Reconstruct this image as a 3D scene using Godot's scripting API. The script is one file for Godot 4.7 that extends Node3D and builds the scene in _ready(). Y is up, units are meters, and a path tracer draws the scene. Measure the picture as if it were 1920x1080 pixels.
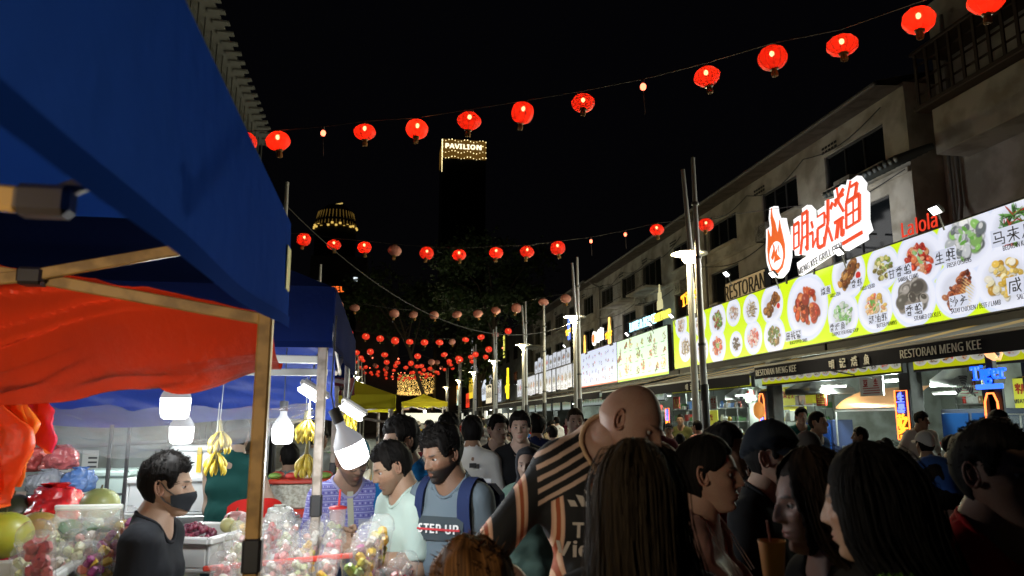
extends Node3D
# A night market street: stalls on one side, lit restaurants on the other, lanterns above, a crowd between.

var counts := {}
var mats := {}
var texs := {}
var rng := RandomNumberGenerator.new()
var fnl := FastNoiseLite.new()


# ---------------------------------------------------------------- mesh buffer
class MB:
	var v := PackedVector3Array()
	var n := PackedVector3Array()
	var uv := PackedVector2Array()
	var c := PackedColorArray()
	var idx := PackedInt32Array()
	var col := Color.WHITE

	func tri(a: Vector3, b: Vector3, d: Vector3, nr: Vector3) -> void:
		var i := v.size()
		if (d - a).cross(b - a).dot(nr) < 0.0:
			var t := b
			b = d
			d = t
		v.append(a); v.append(b); v.append(d)
		for k in 3:
			n.append(nr)
			c.append(col)
		uv.append(Vector2(a.x, -a.y)); uv.append(Vector2(b.x, -b.y)); uv.append(Vector2(d.x, -d.y))
		idx.append(i); idx.append(i + 1); idx.append(i + 2)

	func quad(a: Vector3, b: Vector3, d: Vector3, e: Vector3, nr: Vector3, us := true) -> void:
		# a b d e round the edge; uv 0..1
		var i := v.size()
		v.append(a); v.append(b); v.append(d); v.append(e)
		for k in 4:
			n.append(nr)
			c.append(col)
		uv.append(Vector2(0, 1)); uv.append(Vector2(1, 1)); uv.append(Vector2(1, 0)); uv.append(Vector2(0, 0))
		var flip := (d - a).cross(b - a).dot(nr) < 0.0
		for k in ([0, 2, 1, 0, 3, 2] if flip else [0, 1, 2, 0, 2, 3]):
			idx.append(i + k)

	func box(at: Vector3, size: Vector3, bev := 0.0, b := Basis.IDENTITY) -> void:
		var h := size * 0.5
		var e: float = minf(bev, minf(h.x, minf(h.y, h.z)) * 0.9)
		for ax in 3:
			var a1 := (ax + 1) % 3
			var a2 := (ax + 2) % 3
			for s in [-1.0, 1.0]:
				var nr := Vector3.ZERO
				nr[ax] = s
				var p := []
				for q in [[-1, -1], [1, -1], [1, 1], [-1, 1]]:
					var w := Vector3.ZERO
					w[ax] = s * h[ax]
					w[a1] = q[0] * (h[a1] - e)
					w[a2] = q[1] * (h[a2] - e)
					p.append(at + b * w)
				quad(p[0], p[1], p[2], p[3], b * nr)
		if e > 0.0:
			for ax in 3:
				var a1 := (ax + 1) % 3
				var a2 := (ax + 2) % 3
				for s in [-1.0, 1.0]:
					for t in [-1.0, 1.0]:
						var p := []
						for q in [[-1, 0], [1, 0], [1, 1], [-1, 1]]:
							var w := Vector3.ZERO
							w[ax] = q[0] * (h[ax] - e)
							w[a1] = s * (h[a1] - (e if q[1] else 0.0))
							w[a2] = t * (h[a2] - (0.0 if q[1] else e))
							p.append(at + b * w)
						var nr := Vector3.ZERO
						nr[a1] = s
						nr[a2] = t
						quad(p[0], p[1], p[2], p[3], (b * nr).normalized())

	func grid(nu: int, nv: int, f: Callable, closed := false, solid := true) -> void:
		# f(u, v) -> Vector3, smooth normals; a solid one is turned outward
		var i0 := v.size()
		var m := nu + 1
		var p := PackedVector3Array()
		p.resize(m * (nv + 1))
		for j in nv + 1:
			for i in m:
				p[j * m + i] = f.call(0.0 if closed and i == nu else float(i) / nu, float(j) / nv)
		var tr := PackedInt32Array()
		for j in nv:
			for i in nu:
				var a := j * m + i
				for k in [a, a + 1, a + m + 1, a, a + m + 1, a + m]:
					tr.append(k)
		var nn := PackedVector3Array()
		nn.resize(p.size())
		var vol := 0.0
		for t in range(0, tr.size(), 3):
			var a := p[tr[t]]
			var fn := (p[tr[t + 2]] - a).cross(p[tr[t + 1]] - a)
			vol += fn.dot(a - p[0])
			for k in 3:
				nn[tr[t + k]] += fn
		var flip := solid and vol < 0.0
		if closed:
			for j in nv + 1:
				var s := nn[j * m] + nn[j * m + nu]
				nn[j * m] = s
				nn[j * m + nu] = s
		for j in [0, nv]:
			var same := true
			for i in nu:
				if p[j * m + i].distance_squared_to(p[j * m]) > 1e-10:
					same = false
					break
			if same:
				var s := Vector3.ZERO
				for i in m:
					s += nn[j * m + i]
				for i in m:
					nn[j * m + i] = s
		for k in p.size():
			v.append(p[k])
			var q := nn[k].normalized()
			n.append(-q if flip else q)
			uv.append(Vector2(float(k % m) / nu, float(k / m) / nv))
			c.append(col)
		for t in range(0, tr.size(), 3):
			idx.append(i0 + tr[t])
			idx.append(i0 + tr[t + (2 if flip else 1)])
			idx.append(i0 + tr[t + (1 if flip else 2)])

	func tube(pts: Array, rad, sides := 8, cap := true) -> void:
		# a smooth pipe along points; rad is a number or one per point
		var k := pts.size()
		var fr := []
		var up := Vector3(0.13, 0.97, 0.2)
		for i in k:
			var t: Vector3 = (pts[mini(i + 1, k - 1)] - pts[maxi(i - 1, 0)]).normalized()
			if absf(t.dot(up)) > 0.97:
				up = Vector3(1, 0.1, 0.1)
			var x := up.cross(t).normalized()
			up = t.cross(x).normalized()
			fr.append([x, up])
		var e := 1 if cap else 0
		grid(sides, k - 1 + 2 * e, func(u, w):
			var j := int(round(w * (k - 1 + 2 * e))) - e
			var r: float = 0.0 if j < 0 or j >= k else (rad[j] if rad is Array else rad)
			j = clampi(j, 0, k - 1)
			return pts[j] + (fr[j][0] * cos(u * TAU) + fr[j][1] * sin(u * TAU)) * r, true)

	func bar(a: Vector3, b: Vector3, w: float, h: float, bev := 0.003) -> void:
		# a rectangular bar from a to b
		var z := (b - a).normalized()
		var x := (Vector3.UP if absf(z.y) < 0.95 else Vector3.RIGHT).cross(z).normalized()
		box((a + b) * 0.5, Vector3(w, h, a.distance_to(b)), bev, Basis(x, z.cross(x), z))

	func ball(at: Vector3, r: Vector3, nu := 16, nv := 10, b := Basis.IDENTITY) -> void:
		grid(nu, nv, func(u, w): return at + b * (r * Vector3(sin(w * PI) * cos(u * TAU), cos(w * PI), sin(w * PI) * sin(u * TAU))), true)

	func lathe(at: Vector3, prof: Array, sides := 20, b := Basis.IDENTITY) -> void:
		grid(sides, prof.size() - 1, func(u, w):
			var q: Vector2 = prof[int(round(w * (prof.size() - 1)))]
			return at + b * Vector3(q.x * cos(u * TAU), q.y, q.x * sin(u * TAU)), true)

	func poly(pts: PackedVector2Array, z0: float, z1: float) -> void:
		# an extruded outline in the local xy plane
		var t := Geometry2D.triangulate_polygon(pts)
		for k in range(0, t.size(), 3):
			for s in [[z0, -1.0], [z1, 1.0]]:
				var q := []
				for j in 3:
					q.append(Vector3(pts[t[k + j]].x, pts[t[k + j]].y, s[0]))
				tri(q[0], q[1], q[2], Vector3(0, 0, s[1] * signf(z1 - z0)))
		var cw := 1.0 if Geometry2D.is_polygon_clockwise(pts) else -1.0
		for k in pts.size():
			var a := pts[k]
			var b := pts[(k + 1) % pts.size()]
			var d := (b - a).normalized()
			quad(Vector3(a.x, a.y, z0), Vector3(b.x, b.y, z0), Vector3(b.x, b.y, z1), Vector3(a.x, a.y, z1), Vector3(-d.y, d.x, 0) * cw)

	func add(o: MB, t := Transform3D.IDENTITY, tint = null) -> void:
		var i0 := v.size()
		var mir := t.basis.determinant() < 0.0
		for k in o.v.size():
			v.append(t * o.v[k])
			n.append((t.basis * o.n[k]).normalized())
			uv.append(o.uv[k])
			c.append(o.c[k] if tint == null else tint)
		for k in range(0, o.idx.size(), 3):
			idx.append(i0 + o.idx[k])
			idx.append(i0 + o.idx[k + (2 if mir else 1)])
			idx.append(i0 + o.idx[k + (1 if mir else 2)])

	func mesh() -> ArrayMesh:
		var a := []
		a.resize(Mesh.ARRAY_MAX)
		a[Mesh.ARRAY_VERTEX] = v
		a[Mesh.ARRAY_NORMAL] = n
		a[Mesh.ARRAY_TEX_UV] = uv
		a[Mesh.ARRAY_COLOR] = c
		a[Mesh.ARRAY_INDEX] = idx
		var m := ArrayMesh.new()
		if v.size():
			m.add_surface_from_arrays(Mesh.PRIMITIVE_TRIANGLES, a)
		return m


# ---------------------------------------------------------------- names, things, parts
func numbered(called: String, under: Node) -> String:
	var key := "%d/%s" % [under.get_instance_id(), called]
	var k: int = counts.get(key, 0)
	counts[key] = k + 1
	return called if k == 0 else "%s_%03d" % [called, k]


func tag(o: Node, label: String, category: String, group := "") -> Node:
	o.set_meta("label", label)
	o.set_meta("category", category)
	if group:
		o.set_meta("group", group)
	return o


func thing(called: String, label: String, category: String, at := Vector3.ZERO, turn := 0.0, group := "") -> Node3D:
	var o := Node3D.new()
	o.name = numbered(called, self)
	add_child(o, true)
	o.position = at
	o.rotation.y = turn
	tag(o, label, category, group)
	return o


func part(called: String, m, material: Material, under: Node, at := Vector3.ZERO) -> MeshInstance3D:
	var o := MeshInstance3D.new()
	o.name = numbered(called, under)
	o.mesh = m.mesh() if m is MB else m
	o.material_override = material
	under.add_child(o, true)
	o.position = at
	return o


func single(called: String, m, material: Material, label: String, category: String, at := Vector3.ZERO, group := "") -> MeshInstance3D:
	var o := part(called, m, material, self, at)
	tag(o, label, category, group)
	return o


func setting(called: String, m, material: Material) -> MeshInstance3D:
	var o := part(called, m, material, self)
	o.set_meta("kind", "structure")
	return o


func copy(o: Node3D, label: String, at: Vector3, turn := 0.0) -> Node3D:
	var d: Node3D = o.duplicate()
	d.name = numbered(String(o.name).trim_suffix("_" + String(o.name).get_slice("_", String(o.name).get_slice_count("_") - 1)) if String(o.name).right(3).is_valid_int() else String(o.name), self)
	add_child(d, true)
	d.position = at
	d.rotation.y = turn
	d.set_meta("label", label)
	return d


# ---------------------------------------------------------------- materials
func lin(r: float, g: float, b: float) -> Color:
	return Color(r, g, b).linear_to_srgb()


func noise_tex(kind: String) -> Texture2D:
	if texs.has(kind):
		return texs[kind]
	var nz := FastNoiseLite.new()
	nz.seed = kind.length() * 7 + 3
	var t := NoiseTexture2D.new()
	t.width = 256
	t.height = 256
	t.seamless = true
	t.noise = nz
	nz.fractal_octaves = 4
	match kind:
		"cloth":
			nz.frequency = 0.02
			t.as_normal_map = true
			t.bump_strength = 5.0
		"weave":
			nz.frequency = 0.25
			t.as_normal_map = true
			t.bump_strength = 2.0
		"stain":
			nz.frequency = 0.012
			nz.fractal_octaves = 6
			var g := Gradient.new()
			g.set_color(0, Color(0.80, 0.785, 0.76))
			g.set_color(1, Color(1, 1, 1))
			g.set_offset(0, 0.25)
			g.set_offset(1, 0.65)
			t.color_ramp = g
		"grain":
			nz.frequency = 0.12
			var g := Gradient.new()
			g.set_color(0, Color(0.72, 0.72, 0.72))
			g.set_color(1, Color(1, 1, 1))
			t.color_ramp = g
		"crumple":
			nz.noise_type = FastNoiseLite.TYPE_CELLULAR
			nz.cellular_return_type = FastNoiseLite.RETURN_DISTANCE2_SUB
			nz.frequency = 0.025
			t.as_normal_map = true
			t.bump_strength = 14.0
	texs[kind] = t
	return t


func streaks() -> Texture2D:
	# fine lengthwise strands, for hair
	if not texs.has("streaks"):
		var im := Image.create(256, 128, false, Image.FORMAT_RGB8)
		var nz := FastNoiseLite.new()
		nz.frequency = 0.11
		nz.fractal_octaves = 3
		for y in 128:
			for x in 256:
				var k := 0.62 + 0.38 * nz.get_noise_2d(x * 2.2, y * 0.12) + 0.35 * nz.get_noise_2d(x * 0.5, y * 0.05 + 90.0)
				k = clampf(k, 0.12, 1.0)
				im.set_pixel(x, y, Color(k, k, k))
		texs["streaks"] = ImageTexture.create_from_image(im)
	return texs["streaks"]


func paint(r: float, g: float, b: float, rough := 0.6, o := {}) -> StandardMaterial3D:
	var key := "%.3f %.3f %.3f %.2f %s" % [r, g, b, rough, o]
	if mats.has(key):
		return mats[key]
	var m := StandardMaterial3D.new()
	m.albedo_color = lin(r, g, b)
	m.roughness = rough
	m.metallic = o.get("metal", 0.0)
	m.metallic_specular = o.get("spec", 0.5)
	m.vertex_color_use_as_albedo = o.get("vc", false)
	m.cull_mode = BaseMaterial3D.CULL_DISABLED
	if o.has("alpha"):
		m.transparency = BaseMaterial3D.TRANSPARENCY_ALPHA
		m.albedo_color.a = o.alpha
	if o.has("tex"):
		m.albedo_texture = noise_tex(o.tex) if o.tex is String else o.tex
	if o.has("bump"):
		m.normal_enabled = true
		m.normal_texture = noise_tex(o.bump)
		m.normal_scale = o.get("bumps", 0.6)
	if o.has("tri"):
		m.uv1_triplanar = true
		m.uv1_world_triplanar = o.get("world", false)
		m.uv1_scale = Vector3.ONE * o.tri
	if o.has("uvs"):
		m.uv1_scale = o.uvs
	if o.has("back"):
		m.backlight_enabled = true
		m.backlight = o.back
	if o.has("glow"):
		m.emission_enabled = true
		m.emission = o.get("glowc", m.albedo_color)
		m.emission_energy_multiplier = o.glow
		if o.has("gtex"):
			m.emission_texture = o.gtex
			m.emission_operator = BaseMaterial3D.EMISSION_OP_MULTIPLY
	if o.has("coat"):
		m.clearcoat_enabled = true
		m.clearcoat = o.coat
		m.clearcoat_roughness = 0.15
	if o.has("sheen"):
		m.rim_enabled = true
		m.rim = o.sheen
		m.rim_tint = 0.5
	if o.has("sss"):
		m.subsurf_scatter_enabled = true
		m.subsurf_scatter_strength = o.sss
	mats[key] = m
	return m


func glow(r: float, g: float, b: float, e := 1.0) -> StandardMaterial3D:
	return paint(r * 0.5, g * 0.5, b * 0.5, 0.5, {"glow": e, "glowc": lin(r, g, b)})


func cloth(r: float, g: float, b: float, k := 3.0) -> StandardMaterial3D:
	return paint(r, g, b, 0.9, {"tri": k * 4.0, "bump": "weave", "bumps": 0.22, "sheen": 0.06, "spec": 0.25})


func omni(at: Vector3, energy: float, color := Color.WHITE, size := 0.05) -> OmniLight3D:
	var l := OmniLight3D.new()
	l.name = numbered("lamp_light", self)
	l.light_energy = energy
	l.light_color = color
	l.light_size = size
	l.omni_range = 40.0
	l.omni_attenuation = 2.0
	l.shadow_enabled = true
	add_child(l, true)
	l.position = at
	return l


func lettering(s: String, high: float, at: Vector3, b: Basis, material: Material, under: Node, font := "Droid Sans", bold := false, deep := 0.02, wide := 1.0) -> MeshInstance3D:
	var t := TextMesh.new()
	var f := SystemFont.new()
	f.font_names = PackedStringArray([font])
	f.font_weight = 700 if bold else 400
	t.font = f
	t.text = s
	t.font_size = 32
	t.pixel_size = high / 23.0
	t.depth = deep
	t.curve_step = 1.5
	var o := part("lettering", t, material, under, at)
	o.basis = b * Basis.from_scale(Vector3(wide, 1, 1))
	return o


# ---------------------------------------------------------------- characters drawn with strokes on a 0..9 grid
const GLYPH := {
	"明": "1217 12424717 1444 616659 61919988 6393 6696", "记": "1123 04242846 51919454 5458699997", "記": "1121 0333 1434 16363919 1619 51919454 5458699997",
	"烧": "212509 2649 0314 4233 5292 607395 9153 5696 6659 7669 86899998", "燒": "212509 2649 0314 4233 6181 7073 5191 4454 7494 5273 5696 6659 86899998", "鱼": "4023 417163 2383872723 2585 5357 0999",
	"魚": "4023 417163 2383872723 2585 5357 1819 3839 5859 7889", "黑": "2181842421 5157 1595 0797 1819 3839 5859 7889", "椒": "0343 2029 2406 2446 6065 6292 5595 7579 6789 6699", "蟹": "0141 2105 5191 7184 1555 2565 1797 2678 6628 5559 2989",
	"生": "3114 2383 2686 5059 0999", "蚝": "1242451512 3039 0848 9150 5393 5696 71789998", "马": "117175 2325959979 0777", "来": "1292 2434 7464 0595 5059 5519 5599", "风": "212609 21818899 3478 7348", "光": "5054 2134 8164 0595 4519 65699997",
	"咸": "1292 1209 3454 3656583836 607699 8092 9468", "蛋": "1191 5154 5373 2315 2575782825 5459 1989", "豆": "1191 2383862623 3748 7758 0999", "腐": "5051 1191 1119 3353 7393 8387 2696 36393969 6789", "奶": "2024 0343 3609 0649 5191 615859 817487 99",
	"油": "0122 0324 0818 4393 43499993 4696 6069", "虾": "1242451512 3039 0848 5191 7179 7497", "沙": "0122 0324 0818 6066 4335 8395 9459", "爹": "3052 7252 2454 3373 1595 5519", "蛤": "1242451512 3039 0848 7043 7093 5585 5797995957", "甘": "0292 2129 7179 2575 2979",
	"香": "7021 0292 5065 5204 5294 2666692926 2767", "乾": "0141 2022 1333361613 1535 0747 2629 6051 5292 53934999", "粿": "0343 2029 0112 4133 2406 2446 6191946461 7159 6292 5696", "條": "2003 1219 3336 5041 4272 7245 5494 7459", "燉": "212509 2649 0314 4233 5191 6163 4494", "菜": "0191 2022 7072 2383 3444 5444 7464 0696 5459 5619 5699", "飯": "2003 2043 1434 14193919 5191 5109 6393 9369 6399",
}


func strokes(m: MB, ch: String, at: Vector3, size: float, w: float, deep: float, b := Basis.IDENTITY, slant := 0.0) -> void:
	var lift := 0.0
	for s in String(GLYPH.get(ch, GLYPH["香"])).split(" "):
		var k := 0
		while k + 4 <= s.length():
			var p := Vector2(s[k].to_int() - 4.5, 4.5 - s[k + 1].to_int()) * size / 9.0
			var q := Vector2(s[k + 2].to_int() - 4.5, 4.5 - s[k + 3].to_int()) * size / 9.0
			p.x += p.y * slant
			q.x += q.y * slant
			var d := (q - p).normalized() * w * 0.35
			p -= d
			q += d
			var e := d.orthogonal() * (0.5 / 0.35)
			lift += deep * 0.02
			var z := deep + lift
			# a stroke that is broader where the brush lands than where it lifts
			var pts := [p + e * 1.15, q + e * 0.8, q - e * 0.8, p - e * 1.15]
			var t := []
			for pt in pts:
				t.append(at + b * Vector3(pt.x, pt.y, z))
			m.quad(t[0], t[1], t[2], t[3], b.z)
			for j in 4:
				var a2: Vector2 = pts[j]
				var b2: Vector2 = pts[(j + 1) % 4]
				var nn := Vector3(-(b2 - a2).y, (b2 - a2).x, 0).normalized()
				if nn.dot(Vector3((a2 - (p + q) * 0.5).x, (a2 - (p + q) * 0.5).y, 0)) < 0.0:
					nn = -nn
				m.quad(t[j], t[(j + 1) % 4], at + b * Vector3(b2.x, b2.y, 0), at + b * Vector3(a2.x, a2.y, 0), b * nn)
			k += 2


# ---------------------------------------------------------------- people
func nets(bones: Array, cell: float, k: float, hem := -9.0, carve := []) -> MB:
	# surface nets over tapered capsules [a, b, ra, rb, flat, cut] joined with a smooth minimum
	var lo := Vector3.ONE * 99.0
	var hi := -lo
	for b in bones:
		var r: float = maxf(b[2], b[3]) + cell * 2.0
		for p in [b[0], b[1]]:
			lo = lo.min(p - Vector3.ONE * r)
			hi = hi.max(p + Vector3.ONE * r)
	var nx := int((hi.x - lo.x) / cell) + 3
	var ny := int((hi.y - lo.y) / cell) + 3
	var nz := int((hi.z - lo.z) / cell) + 3
	var f := PackedFloat32Array()
	f.resize(nx * ny * nz)
	f.fill(1.0)
	for bn in bones + carve:
		var neg: bool = bn.size() > 6
		var a: Vector3 = bn[0]
		var b: Vector3 = bn[1]
		var ra: float = bn[2]
		var rb: float = bn[3]
		var flat: float = bn[4] if bn.size() > 4 else 1.0
		var cut: bool = bn.size() > 5 and bn[5]
		var m: float = maxf(ra, rb) + k + cell * 2.0
		var q0 := ((a.min(b) - Vector3.ONE * m - lo) / cell).floor()
		var q1 := ((a.max(b) + Vector3.ONE * m - lo) / cell).ceil()
		var x0 := maxi(0, int(q0.x)); var x1 := mini(nx - 1, int(q1.x))
		var y0 := maxi(0, int(q0.y)); var y1 := mini(ny - 1, int(q1.y))
		var z0 := maxi(0, int(q0.z)); var z1 := mini(nz - 1, int(q1.z))
		var ab := b - a
		ab.z /= flat
		var l2 := maxf(ab.length_squared(), 1e-9)
		var dir := ab.normalized()
		var ln := sqrt(l2)
		for z in range(z0, z1 + 1):
			var pz := (lo.z + z * cell - a.z) / flat
			for y in range(y0, y1 + 1):
				var py := lo.y + y * cell - a.y
				var at := (z * ny + y) * nx
				for x in range(x0, x1 + 1):
					var p := Vector3(lo.x + x * cell - a.x, py, pz)
					var t := clampf(p.dot(ab) / l2, 0.0, 1.0)
					var d := p.distance_to(ab * t) - ra - (rb - ra) * t
					if cut:
						d = maxf(d, p.dot(dir) - ln)
					var g := f[at + x]
					if neg:
						f[at + x] = maxf(g, -d)
					else:
						var h := k - absf(g - d)
						f[at + x] = minf(g, d) - (h * h / k * 0.25 if h > 0.0 else 0.0)
	if hem > lo.y:
		for y in mini(ny, int((hem - lo.y) / cell) + 3):
			var d := hem - (lo.y + y * cell)
			for z in nz:
				for x in nx:
					var at := (z * ny + y) * nx + x
					f[at] = maxf(f[at], d)
	var mb := MB.new()
	var ids := PackedInt32Array()
	ids.resize(f.size())
	ids.fill(-1)
	var sy := nx
	var sz := nx * ny
	var off := [0, 1, sy, sy + 1, sz, sz + 1, sz + sy, sz + sy + 1]
	var pos := [Vector3(0, 0, 0), Vector3(1, 0, 0), Vector3(0, 1, 0), Vector3(1, 1, 0), Vector3(0, 0, 1), Vector3(1, 0, 1), Vector3(0, 1, 1), Vector3(1, 1, 1)]
	var edges := [[0, 1], [2, 3], [4, 5], [6, 7], [0, 2], [1, 3], [4, 6], [5, 7], [0, 4], [1, 5], [2, 6], [3, 7]]
	var lim := cell * 1.8
	for z in nz - 1:
		for y in ny - 1:
			var row := (z * ny + y) * nx
			for x in nx - 1:
				var at := row + x
				if absf(f[at]) > lim:
					continue
				var s := 0
				for o in off:
					if f[at + o] < 0.0:
						s += 1
				if s == 0 or s == 8:
					continue
				var p := Vector3.ZERO
				var c := 0
				for e in edges:
					var fa := f[at + off[e[0]]]
					var fb := f[at + off[e[1]]]
					if (fa < 0.0) != (fb < 0.0):
						p += pos[e[0]].lerp(pos[e[1]], fa / (fa - fb))
						c += 1
				p /= c
				var g := Vector3(f[at + 1] + f[at + sy + 1] + f[at + sz + 1] + f[at + sz + sy + 1], f[at + sy] + f[at + sy + 1] + f[at + sz + sy] + f[at + sz + sy + 1], f[at + sz] + f[at + sz + 1] + f[at + sz + sy] + f[at + sz + sy + 1])
				var tot := 0.0
				for o in off:
					tot += f[at + o]
				g = g * 2.0 - Vector3.ONE * tot
				ids[at] = mb.v.size()
				var w := lo + (Vector3(x, y, z) + p) * cell
				mb.v.append(w)
				mb.n.append(g.normalized())
				mb.uv.append(Vector2(w.x, -w.y))
				mb.c.append(Color.WHITE)
	var around := [[0, 1, sy, sz], [1, sy, sz, 1], [2, sz, 1, sy]]
	for z in range(1, nz - 1):
		for y in range(1, ny - 1):
			var row := (z * ny + y) * nx
			for x in range(1, nx - 1):
				var at := row + x
				if ids[at] < 0:
					continue
				var fa := f[at]
				for e in [[1, sy, sz], [sy, sz, 1], [sz, 1, sy]]:
					if (fa < 0.0) == (f[at + e[0]] < 0.0):
						continue
					var i0 := ids[at - e[1] - e[2]]
					var i1 := ids[at - e[2]]
					var i2 := ids[at]
					var i3 := ids[at - e[1]]
					if i0 < 0 or i1 < 0 or i3 < 0:
						continue
					if fa < 0.0:
						for q in [i0, i2, i1, i0, i3, i2]:
							mb.idx.append(q)
					else:
						for q in [i0, i1, i2, i0, i2, i3]:
							mb.idx.append(q)
	return mb


func hand_mb(pose: String) -> MB:
	# a left hand: wrist at the origin, fingers down -Y, palm towards -X... thumb towards +Z
	if texs.has("hand " + pose):
		return texs["hand " + pose]
	var bend: float = {"relaxed": 0.35, "grip": 1.15, "reach": 0.12, "pinch": 0.6}[pose]
	var b := []
	b.append([Vector3(0, 0.02, 0), Vector3(0, -0.02, 0), 0.026, 0.024, 1.0])
	for k in 4:
		var z := 0.030 - 0.0205 * k
		b.append([Vector3(0, -0.012, z * 0.55), Vector3(0, -0.082 + 0.004 * absf(k - 1.2), z), 0.014, 0.0115])
		var p := Vector3(0, -0.084 + 0.004 * absf(k - 1.2), z)
		var a := 0.10
		var ln: float = [0.040, 0.046, 0.042, 0.033][k]
		for j in 3:
			a += bend * [0.8, 1.0, 0.6][j]
			var q := p + Vector3(-sin(a), -cos(a), (0.06 - 0.04 * k) * (0.5 if pose != "reach" else 1.6)).normalized() * ln
			b.append([p, q, 0.0092 - 0.0008 * j, 0.0086 - 0.0008 * j])
			p = q
			ln *= 0.68
	var t0 := Vector3(-0.006, -0.022, 0.022)
	var t1 := t0 + Vector3(-0.018 if pose == "grip" else -0.008, -0.026, 0.032)
	var t2 := t1 + (Vector3(-0.028, -0.02, 0.004) if pose == "grip" else Vector3(-0.01, -0.030, 0.012))
	var t3 := t2 + (Vector3(-0.022, -0.008, -0.012) if pose == "grip" else Vector3(-0.008, -0.024, 0.0))
	b.append([t0, t1, 0.015, 0.0115])
	b.append([t1, t2, 0.011, 0.0098])
	b.append([t2, t3, 0.0096, 0.008])
	var m := nets(b, 0.004, 0.010)
	texs["hand " + pose] = m
	return m


func bump2(x: float, s: float) -> float:
	return exp(-x * x / (s * s))


func skull(az: float, el: float, fem: float, face := true) -> Vector3:
	var d := Vector3(sin(az) * cos(el), sin(el), cos(az) * cos(el))
	var ay := 0.113 if d.y > 0.0 else 0.120
	var azz := 0.090 if d.z > 0.0 else 0.104
	var p := d / sqrt(pow(d.x / 0.0755, 2) + pow(d.y / ay, 2) + pow(d.z / azz, 2))
	var t := clampf((-p.y - 0.012) / 0.105, 0.0, 1.0)
	var front := smoothstep(-0.01, 0.05, d.z)
	p.x *= 1.0 - (0.22 + 0.08 * fem) * pow(t, 1.3)
	p.z += front * 0.052 * pow(t, 1.6) * (1.0 - 0.2 * fem)
	if d.z < 0.0:
		p.z += 0.05 * t * -d.z
	p.z -= 0.008 * smoothstep(0.03, 0.10, p.y) * front
	if face and d.z > 0.1:
		var ax := absf(p.x)
		var y := p.y
		# nose
		var h := 0.0
		if y < 0.026 and y > -0.052:
			h = lerpf(0.003, 0.026 - 0.003 * fem, smoothstep(0.022, -0.026, y)) * (1.0 - smoothstep(-0.029, -0.042, y))
		p.z += h * bump2(p.x, lerpf(0.0075, 0.0125, smoothstep(0.01, -0.026, y)))
		p.z += 0.008 * bump2(ax - 0.013, 0.007) * bump2(y + 0.030, 0.007)
		# sockets, brow, cheeks
		p.z -= 0.011 * bump2(ax - 0.031, 0.016) * bump2(y - 0.003, 0.011)
		p.z += (0.0055 - 0.003 * fem) * bump2(ax - 0.027, 0.022) * bump2(y - 0.024, 0.008)
		p += Vector3(signf(p.x), 0, 1) * 0.0035 * bump2(ax - 0.046, 0.016) * bump2(y + 0.022, 0.016)
		# mouth and chin
		p.z += (0.0055 + 0.0015 * fem) * bump2(p.x, 0.021) * (bump2(y + 0.0575, 0.005) + bump2(y + 0.0685, 0.006))
		p.z -= 0.003 * bump2(p.x, 0.022) * bump2(y + 0.063, 0.0028)
		p.z -= 0.005 * bump2(p.x, 0.022) * bump2(y + 0.082, 0.006)
		p.z += 0.007 * bump2(p.x, 0.019) * bump2(y + 0.103, 0.012)
	return p


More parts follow.
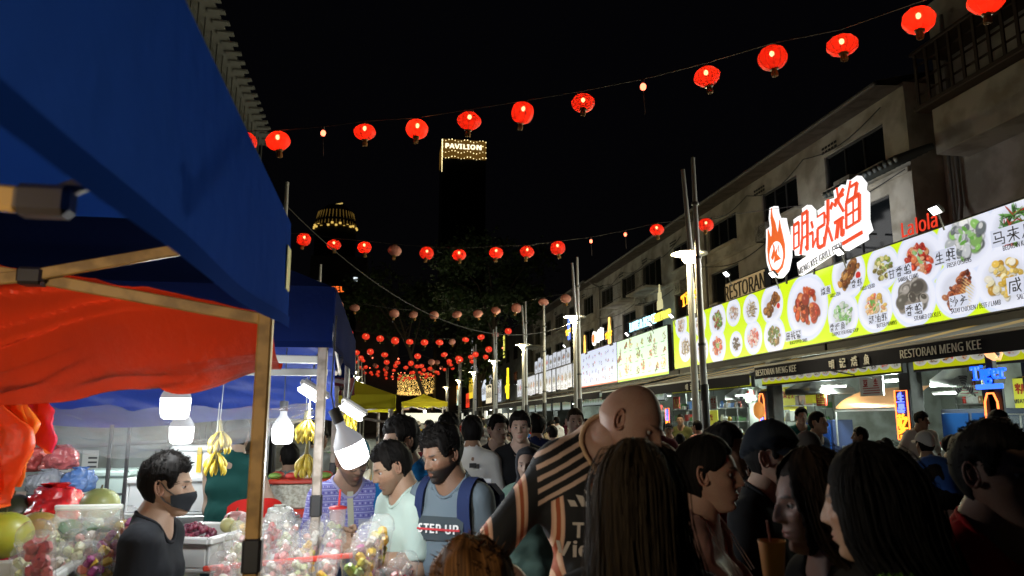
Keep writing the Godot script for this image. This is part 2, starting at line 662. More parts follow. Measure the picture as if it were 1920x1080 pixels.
func head_mb(o: Dictionary, nu: int, nv: int) -> MB:
	var m := MB.new()
	var fem: float = o.get("fem", 0.0)
	var sk: Color = Color(o.skin[0], o.skin[1], o.skin[2])
	var hr: Color = Color(o.hairc[0], o.hairc[1], o.hairc[2])
	var beard: float = o.get("beard", 0.0)
	var bald: bool = o.hair == "bald"
	m.grid(nu, nv, func(u, w):
		var s: float = u * 2.0 - 1.0
		var az: float = PI * (0.45 * s + 0.55 * s * s * s)
		return skull(az, (0.5 - w) * PI, fem), true)
	var lip := Color(sk.r * 0.85, sk.g * 0.48, sk.b * 0.5)
	for k in m.v.size():
		var p := m.v[k]
		var c := sk
		if p.z > 0.02:
			var ax := absf(p.x)
			c = c.lerp(lip, clampf(bump2(p.x, 0.022) * maxf(bump2(p.y + 0.0575, 0.005), bump2(p.y + 0.0685, 0.0055)) * 1.3 - 0.15, 0.0, 0.9))
			c = c.lerp(hr, 0.85 * smoothstep(0.25, 0.6, bump2(ax - 0.031, 0.017) * bump2(p.y - 0.023 - 0.10 * (0.03 - absf(ax - 0.034)) * 0.5, 0.0048)))
			c = c.lerp(Color(sk.r * 0.9, sk.g * 0.62, sk.b * 0.55), 0.35 * bump2(p.x, 0.014) * bump2(p.y + 0.03, 0.012) + 0.25 * bump2(ax - 0.045, 0.02) * bump2(p.y + 0.025, 0.018))
			c = c.lerp(Color(0.02, 0.012, 0.01), 0.8 * smoothstep(0.5, 0.9, bump2(ax - 0.008, 0.004) * bump2(p.y + 0.039, 0.003)))
		if beard > 0.0:
			var jaw := smoothstep(-0.032, -0.052, p.y) * smoothstep(-0.035, 0.0, p.z) * (1.0 - smoothstep(0.3, 0.8, bump2(p.x, 0.02) * bump2(p.y + 0.062, 0.009)))
			jaw = maxf(jaw, smoothstep(0.07, 0.10, bump2(p.z - 0.005, 0.012)) * smoothstep(0.02, -0.01, p.y) * 0.8 * smoothstep(0.05, 0.062, absf(p.x)))
			jaw = maxf(jaw, 0.9 * bump2(p.x, 0.022) * bump2(p.y + 0.0485, 0.0042) * smoothstep(0.04, 0.06, p.z))
			c = c.lerp(hr, clampf(jaw * beard, 0.0, 0.96))
			m.v[k] += m.n[k] * 0.0035 * jaw * beard
		var mot := fnl.get_noise_3d(p.x * 1500.0, p.y * 1500.0, p.z * 1500.0 + nu)
		m.c[k] = c * Color(1.0 + 0.10 * mot, 1.0 + 0.22 * mot, 1.0 + 0.24 * mot)
	# eyes
	for s in [-1.0, 1.0]:
		var at := skull(atan2(s * 0.031, 0.085), 0.04, fem)
		at = Vector3(s * 0.031, 0.003, at.z - 0.0075)
		var i0 := m.v.size()
		m.ball(at, Vector3.ONE * 0.0122, 14, 10, Basis(Vector3.RIGHT, PI / 2))
		for k in range(i0, m.v.size()):
			var q := (m.v[k] - at) / 0.0122
			var rr := Vector2(q.x, q.y).length()
			m.c[k] = Color(0.012, 0.008, 0.006) if q.z > 0.0 and rr < 0.52 else Color(0.62, 0.58, 0.54)
		m.col = Color(sk.r * 0.8, sk.g * 0.7, sk.b * 0.68)
		for lid in [[0.62, 1.0], [-0.75, -1.0]]:
			m.grid(10, 5, func(u, w):
				var a: float = (u - 0.5) * PI
				var e: float = lerpf(lid[0] * (0.45 if lid[1] > 0 else 0.62), lid[1] * PI / 2, w)
				return at + Vector3(sin(a) * cos(e), sin(e), cos(a) * cos(e)) * 0.0136, false, false)
		m.col = sk
		# ear
		var ec := Vector3(s * 0.069, -0.004, -0.006)
		m.col = Color(sk.r * 0.95, sk.g * 0.82, sk.b * 0.8)
		m.grid(16, 8, func(u, w):
			var a: float = u * TAU
			var r := sin(w * PI)
			var e := Vector3(0, cos(a) * (0.029 + 0.004 * sin(a)), sin(a) * -0.016 - cos(a) * 0.006) * r
			var bowl := 0.009 * cos(w * PI) * (1.0 if cos(w * PI) > 0.0 else 0.6) - 0.008 * (bump2(w - 0.0, 0.22))
			return ec + e + Vector3(s * (0.004 + bowl + 0.008 * r * maxf(0.0, -sin(a) * -1.0)), 0, 0), true)
		var rim := []
		for i in 11:
			var a := -0.5 + 4.6 * i / 10.0
			rim.append(ec + Vector3(s * (0.013 + 0.006 * sin(minf(a, PI))), cos(a) * (0.028 + 0.004 * sin(a)), sin(a) * -0.0155 - cos(a) * 0.006))
		m.tube(rim, [0.002, 0.0035, 0.004, 0.004, 0.004, 0.004, 0.004, 0.004, 0.0045, 0.005, 0.003], 6)
		m.tube([ec + Vector3(s * 0.013, 0.012, -0.004), ec + Vector3(s * 0.016, 0.002, -0.007), ec + Vector3(s * 0.014, -0.012, 0.0)], [0.002, 0.004, 0.003], 6)
		m.col = Color.WHITE
	return m


func hair_line(a: float, style: String) -> float:
	# how far down the hair reaches at each azimuth (0 in front, PI at the back)
	match style:
		"long", "bob":
			return lerpf(0.070, -0.10, smoothstep(0.35, 1.05, a)) if a < 1.05 else -0.125
		"bun":
			return lerpf(0.066, 0.012, smoothstep(0.4, 1.15, a)) if a < 1.3 else lerpf(0.012, -0.085, smoothstep(1.35, 2.0, a))
		_:
			if a < 0.75:
				return lerpf(0.064, 0.058, a / 0.75)
			if a < 1.2:
				return lerpf(0.058, -0.004, smoothstep(0.75, 1.1, a))
			if a < 1.45:
				return lerpf(-0.004, 0.026, smoothstep(1.25, 1.42, a))
			return lerpf(0.026, -0.080, smoothstep(1.6, 2.1, a))


func fall(a: float, w: float, ln: float, wide: float, fem: float, out: float) -> Vector3:
	# a point of long hair: over the crown, then straight down behind the shoulders
	var aa := a if a < PI else a - TAU
	var p: Vector3
	if w < 0.42:
		p = skull(aa, lerpf(1.45, 0.02, w / 0.42), fem, false)
		return p + p.normalized() * out
	p = skull(aa, 0.02, fem, false)
	var y := -(w - 0.42) / 0.58 * ln
	var dn := smoothstep(-0.06, -0.22, y)
	p.x = lerpf(p.x, sin(a) * 0.115 * wide, dn) + 0.006 * sin(y * 19.0 + a * 3.0) * dn
	p.z = lerpf(p.z, cos(a) * 0.075 - 0.05, dn) + 0.005 * sin(y * 23.0 + a * 2.0) * dn
	p.y += y
	return p + Vector3(p.x, 0, p.z).normalized() * out


func hair_mb(o: Dictionary, nu: int, nv: int) -> MB:
	var m := MB.new()
	var style: String = o.hair
	var th: float = o.get("thick", 0.022)
	var fem: float = o.get("fem", 0.0)
	var sd: float = o.get("seed", 1.0) * 31.7
	m.grid(nu, nv, func(u, w):
		var az: float = (u * 2.0 - 1.0) * PI
		var p := skull(az, (0.5 - w) * PI, fem, false)
		var line := hair_line(absf(az), style) + 0.008 * fnl.get_noise_2d(az * 190.0, sd)
		var k := smoothstep(-0.008, 0.010, p.y - line)
		var t := th * lerpf(0.28, 1.0, smoothstep(-0.02, 0.085, p.y))
		if style == "long" or style == "bob":
			t = 0.006
		t *= 1.0 + 0.75 * fnl.get_noise_3d(p.x * 900.0 + sd, p.y * 500.0, p.z * 900.0) + 0.25 * fnl.get_noise_3d(p.x * 2600.0, p.y * 1500.0 + sd, p.z * 2600.0)
		return p + p.normalized() * (t * k - 0.007 * (1.0 - k)), true)
	if style == "bun":
		m.ball(Vector3(0, 0.03, -0.125), Vector3(0.042, 0.04, 0.036), 16, 10)
	if style == "long":
		var ln: float = o.get("length", 0.42)
		var wide: float = o.get("spread", 1.0)
		for lay in 2:
			m.grid(64, 34, func(u, w):
				var lo := lerpf(0.2, 1.0, smoothstep(0.0, 0.42, w))
				var a: float = lerpf(lo, TAU - lo, u)
				var q := fnl.get_noise_2d(a * 240.0 + sd, w * 40.0) + 0.5 * fnl.get_noise_2d(a * 900.0 + sd, w * 60.0)
				return fall(a, w * (1.0 + 0.08 * fnl.get_noise_2d(a * 500.0, sd)), ln, wide, fem, (0.019 if lay == 0 else 0.004) * (1.0 + 0.22 * q) * (1.0 - 0.35 * w)), false, false)
		for i in o.get("strands", 160):
			var a := lerpf(1.0, TAU - 1.0, rng.randf())
			var w0 := rng.randf_range(0.0, 0.5)
			var w1 := rng.randf_range(0.7, 1.07)
			var off := rng.randf_range(0.016, 0.025) if i % 7 else rng.randf_range(0.025, 0.042)
			var ph := rng.randf() * 6.0
			var pts := []
			for j in 10:
				var w := lerpf(w0, w1, j / 9.0)
				pts.append(fall(a + 0.03 * sin(ph + w * 6.0), w, ln, wide, fem, off * (0.9 if j else 0.3)))
			m.tube(pts, [0.0004, 0.0011, 0.0013, 0.0013, 0.0013, 0.0013, 0.0012, 0.0011, 0.0008, 0.0003], 3, false)
	elif style in ["short", "crew", "curly"] and o.get("strands", 0) > 0:
		for i in o.strands:
			var az := rng.randf_range(-PI, PI)
			var el := asin(rng.randf_range(0.1, 1.0))
			var p := skull(az, el, fem, false)
			if p.y < hair_line(absf(az), style) + 0.006:
				continue
			var d := p.normalized()
			var dir := (Vector3(rng.randf_range(-0.7, 0.7), 0.2, rng.randf_range(-0.3, 1.0)) + d * 0.25).normalized()
			var q := p + d * th * lerpf(0.3, 0.85, smoothstep(0.0, 0.085, p.y))
			var l := th * rng.randf_range(0.35, 0.9)
			m.tube([q - dir * 0.006, q + dir * l * 0.5, q + dir * l + d * -0.006], [0.0016, 0.0013, 0.0003], 4, false)
	return m


func arm_hand(m: MB, wrist: Vector3, dir: Vector3, palm: Vector3, left: bool, pose: String, sk: Color, scale := 1.0) -> void:
	# dir: from the wrist to the fingers; palm: where the palm looks
	var y := -dir.normalized()
	var x := -(palm - y * palm.dot(y)).normalized()
	var z := x.cross(y)
	var b := Basis(x, y, z) if left else Basis(x, y, -z)
	m.add(hand_mb(pose), Transform3D(b.scaled(Vector3.ONE * scale), wrist), sk)


func person(label: String, tall: float, at: Vector3, turn: float, o: Dictionary, group := "") -> Node3D:
	var root := thing("person", label, "person", at, deg_to_rad(turn), group)
	var s := tall / 1.72
	var fem: float = o.get("fem", 0.0)
	var fat: float = o.get("fat", 0.92)
	var cell: float = o.get("cell", 0.018)
	var sw := (0.163 - 0.022 * fem) * (0.6 + 0.4 * fat)
	var lean: float = o.get("lean", 0.0)
	if not o.has("hairc"):
		o.hairc = [0.012, 0.010, 0.009]
	var sk := Color(o.skin[0], o.skin[1], o.skin[2])
	var bend := func(p: Vector3) -> Vector3:
		var q := p * s
		var h := q.y - 0.95 * s
		if h > 0.0:
			q = Vector3(q.x, 0.95 * s + h * cos(lean), q.z + h * sin(lean)) + Vector3(0, -sin(lean), cos(lean) - 1.0) * q.z
		return q
	var torso := func(g: float, loose: float) -> Array:
		return [
			[bend.call(Vector3(-0.068, 0.93, 0)), bend.call(Vector3(0.068, 0.93, 0)), 0.096 * s * fat + g + loose, 0.096 * s * fat + g + loose, 0.95],
			[bend.call(Vector3(-0.045, 1.10, 0.01 * fat)), bend.call(Vector3(0.045, 1.10, 0.01 * fat)), (0.092 - 0.012 * fem) * s * fat + g + loose, (0.092 - 0.012 * fem) * s * fat + g + loose, 0.88],
			[bend.call(Vector3(-0.072, 1.27, 0)), bend.call(Vector3(0.072, 1.27, 0)), 0.104 * s * (0.5 + 0.5 * fat) + g, 0.104 * s * (0.5 + 0.5 * fat) + g, 0.88],
			[bend.call(Vector3(-sw + 0.03, 1.395, -0.012)), bend.call(Vector3(sw - 0.03, 1.395, -0.012)), 0.060 * s + g, 0.060 * s + g, 1.0],
			[bend.call(Vector3(-0.12, 1.41, -0.02)), bend.call(Vector3(0, 1.475, -0.022)), 0.046 * s + g, 0.05 * s + g, 1.0],
			[bend.call(Vector3(0.12, 1.41, -0.02)), bend.call(Vector3(0, 1.475, -0.022)), 0.046 * s + g, 0.05 * s + g, 1.0],
		] + ([[bend.call(Vector3(-0.07, 1.27, 0.07)), bend.call(Vector3(-0.07, 1.26, 0.075)), 0.055 + g, 0.055 + g, 1.0], [bend.call(Vector3(0.07, 1.27, 0.07)), bend.call(Vector3(0.07, 1.26, 0.075)), 0.055 + g, 0.055 + g, 1.0]] if fem > 0.5 else [])
	var n0: Vector3 = bend.call(Vector3(0, 1.43, -0.02))
	var n1: Vector3 = bend.call(Vector3(0, 1.555, 0.008)) + Vector3(0, -1.0, 0.45) * o.get("stoop", 0.0)
	var nr := (0.058 - 0.010 * fem) * (0.5 + 0.5 * fat)
	var skin: Array = torso.call(0.0, 0.0)
	skin.append([n0, n1, nr * 1.08, nr, 1.0])
	var shirt: Array = torso.call(0.014, 0.016 + 0.01 * o.get("loose", 1.0))
	var sleeve: float = o.get("sleeve", 0.6)
	var hands := []
	for side in [1.0, -1.0]:
		var spec: Array = o.get("arm_l" if side > 0 else "arm_r", [Vector3(side * 0.05, -0.285, -0.03), Vector3(side * 0.055, -0.52, 0.05), "relaxed"])
		var sh: Vector3 = bend.call(Vector3(side * sw, 1.392, -0.012))
		var el: Vector3 = sh + spec[0] * s
		var wr: Vector3 = sh + spec[1] * s
		var am: float = (1.0 - 0.16 * fem) * (0.5 + 0.5 * fat)
		skin.append([sh, el, 0.045 * am, 0.037 * am, 1.0])
		skin.append([el, el.lerp(wr, 0.35), 0.039 * am, 0.040 * am, 1.0])
		skin.append([el.lerp(wr, 0.35), wr, 0.040 * am, 0.026 * am, 1.0])
		hands.append([wr, wr - el, spec[3] if spec.size() > 3 else Vector3(-side, 0, -0.2), side > 0, spec[2]])
		if sleeve > 0.0:
			shirt.append([sh + (sh - el).normalized() * 0.005, sh.lerp(el, minf(sleeve, 1.0)), 0.060 * am, (0.060 if sleeve < 1.0 else 0.056) * am, 1.0, sleeve <= 1.0])
			if sleeve > 1.0:
				shirt.append([el, el.lerp(wr, sleeve - 1.0), 0.055 * am, 0.046 * am, 1.0, true])
	var m := nets(skin, cell, 0.05)
	m.c.fill(sk)
	for h in hands:
		arm_hand(m, h[0], h[1], h[2], h[3], h[4], sk, 0.98 - 0.08 * fem)
	# head
	var hs: float = pow(s, 0.5) * (1.0 - 0.04 * fem) * o.get("big", 1.0)
	var hb := Basis.from_euler(Vector3(deg_to_rad(-o.get("hp", 0.0)) * -1.0, deg_to_rad(o.get("hy", 0.0)), deg_to_rad(o.get("hr", 0.0)))).scaled(Vector3.ONE * hs)
	var pivot := n1 + Vector3(0, -0.02, -0.008)
	var ht := Transform3D(hb, pivot + hb * Vector3(0, 0.085, 0.022))
	var res: int = o.get("res", 40)
	m.add(head_mb(o, res, int(res * 0.85)), ht)
	root.set_meta("label", label)
	part("body", m, paint(1, 1, 1, 0.55, {"vc": true, "tri": 11.0, "tex": "grain", "bump": "weave", "bumps": 0.14, "spec": 0.4}), root)
	if o.hair != "bald" and o.hair != "veil":
		var hm := MB.new()
		hm.add(hair_mb(o, mini(res + 8, 72), int(res * 0.7)), ht)
		part("hair", hm, paint(o.hairc[0] * 1.4, o.hairc[1] * 1.4, o.hairc[2] * 1.4, 0.7, {"tex": streaks(), "uvs": Vector3(3, 1, 1), "spec": 0.22}), root)
	# shirt
	if o.has("shirt"):
		var hem: float = o.get("hem", 0.86) * s
		var carve := [[n0 + Vector3(0, 0.022, 0.012 + o.get("vneck", 0.012)), n1 + Vector3(0, 0.08, 0.03), nr + o.get("collar", 0.016), nr + 0.04, 1.0, false, true]]
		if sleeve <= 0.0 and o.has("straps"):
			carve.append([bend.call(Vector3(0, 1.40, 0.10)), bend.call(Vector3(0, 1.50, 0.16)), 0.105, 0.11, 1.0, false, true])
		var sm := nets(shirt, cell * o.get("fine", 1.0), 0.045, hem, carve)
		var sd: float = o.get("seed", 1.0) * 17.3
		for k in sm.v.size():
			var p := sm.v[k]
			var fold := fnl.get_noise_3d(p.x * 420.0 + sd, p.y * 190.0 + p.x * 160.0, p.z * 420.0)
			var low := smoothstep(1.35 * s, 1.0 * s, p.y)
			var ridge := 0.5 - absf(fnl.get_noise_3d(p.x * 520.0 + p.y * 160.0 + sd, p.y * 420.0 + absf(p.x) * 420.0, p.z * 520.0 + sd)) * 2.0
			sm.v[k] += sm.n[k] * (fold * lerpf(0.004, 0.010, low) + ridge * lerpf(0.002, 0.010, low)) * smoothstep(0.07, 0.15, p.distance_to(n0 + Vector3(0, 0.03, 0)))
		_refresh(sm)
		part("shirt", sm, o.shirt if o.shirt is Material else cloth(o.shirt[0], o.shirt[1], o.shirt[2]), root)
		if o.get("rib", false):
			var ax := (n1 - n0).normalized()
			var ring := []
			ring.resize(28)
			for p in sm.v:
				var q := p - n0
				var d := q - ax * q.dot(ax)
				if d.length() > nr + o.get("collar", 0.016) + 0.03:
					continue
				var b := int(fposmod(atan2(d.x, d.z) / TAU, 1.0) * 28.0)
				if ring[b] == null or q.dot(ax) > (ring[b] - n0).dot(ax):
					ring[b] = p
			var pts := []
			for p in ring:
				if p != null:
					pts.append(p)
			if pts.size() > 12:
				for pass_ in 2:
					var nx2 := []
					for k in pts.size():
						nx2.append((pts[k] * 2.0 + pts[k - 1] + pts[(k + 1) % pts.size()]) * 0.25)
					pts = nx2
				pts.append(pts[0])
				var cm := MB.new()
				cm.tube(pts, 0.008, 8, false)
				var cc: Array = o.get("ribc", o.shirt if o.shirt is Array else [0.3, 0.3, 0.3])
				part("collar", cm, cloth(cc[0], cc[1], cc[2], 6.0), root)
	# trousers: one shape for all, scaled to the person
	if not o.get("seated", false):
		var tr := part("trousers", trousers_mesh(), cloth(o.get("legs", [0.02, 0.022, 0.03])[0], o.get("legs", [0.02, 0.022, 0.03])[1], o.get("legs", [0.02, 0.022, 0.03])[2]), root)
		tr.scale = Vector3(s * (0.4 + 0.6 * fat), s, s * (0.4 + 0.6 * fat))
	root.set_meta("head", ht)
	kept[root] = shirt
	return root


var kept := {}


func front_z(root: Node3D, x: float, y: float) -> float:
	# where the chest of the shirt lies
	var z := 0.34
	while z > -0.1:
		var g := 1.0
		for b in kept[root]:
			var ab: Vector3 = b[1] - b[0]
			var p: Vector3 = Vector3(x, y, z) - b[0]
			var fl: float = b[4]
			ab.z /= fl
			p.z /= fl
			var t := clampf(p.dot(ab) / maxf(ab.length_squared(), 1e-9), 0.0, 1.0)
			var d: float = p.distance_to(ab * t) - b[2] - (b[3] - b[2]) * t
			var h := 0.045 - absf(g - d)
			g = minf(g, d) - (h * h / 0.18 if h > 0.0 else 0.0)
		if g < 0.0:
			return z
		z -= 0.004
	return 0.1


func on_chest(root: Node3D, called: String, m: Mesh, at: Vector2, turn: float, material: Material, lift := 0.006) -> void:
	# lettering or a patch that follows the shirt's front
	var o := MB.new()
	var a := m.surface_get_arrays(0)
	o.v = a[Mesh.ARRAY_VERTEX]
	o.n = a[Mesh.ARRAY_NORMAL]
	o.uv = a[Mesh.ARRAY_TEX_UV]
	o.c.resize(o.v.size())
	o.c.fill(Color.WHITE)
	o.idx = a[Mesh.ARRAY_INDEX]
	for k in o.v.size():
		var p := Vector2(o.v[k].x, o.v[k].y).rotated(turn) + at
		o.v[k] = Vector3(p.x, p.y, front_z(root, p.x, p.y) + lift + o.v[k].z)
	part(called, o, material, root)


func words(s: String, high: float, bold := true) -> TextMesh:
	var t := TextMesh.new()
	var f := SystemFont.new()
	f.font_names = PackedStringArray(["Droid Sans"])
	f.font_weight = 700 if bold else 400
	t.font = f
	t.text = s
	t.font_size = 32
	t.pixel_size = high / 23.0
	t.depth = 0.002
	t.curve_step = 2.0
	return t


func strap(root: Node3D, pts: Array, wide: float, m: Material, called := "backpack_strap") -> void:
	# a webbing band over the shirt's front; pts are (x, y)
	var o := MB.new()
	var q := []
	for p in pts:
		q.append(p if p is Vector3 else Vector3(p.x, p.y, front_z(root, p.x, p.y) + 0.012))
	var n := q.size()
	for s in [0.0, 0.008]:
		o.grid(3, (n - 1) * 3, func(u, w):
			var f: float = w * (n - 1)
			var i := mini(int(f), n - 2)
			var p: Vector3 = q[i].cubic_interpolate(q[i + 1], q[maxi(i - 1, 0)], q[mini(i + 2, n - 1)], f - i)
			var d: Vector3 = (q[i + 1] - q[i]).normalized()
			var side := d.cross(Vector3(0, 0.4, 1)).normalized()
			return p + side * (u - 0.5) * wide + Vector3(0, s * 0.5, s), false, false)
	part(called, o, m, root)


func _refresh(m: MB) -> void:
	var nn := PackedVector3Array()
	nn.resize(m.v.size())
	for t in range(0, m.idx.size(), 3):
		var a := m.v[m.idx[t]]
		var fn := (m.v[m.idx[t + 2]] - a).cross(m.v[m.idx[t + 1]] - a)
		for k in 3:
			nn[m.idx[t + k]] += fn
	for k in nn.size():
		var q := nn[k].normalized()
		m.n[k] = q if q.length_squared() > 0.5 else m.n[k]


func trousers_mesh() -> ArrayMesh:
	if not texs.has("trousers"):
		var b := [[Vector3(-0.075, 0.92, 0), Vector3(0.075, 0.92, 0), 0.118, 0.118, 0.9]]
		for s in [-1.0, 1.0]:
			b.append([Vector3(s * 0.09, 0.88, 0), Vector3(s * 0.105, 0.48, 0.015 * s), 0.094, 0.070, 1.0])
			b.append([Vector3(s * 0.105, 0.48, 0.015 * s), Vector3(s * 0.11, 0.10, -0.02), 0.070, 0.062, 1.0])
			b.append([Vector3(s * 0.11, 0.055, -0.04), Vector3(s * 0.125, 0.04, 0.14), 0.048, 0.038, 1.0])
		texs["trousers"] = nets(b, 0.026, 0.04).mesh()
	return texs["trousers"]


func cap_hat(root: Node3D, r: float, g: float, b: float, brim := true, low := 0.030) -> MeshInstance3D:
	# a baseball cap on the person's own head
	var ht: Transform3D = root.get_meta("head")
	var m := MB.new()
	m.grid(48, 26, func(u, w):
		var az: float = (u * 2.0 - 1.0) * PI
		var p := skull(az, (0.5 - w) * PI, 0.0, false)
		var line := low + 0.016 * cos(az) - 0.03 * smoothstep(2.0, PI, absf(az))
		var k := smoothstep(-0.004, 0.004, p.y - line)
		var t := 0.017 + 0.010 * smoothstep(0.03, 0.09, p.y)
		return p + p.normalized() * (t * k - 0.012 * (1.0 - k)), true)
	if brim:
		for lay in [0.0, 0.004]:
			m.grid(18, 6, func(u, w):
				var a: float = lerpf(-1.15, 1.15, u)
				var p := skull(a, 0.5, 0.0, false)
				var rr: float = lerpf(0.0, 0.085 * sqrt(maxf(0.0, 1.0 - pow(absf(a) / 1.2, 2.4))) + 0.01, w)
				return Vector3(p.x * 1.12, low + 0.018 - 0.020 * a * a + lay - w * 0.012, p.z * 1.06 + rr), false, false)
		m.ball(Vector3(0, 0.139, -0.006), Vector3(0.009, 0.005, 0.009), 10, 6)
	var w := MB.new()
	w.add(m, ht)
	return part("cap", w, cloth(r, g, b, 6.0), root)


func veil_hat(root: Node3D, r: float, g: float, b: float) -> void:
	# a headscarf: round the face, over the shoulders
	var ht: Transform3D = root.get_meta("head")
	var m := MB.new()
	m.grid(48, 34, func(u, w):
		var az: float = (u * 2.0 - 1.0) * PI
		var y: float = lerpf(0.135, -0.30, w)
		var p := skull(az, asin(clampf(y / 0.118, -0.6, 1.0)), 0.5, false)
		p.y = y
		var dn := smoothstep(-0.07, -0.26, y)
		p.x = lerpf(p.x * (1.16 if y < 0.1 else 1.0), sin(az) * 0.17, dn)
		p.z = lerpf(p.z * 1.16, cos(az) * 0.125 - 0.02, dn)
		var open := bump2(az, 0.62) * smoothstep(-0.115, -0.09, y) * smoothstep(0.085, 0.06, y)
		p.z -= open * 0.06
		p.x *= 1.0 + open * 0.2
		var q: float = 0.006 * fnl.get_noise_3d(p.x * 500.0, y * 300.0, p.z * 500.0) * (0.4 + w)
		return p + Vector3(p.x, 0, p.z).normalized() * q, true, false)
	var w := MB.new()
	w.add(m, Transform3D(ht.basis, ht.origin))
	part("headscarf", w, cloth(r, g, b, 5.0), root)


# ---------------------------------------------------------------- printed pictures of dishes
class Print:
	var w: int
	var h: int
	var d := PackedByteArray()
	var r := RandomNumberGenerator.new()

	func _init(ww: int, hh: int, bg: Color) -> void:
		w = ww
		h = hh
		d.resize(w * h * 3)
		r.seed = 11
		for i in w * h:
			d[i * 3] = int(bg.r8)
			d[i * 3 + 1] = int(bg.g8)
			d[i * 3 + 2] = int(bg.b8)

	func oval(cx: float, cy: float, rx: float, ry: float, a: float, c: Color, soft := 0.06) -> void:
		var m := maxf(rx, ry)
		var ca := cos(a)
		var sa := sin(a)
		for y in range(maxi(0, int(cy - m)), mini(h, int(cy + m) + 2)):
			for x in range(maxi(0, int(cx - m)), mini(w, int(cx + m) + 2)):
				var dx := x - cx
				var dy := y - cy
				var q := sqrt(pow((dx * ca + dy * sa) / rx, 2) + pow((dy * ca - dx * sa) / ry, 2))
				if q < 1.0:
					var k := clampf((1.0 - q) / soft, 0.0, 1.0) * c.a
					var i := (y * w + x) * 3
					d[i] = int(lerpf(d[i], c.r8, k))
					d[i + 1] = int(lerpf(d[i + 1], c.g8, k))
					d[i + 2] = int(lerpf(d[i + 2], c.b8, k))

	func rect(x0: int, y0: int, x1: int, y1: int, c: Color) -> void:
		for y in range(maxi(0, y0), mini(h, y1)):
			for x in range(maxi(0, x0), mini(w, x1)):
				var i := (y * w + x) * 3
				d[i] = c.r8
				d[i + 1] = c.g8
				d[i + 2] = c.b8

	func dish(cx: float, cy: float, rad: float, kind: String, plate := Color(0.9, 0.92, 0.98)) -> void:
		# a plate and what is heaped on it
		var pal: Array = {
			"n": ["c9a06a", "e0c08a", "8a5a2a", "f0dcb0"], "w": ["e8d8c8", "cfa890", "f2ece0", "b07860"], "v": ["4f8a30", "7a3a20", "b8c850", "d8c0a0", "8a2a18"], "f": ["7a3a14", "b06a24", "d89040", "4a1e0a"],
			"o": ["f08030", "d86020", "f0b060", "b03818"], "r": ["d03020", "f05030", "a01810", "f08050", "e8a070"], "k": ["2a1c18", "4a342c", "6a4a3c", "181010"], "p": ["e83838", "f8b0a0", "f06050", "ffe0d8"],
			"b": ["6a4420", "8a6a30", "5a7a30", "a88048"], "c": ["c02c18", "8a1a0c", "e85828", "f08040", "6a1008"], "s": ["e8dc90", "c8c060", "6a5a20", "f8f4d8", "88a040"], "g": ["58a848", "88c870", "d0e8c8", "a0c8a0", "e8f0e8"],
			"u": ["f0a060", "f8c890", "e86848", "f8e0b0", "e0b040"], "K": ["8a8078", "b0a8a0", "68605a", "c8c0b8", "403a36"], "y": ["b8bcc0", "d8dce0", "70787c", "8cc860", "f0f0f0"], "t": ["7a2a18", "a04428", "c86838", "4a1410"],
			"G": ["3a7828", "58983a", "2a5a1c", "78b050", "c83020"], "e": ["e8b83c", "f0d070", "f8ecc0", "d89820", "f8f0dc"],
		}.get(kind, ["c08040", "e0b070", "904820"])
		if plate.a > 0.0:
			oval(cx, cy, rad * 1.28, rad * 1.2, 0.2, plate, 0.05)
			oval(cx, cy + rad * 0.06, rad * 1.05, rad * 0.95, 0.2, plate.darkened(0.1), 0.3)
		var n := int(clampf(rad * 1.3, 9, 70))
		var sq := 0.42 if kind == "K" else 0.3
		for i in n:
			var a := r.randf() * TAU
			var q := sqrt(r.randf()) * 0.78
			var px := cx + cos(a) * q * rad * 0.95
			var py := cy + sin(a) * q * rad * 0.85
			if kind == "f" or kind == "t":
				# long things laid on the slant
				var u := r.randf_range(-0.85, 0.85)
				var v := r.randf_range(-0.3, 0.3)
				px = cx + (u * 0.8 + v * 0.5) * rad
				py = cy + (-u * 0.65 + v * 0.8) * rad
			var c := Color(pal[r.randi() % pal.size()])
			c = c.lightened(r.randf() * 0.15).darkened(r.randf() * 0.2)
			var s := rad * r.randf_range(0.10, sq) * (1.0 if kind in ["c", "K", "y", "f"] else 0.75)
			var th := s * (r.randf_range(0.5, 1.0) if kind != "n" and kind != "G" else r.randf_range(0.12, 0.25))
			if kind == "n" or kind == "G":
				s *= 2.0
			oval(px + s * 0.12, py + s * 0.16, s, th, a * 3.0, c.darkened(0.55), 0.5)
			oval(px, py, s, th, a * 3.0, c, 0.25)
			oval(px - s * 0.2, py - th * 0.25, s * 0.35, th * 0.3, a * 3.0, Color(1, 1, 0.95, 0.45), 0.9)
		if kind == "f":
			oval(cx + rad * 0.75, cy + rad * 0.2, rad * 0.26, rad * 0.26, 0, Color("f0e8e8"), 0.2)
			oval(cx + rad * 0.75, cy + rad * 0.2, rad * 0.2, rad * 0.2, 0, Color("d02828"), 0.2)
		if kind == "r" or kind == "y" or kind == "u":
			for i in 7:
				oval(cx + r.randf_range(-0.25, 0.25) * rad, cy + r.randf_range(-0.35, 0.15) * rad, rad * 0.17, rad * 0.08, r.randf() * 3.0, Color("5a9838").lightened(r.randf() * 0.4), 0.3)
		if kind == "t":
			for i in 8:
				oval(cx + rad * (0.55 + 0.05 * i - 0.3), cy + rad * (0.55 - 0.12 * i + 0.1), rad * 0.5, rad * 0.015 + 0.8, 0.75, Color("d8c080"), 0.5)

	func tex() -> ImageTexture:
		return ImageTexture.create_from_image(Image.create_from_data(w, h, false, Image.FORMAT_RGB8, d))


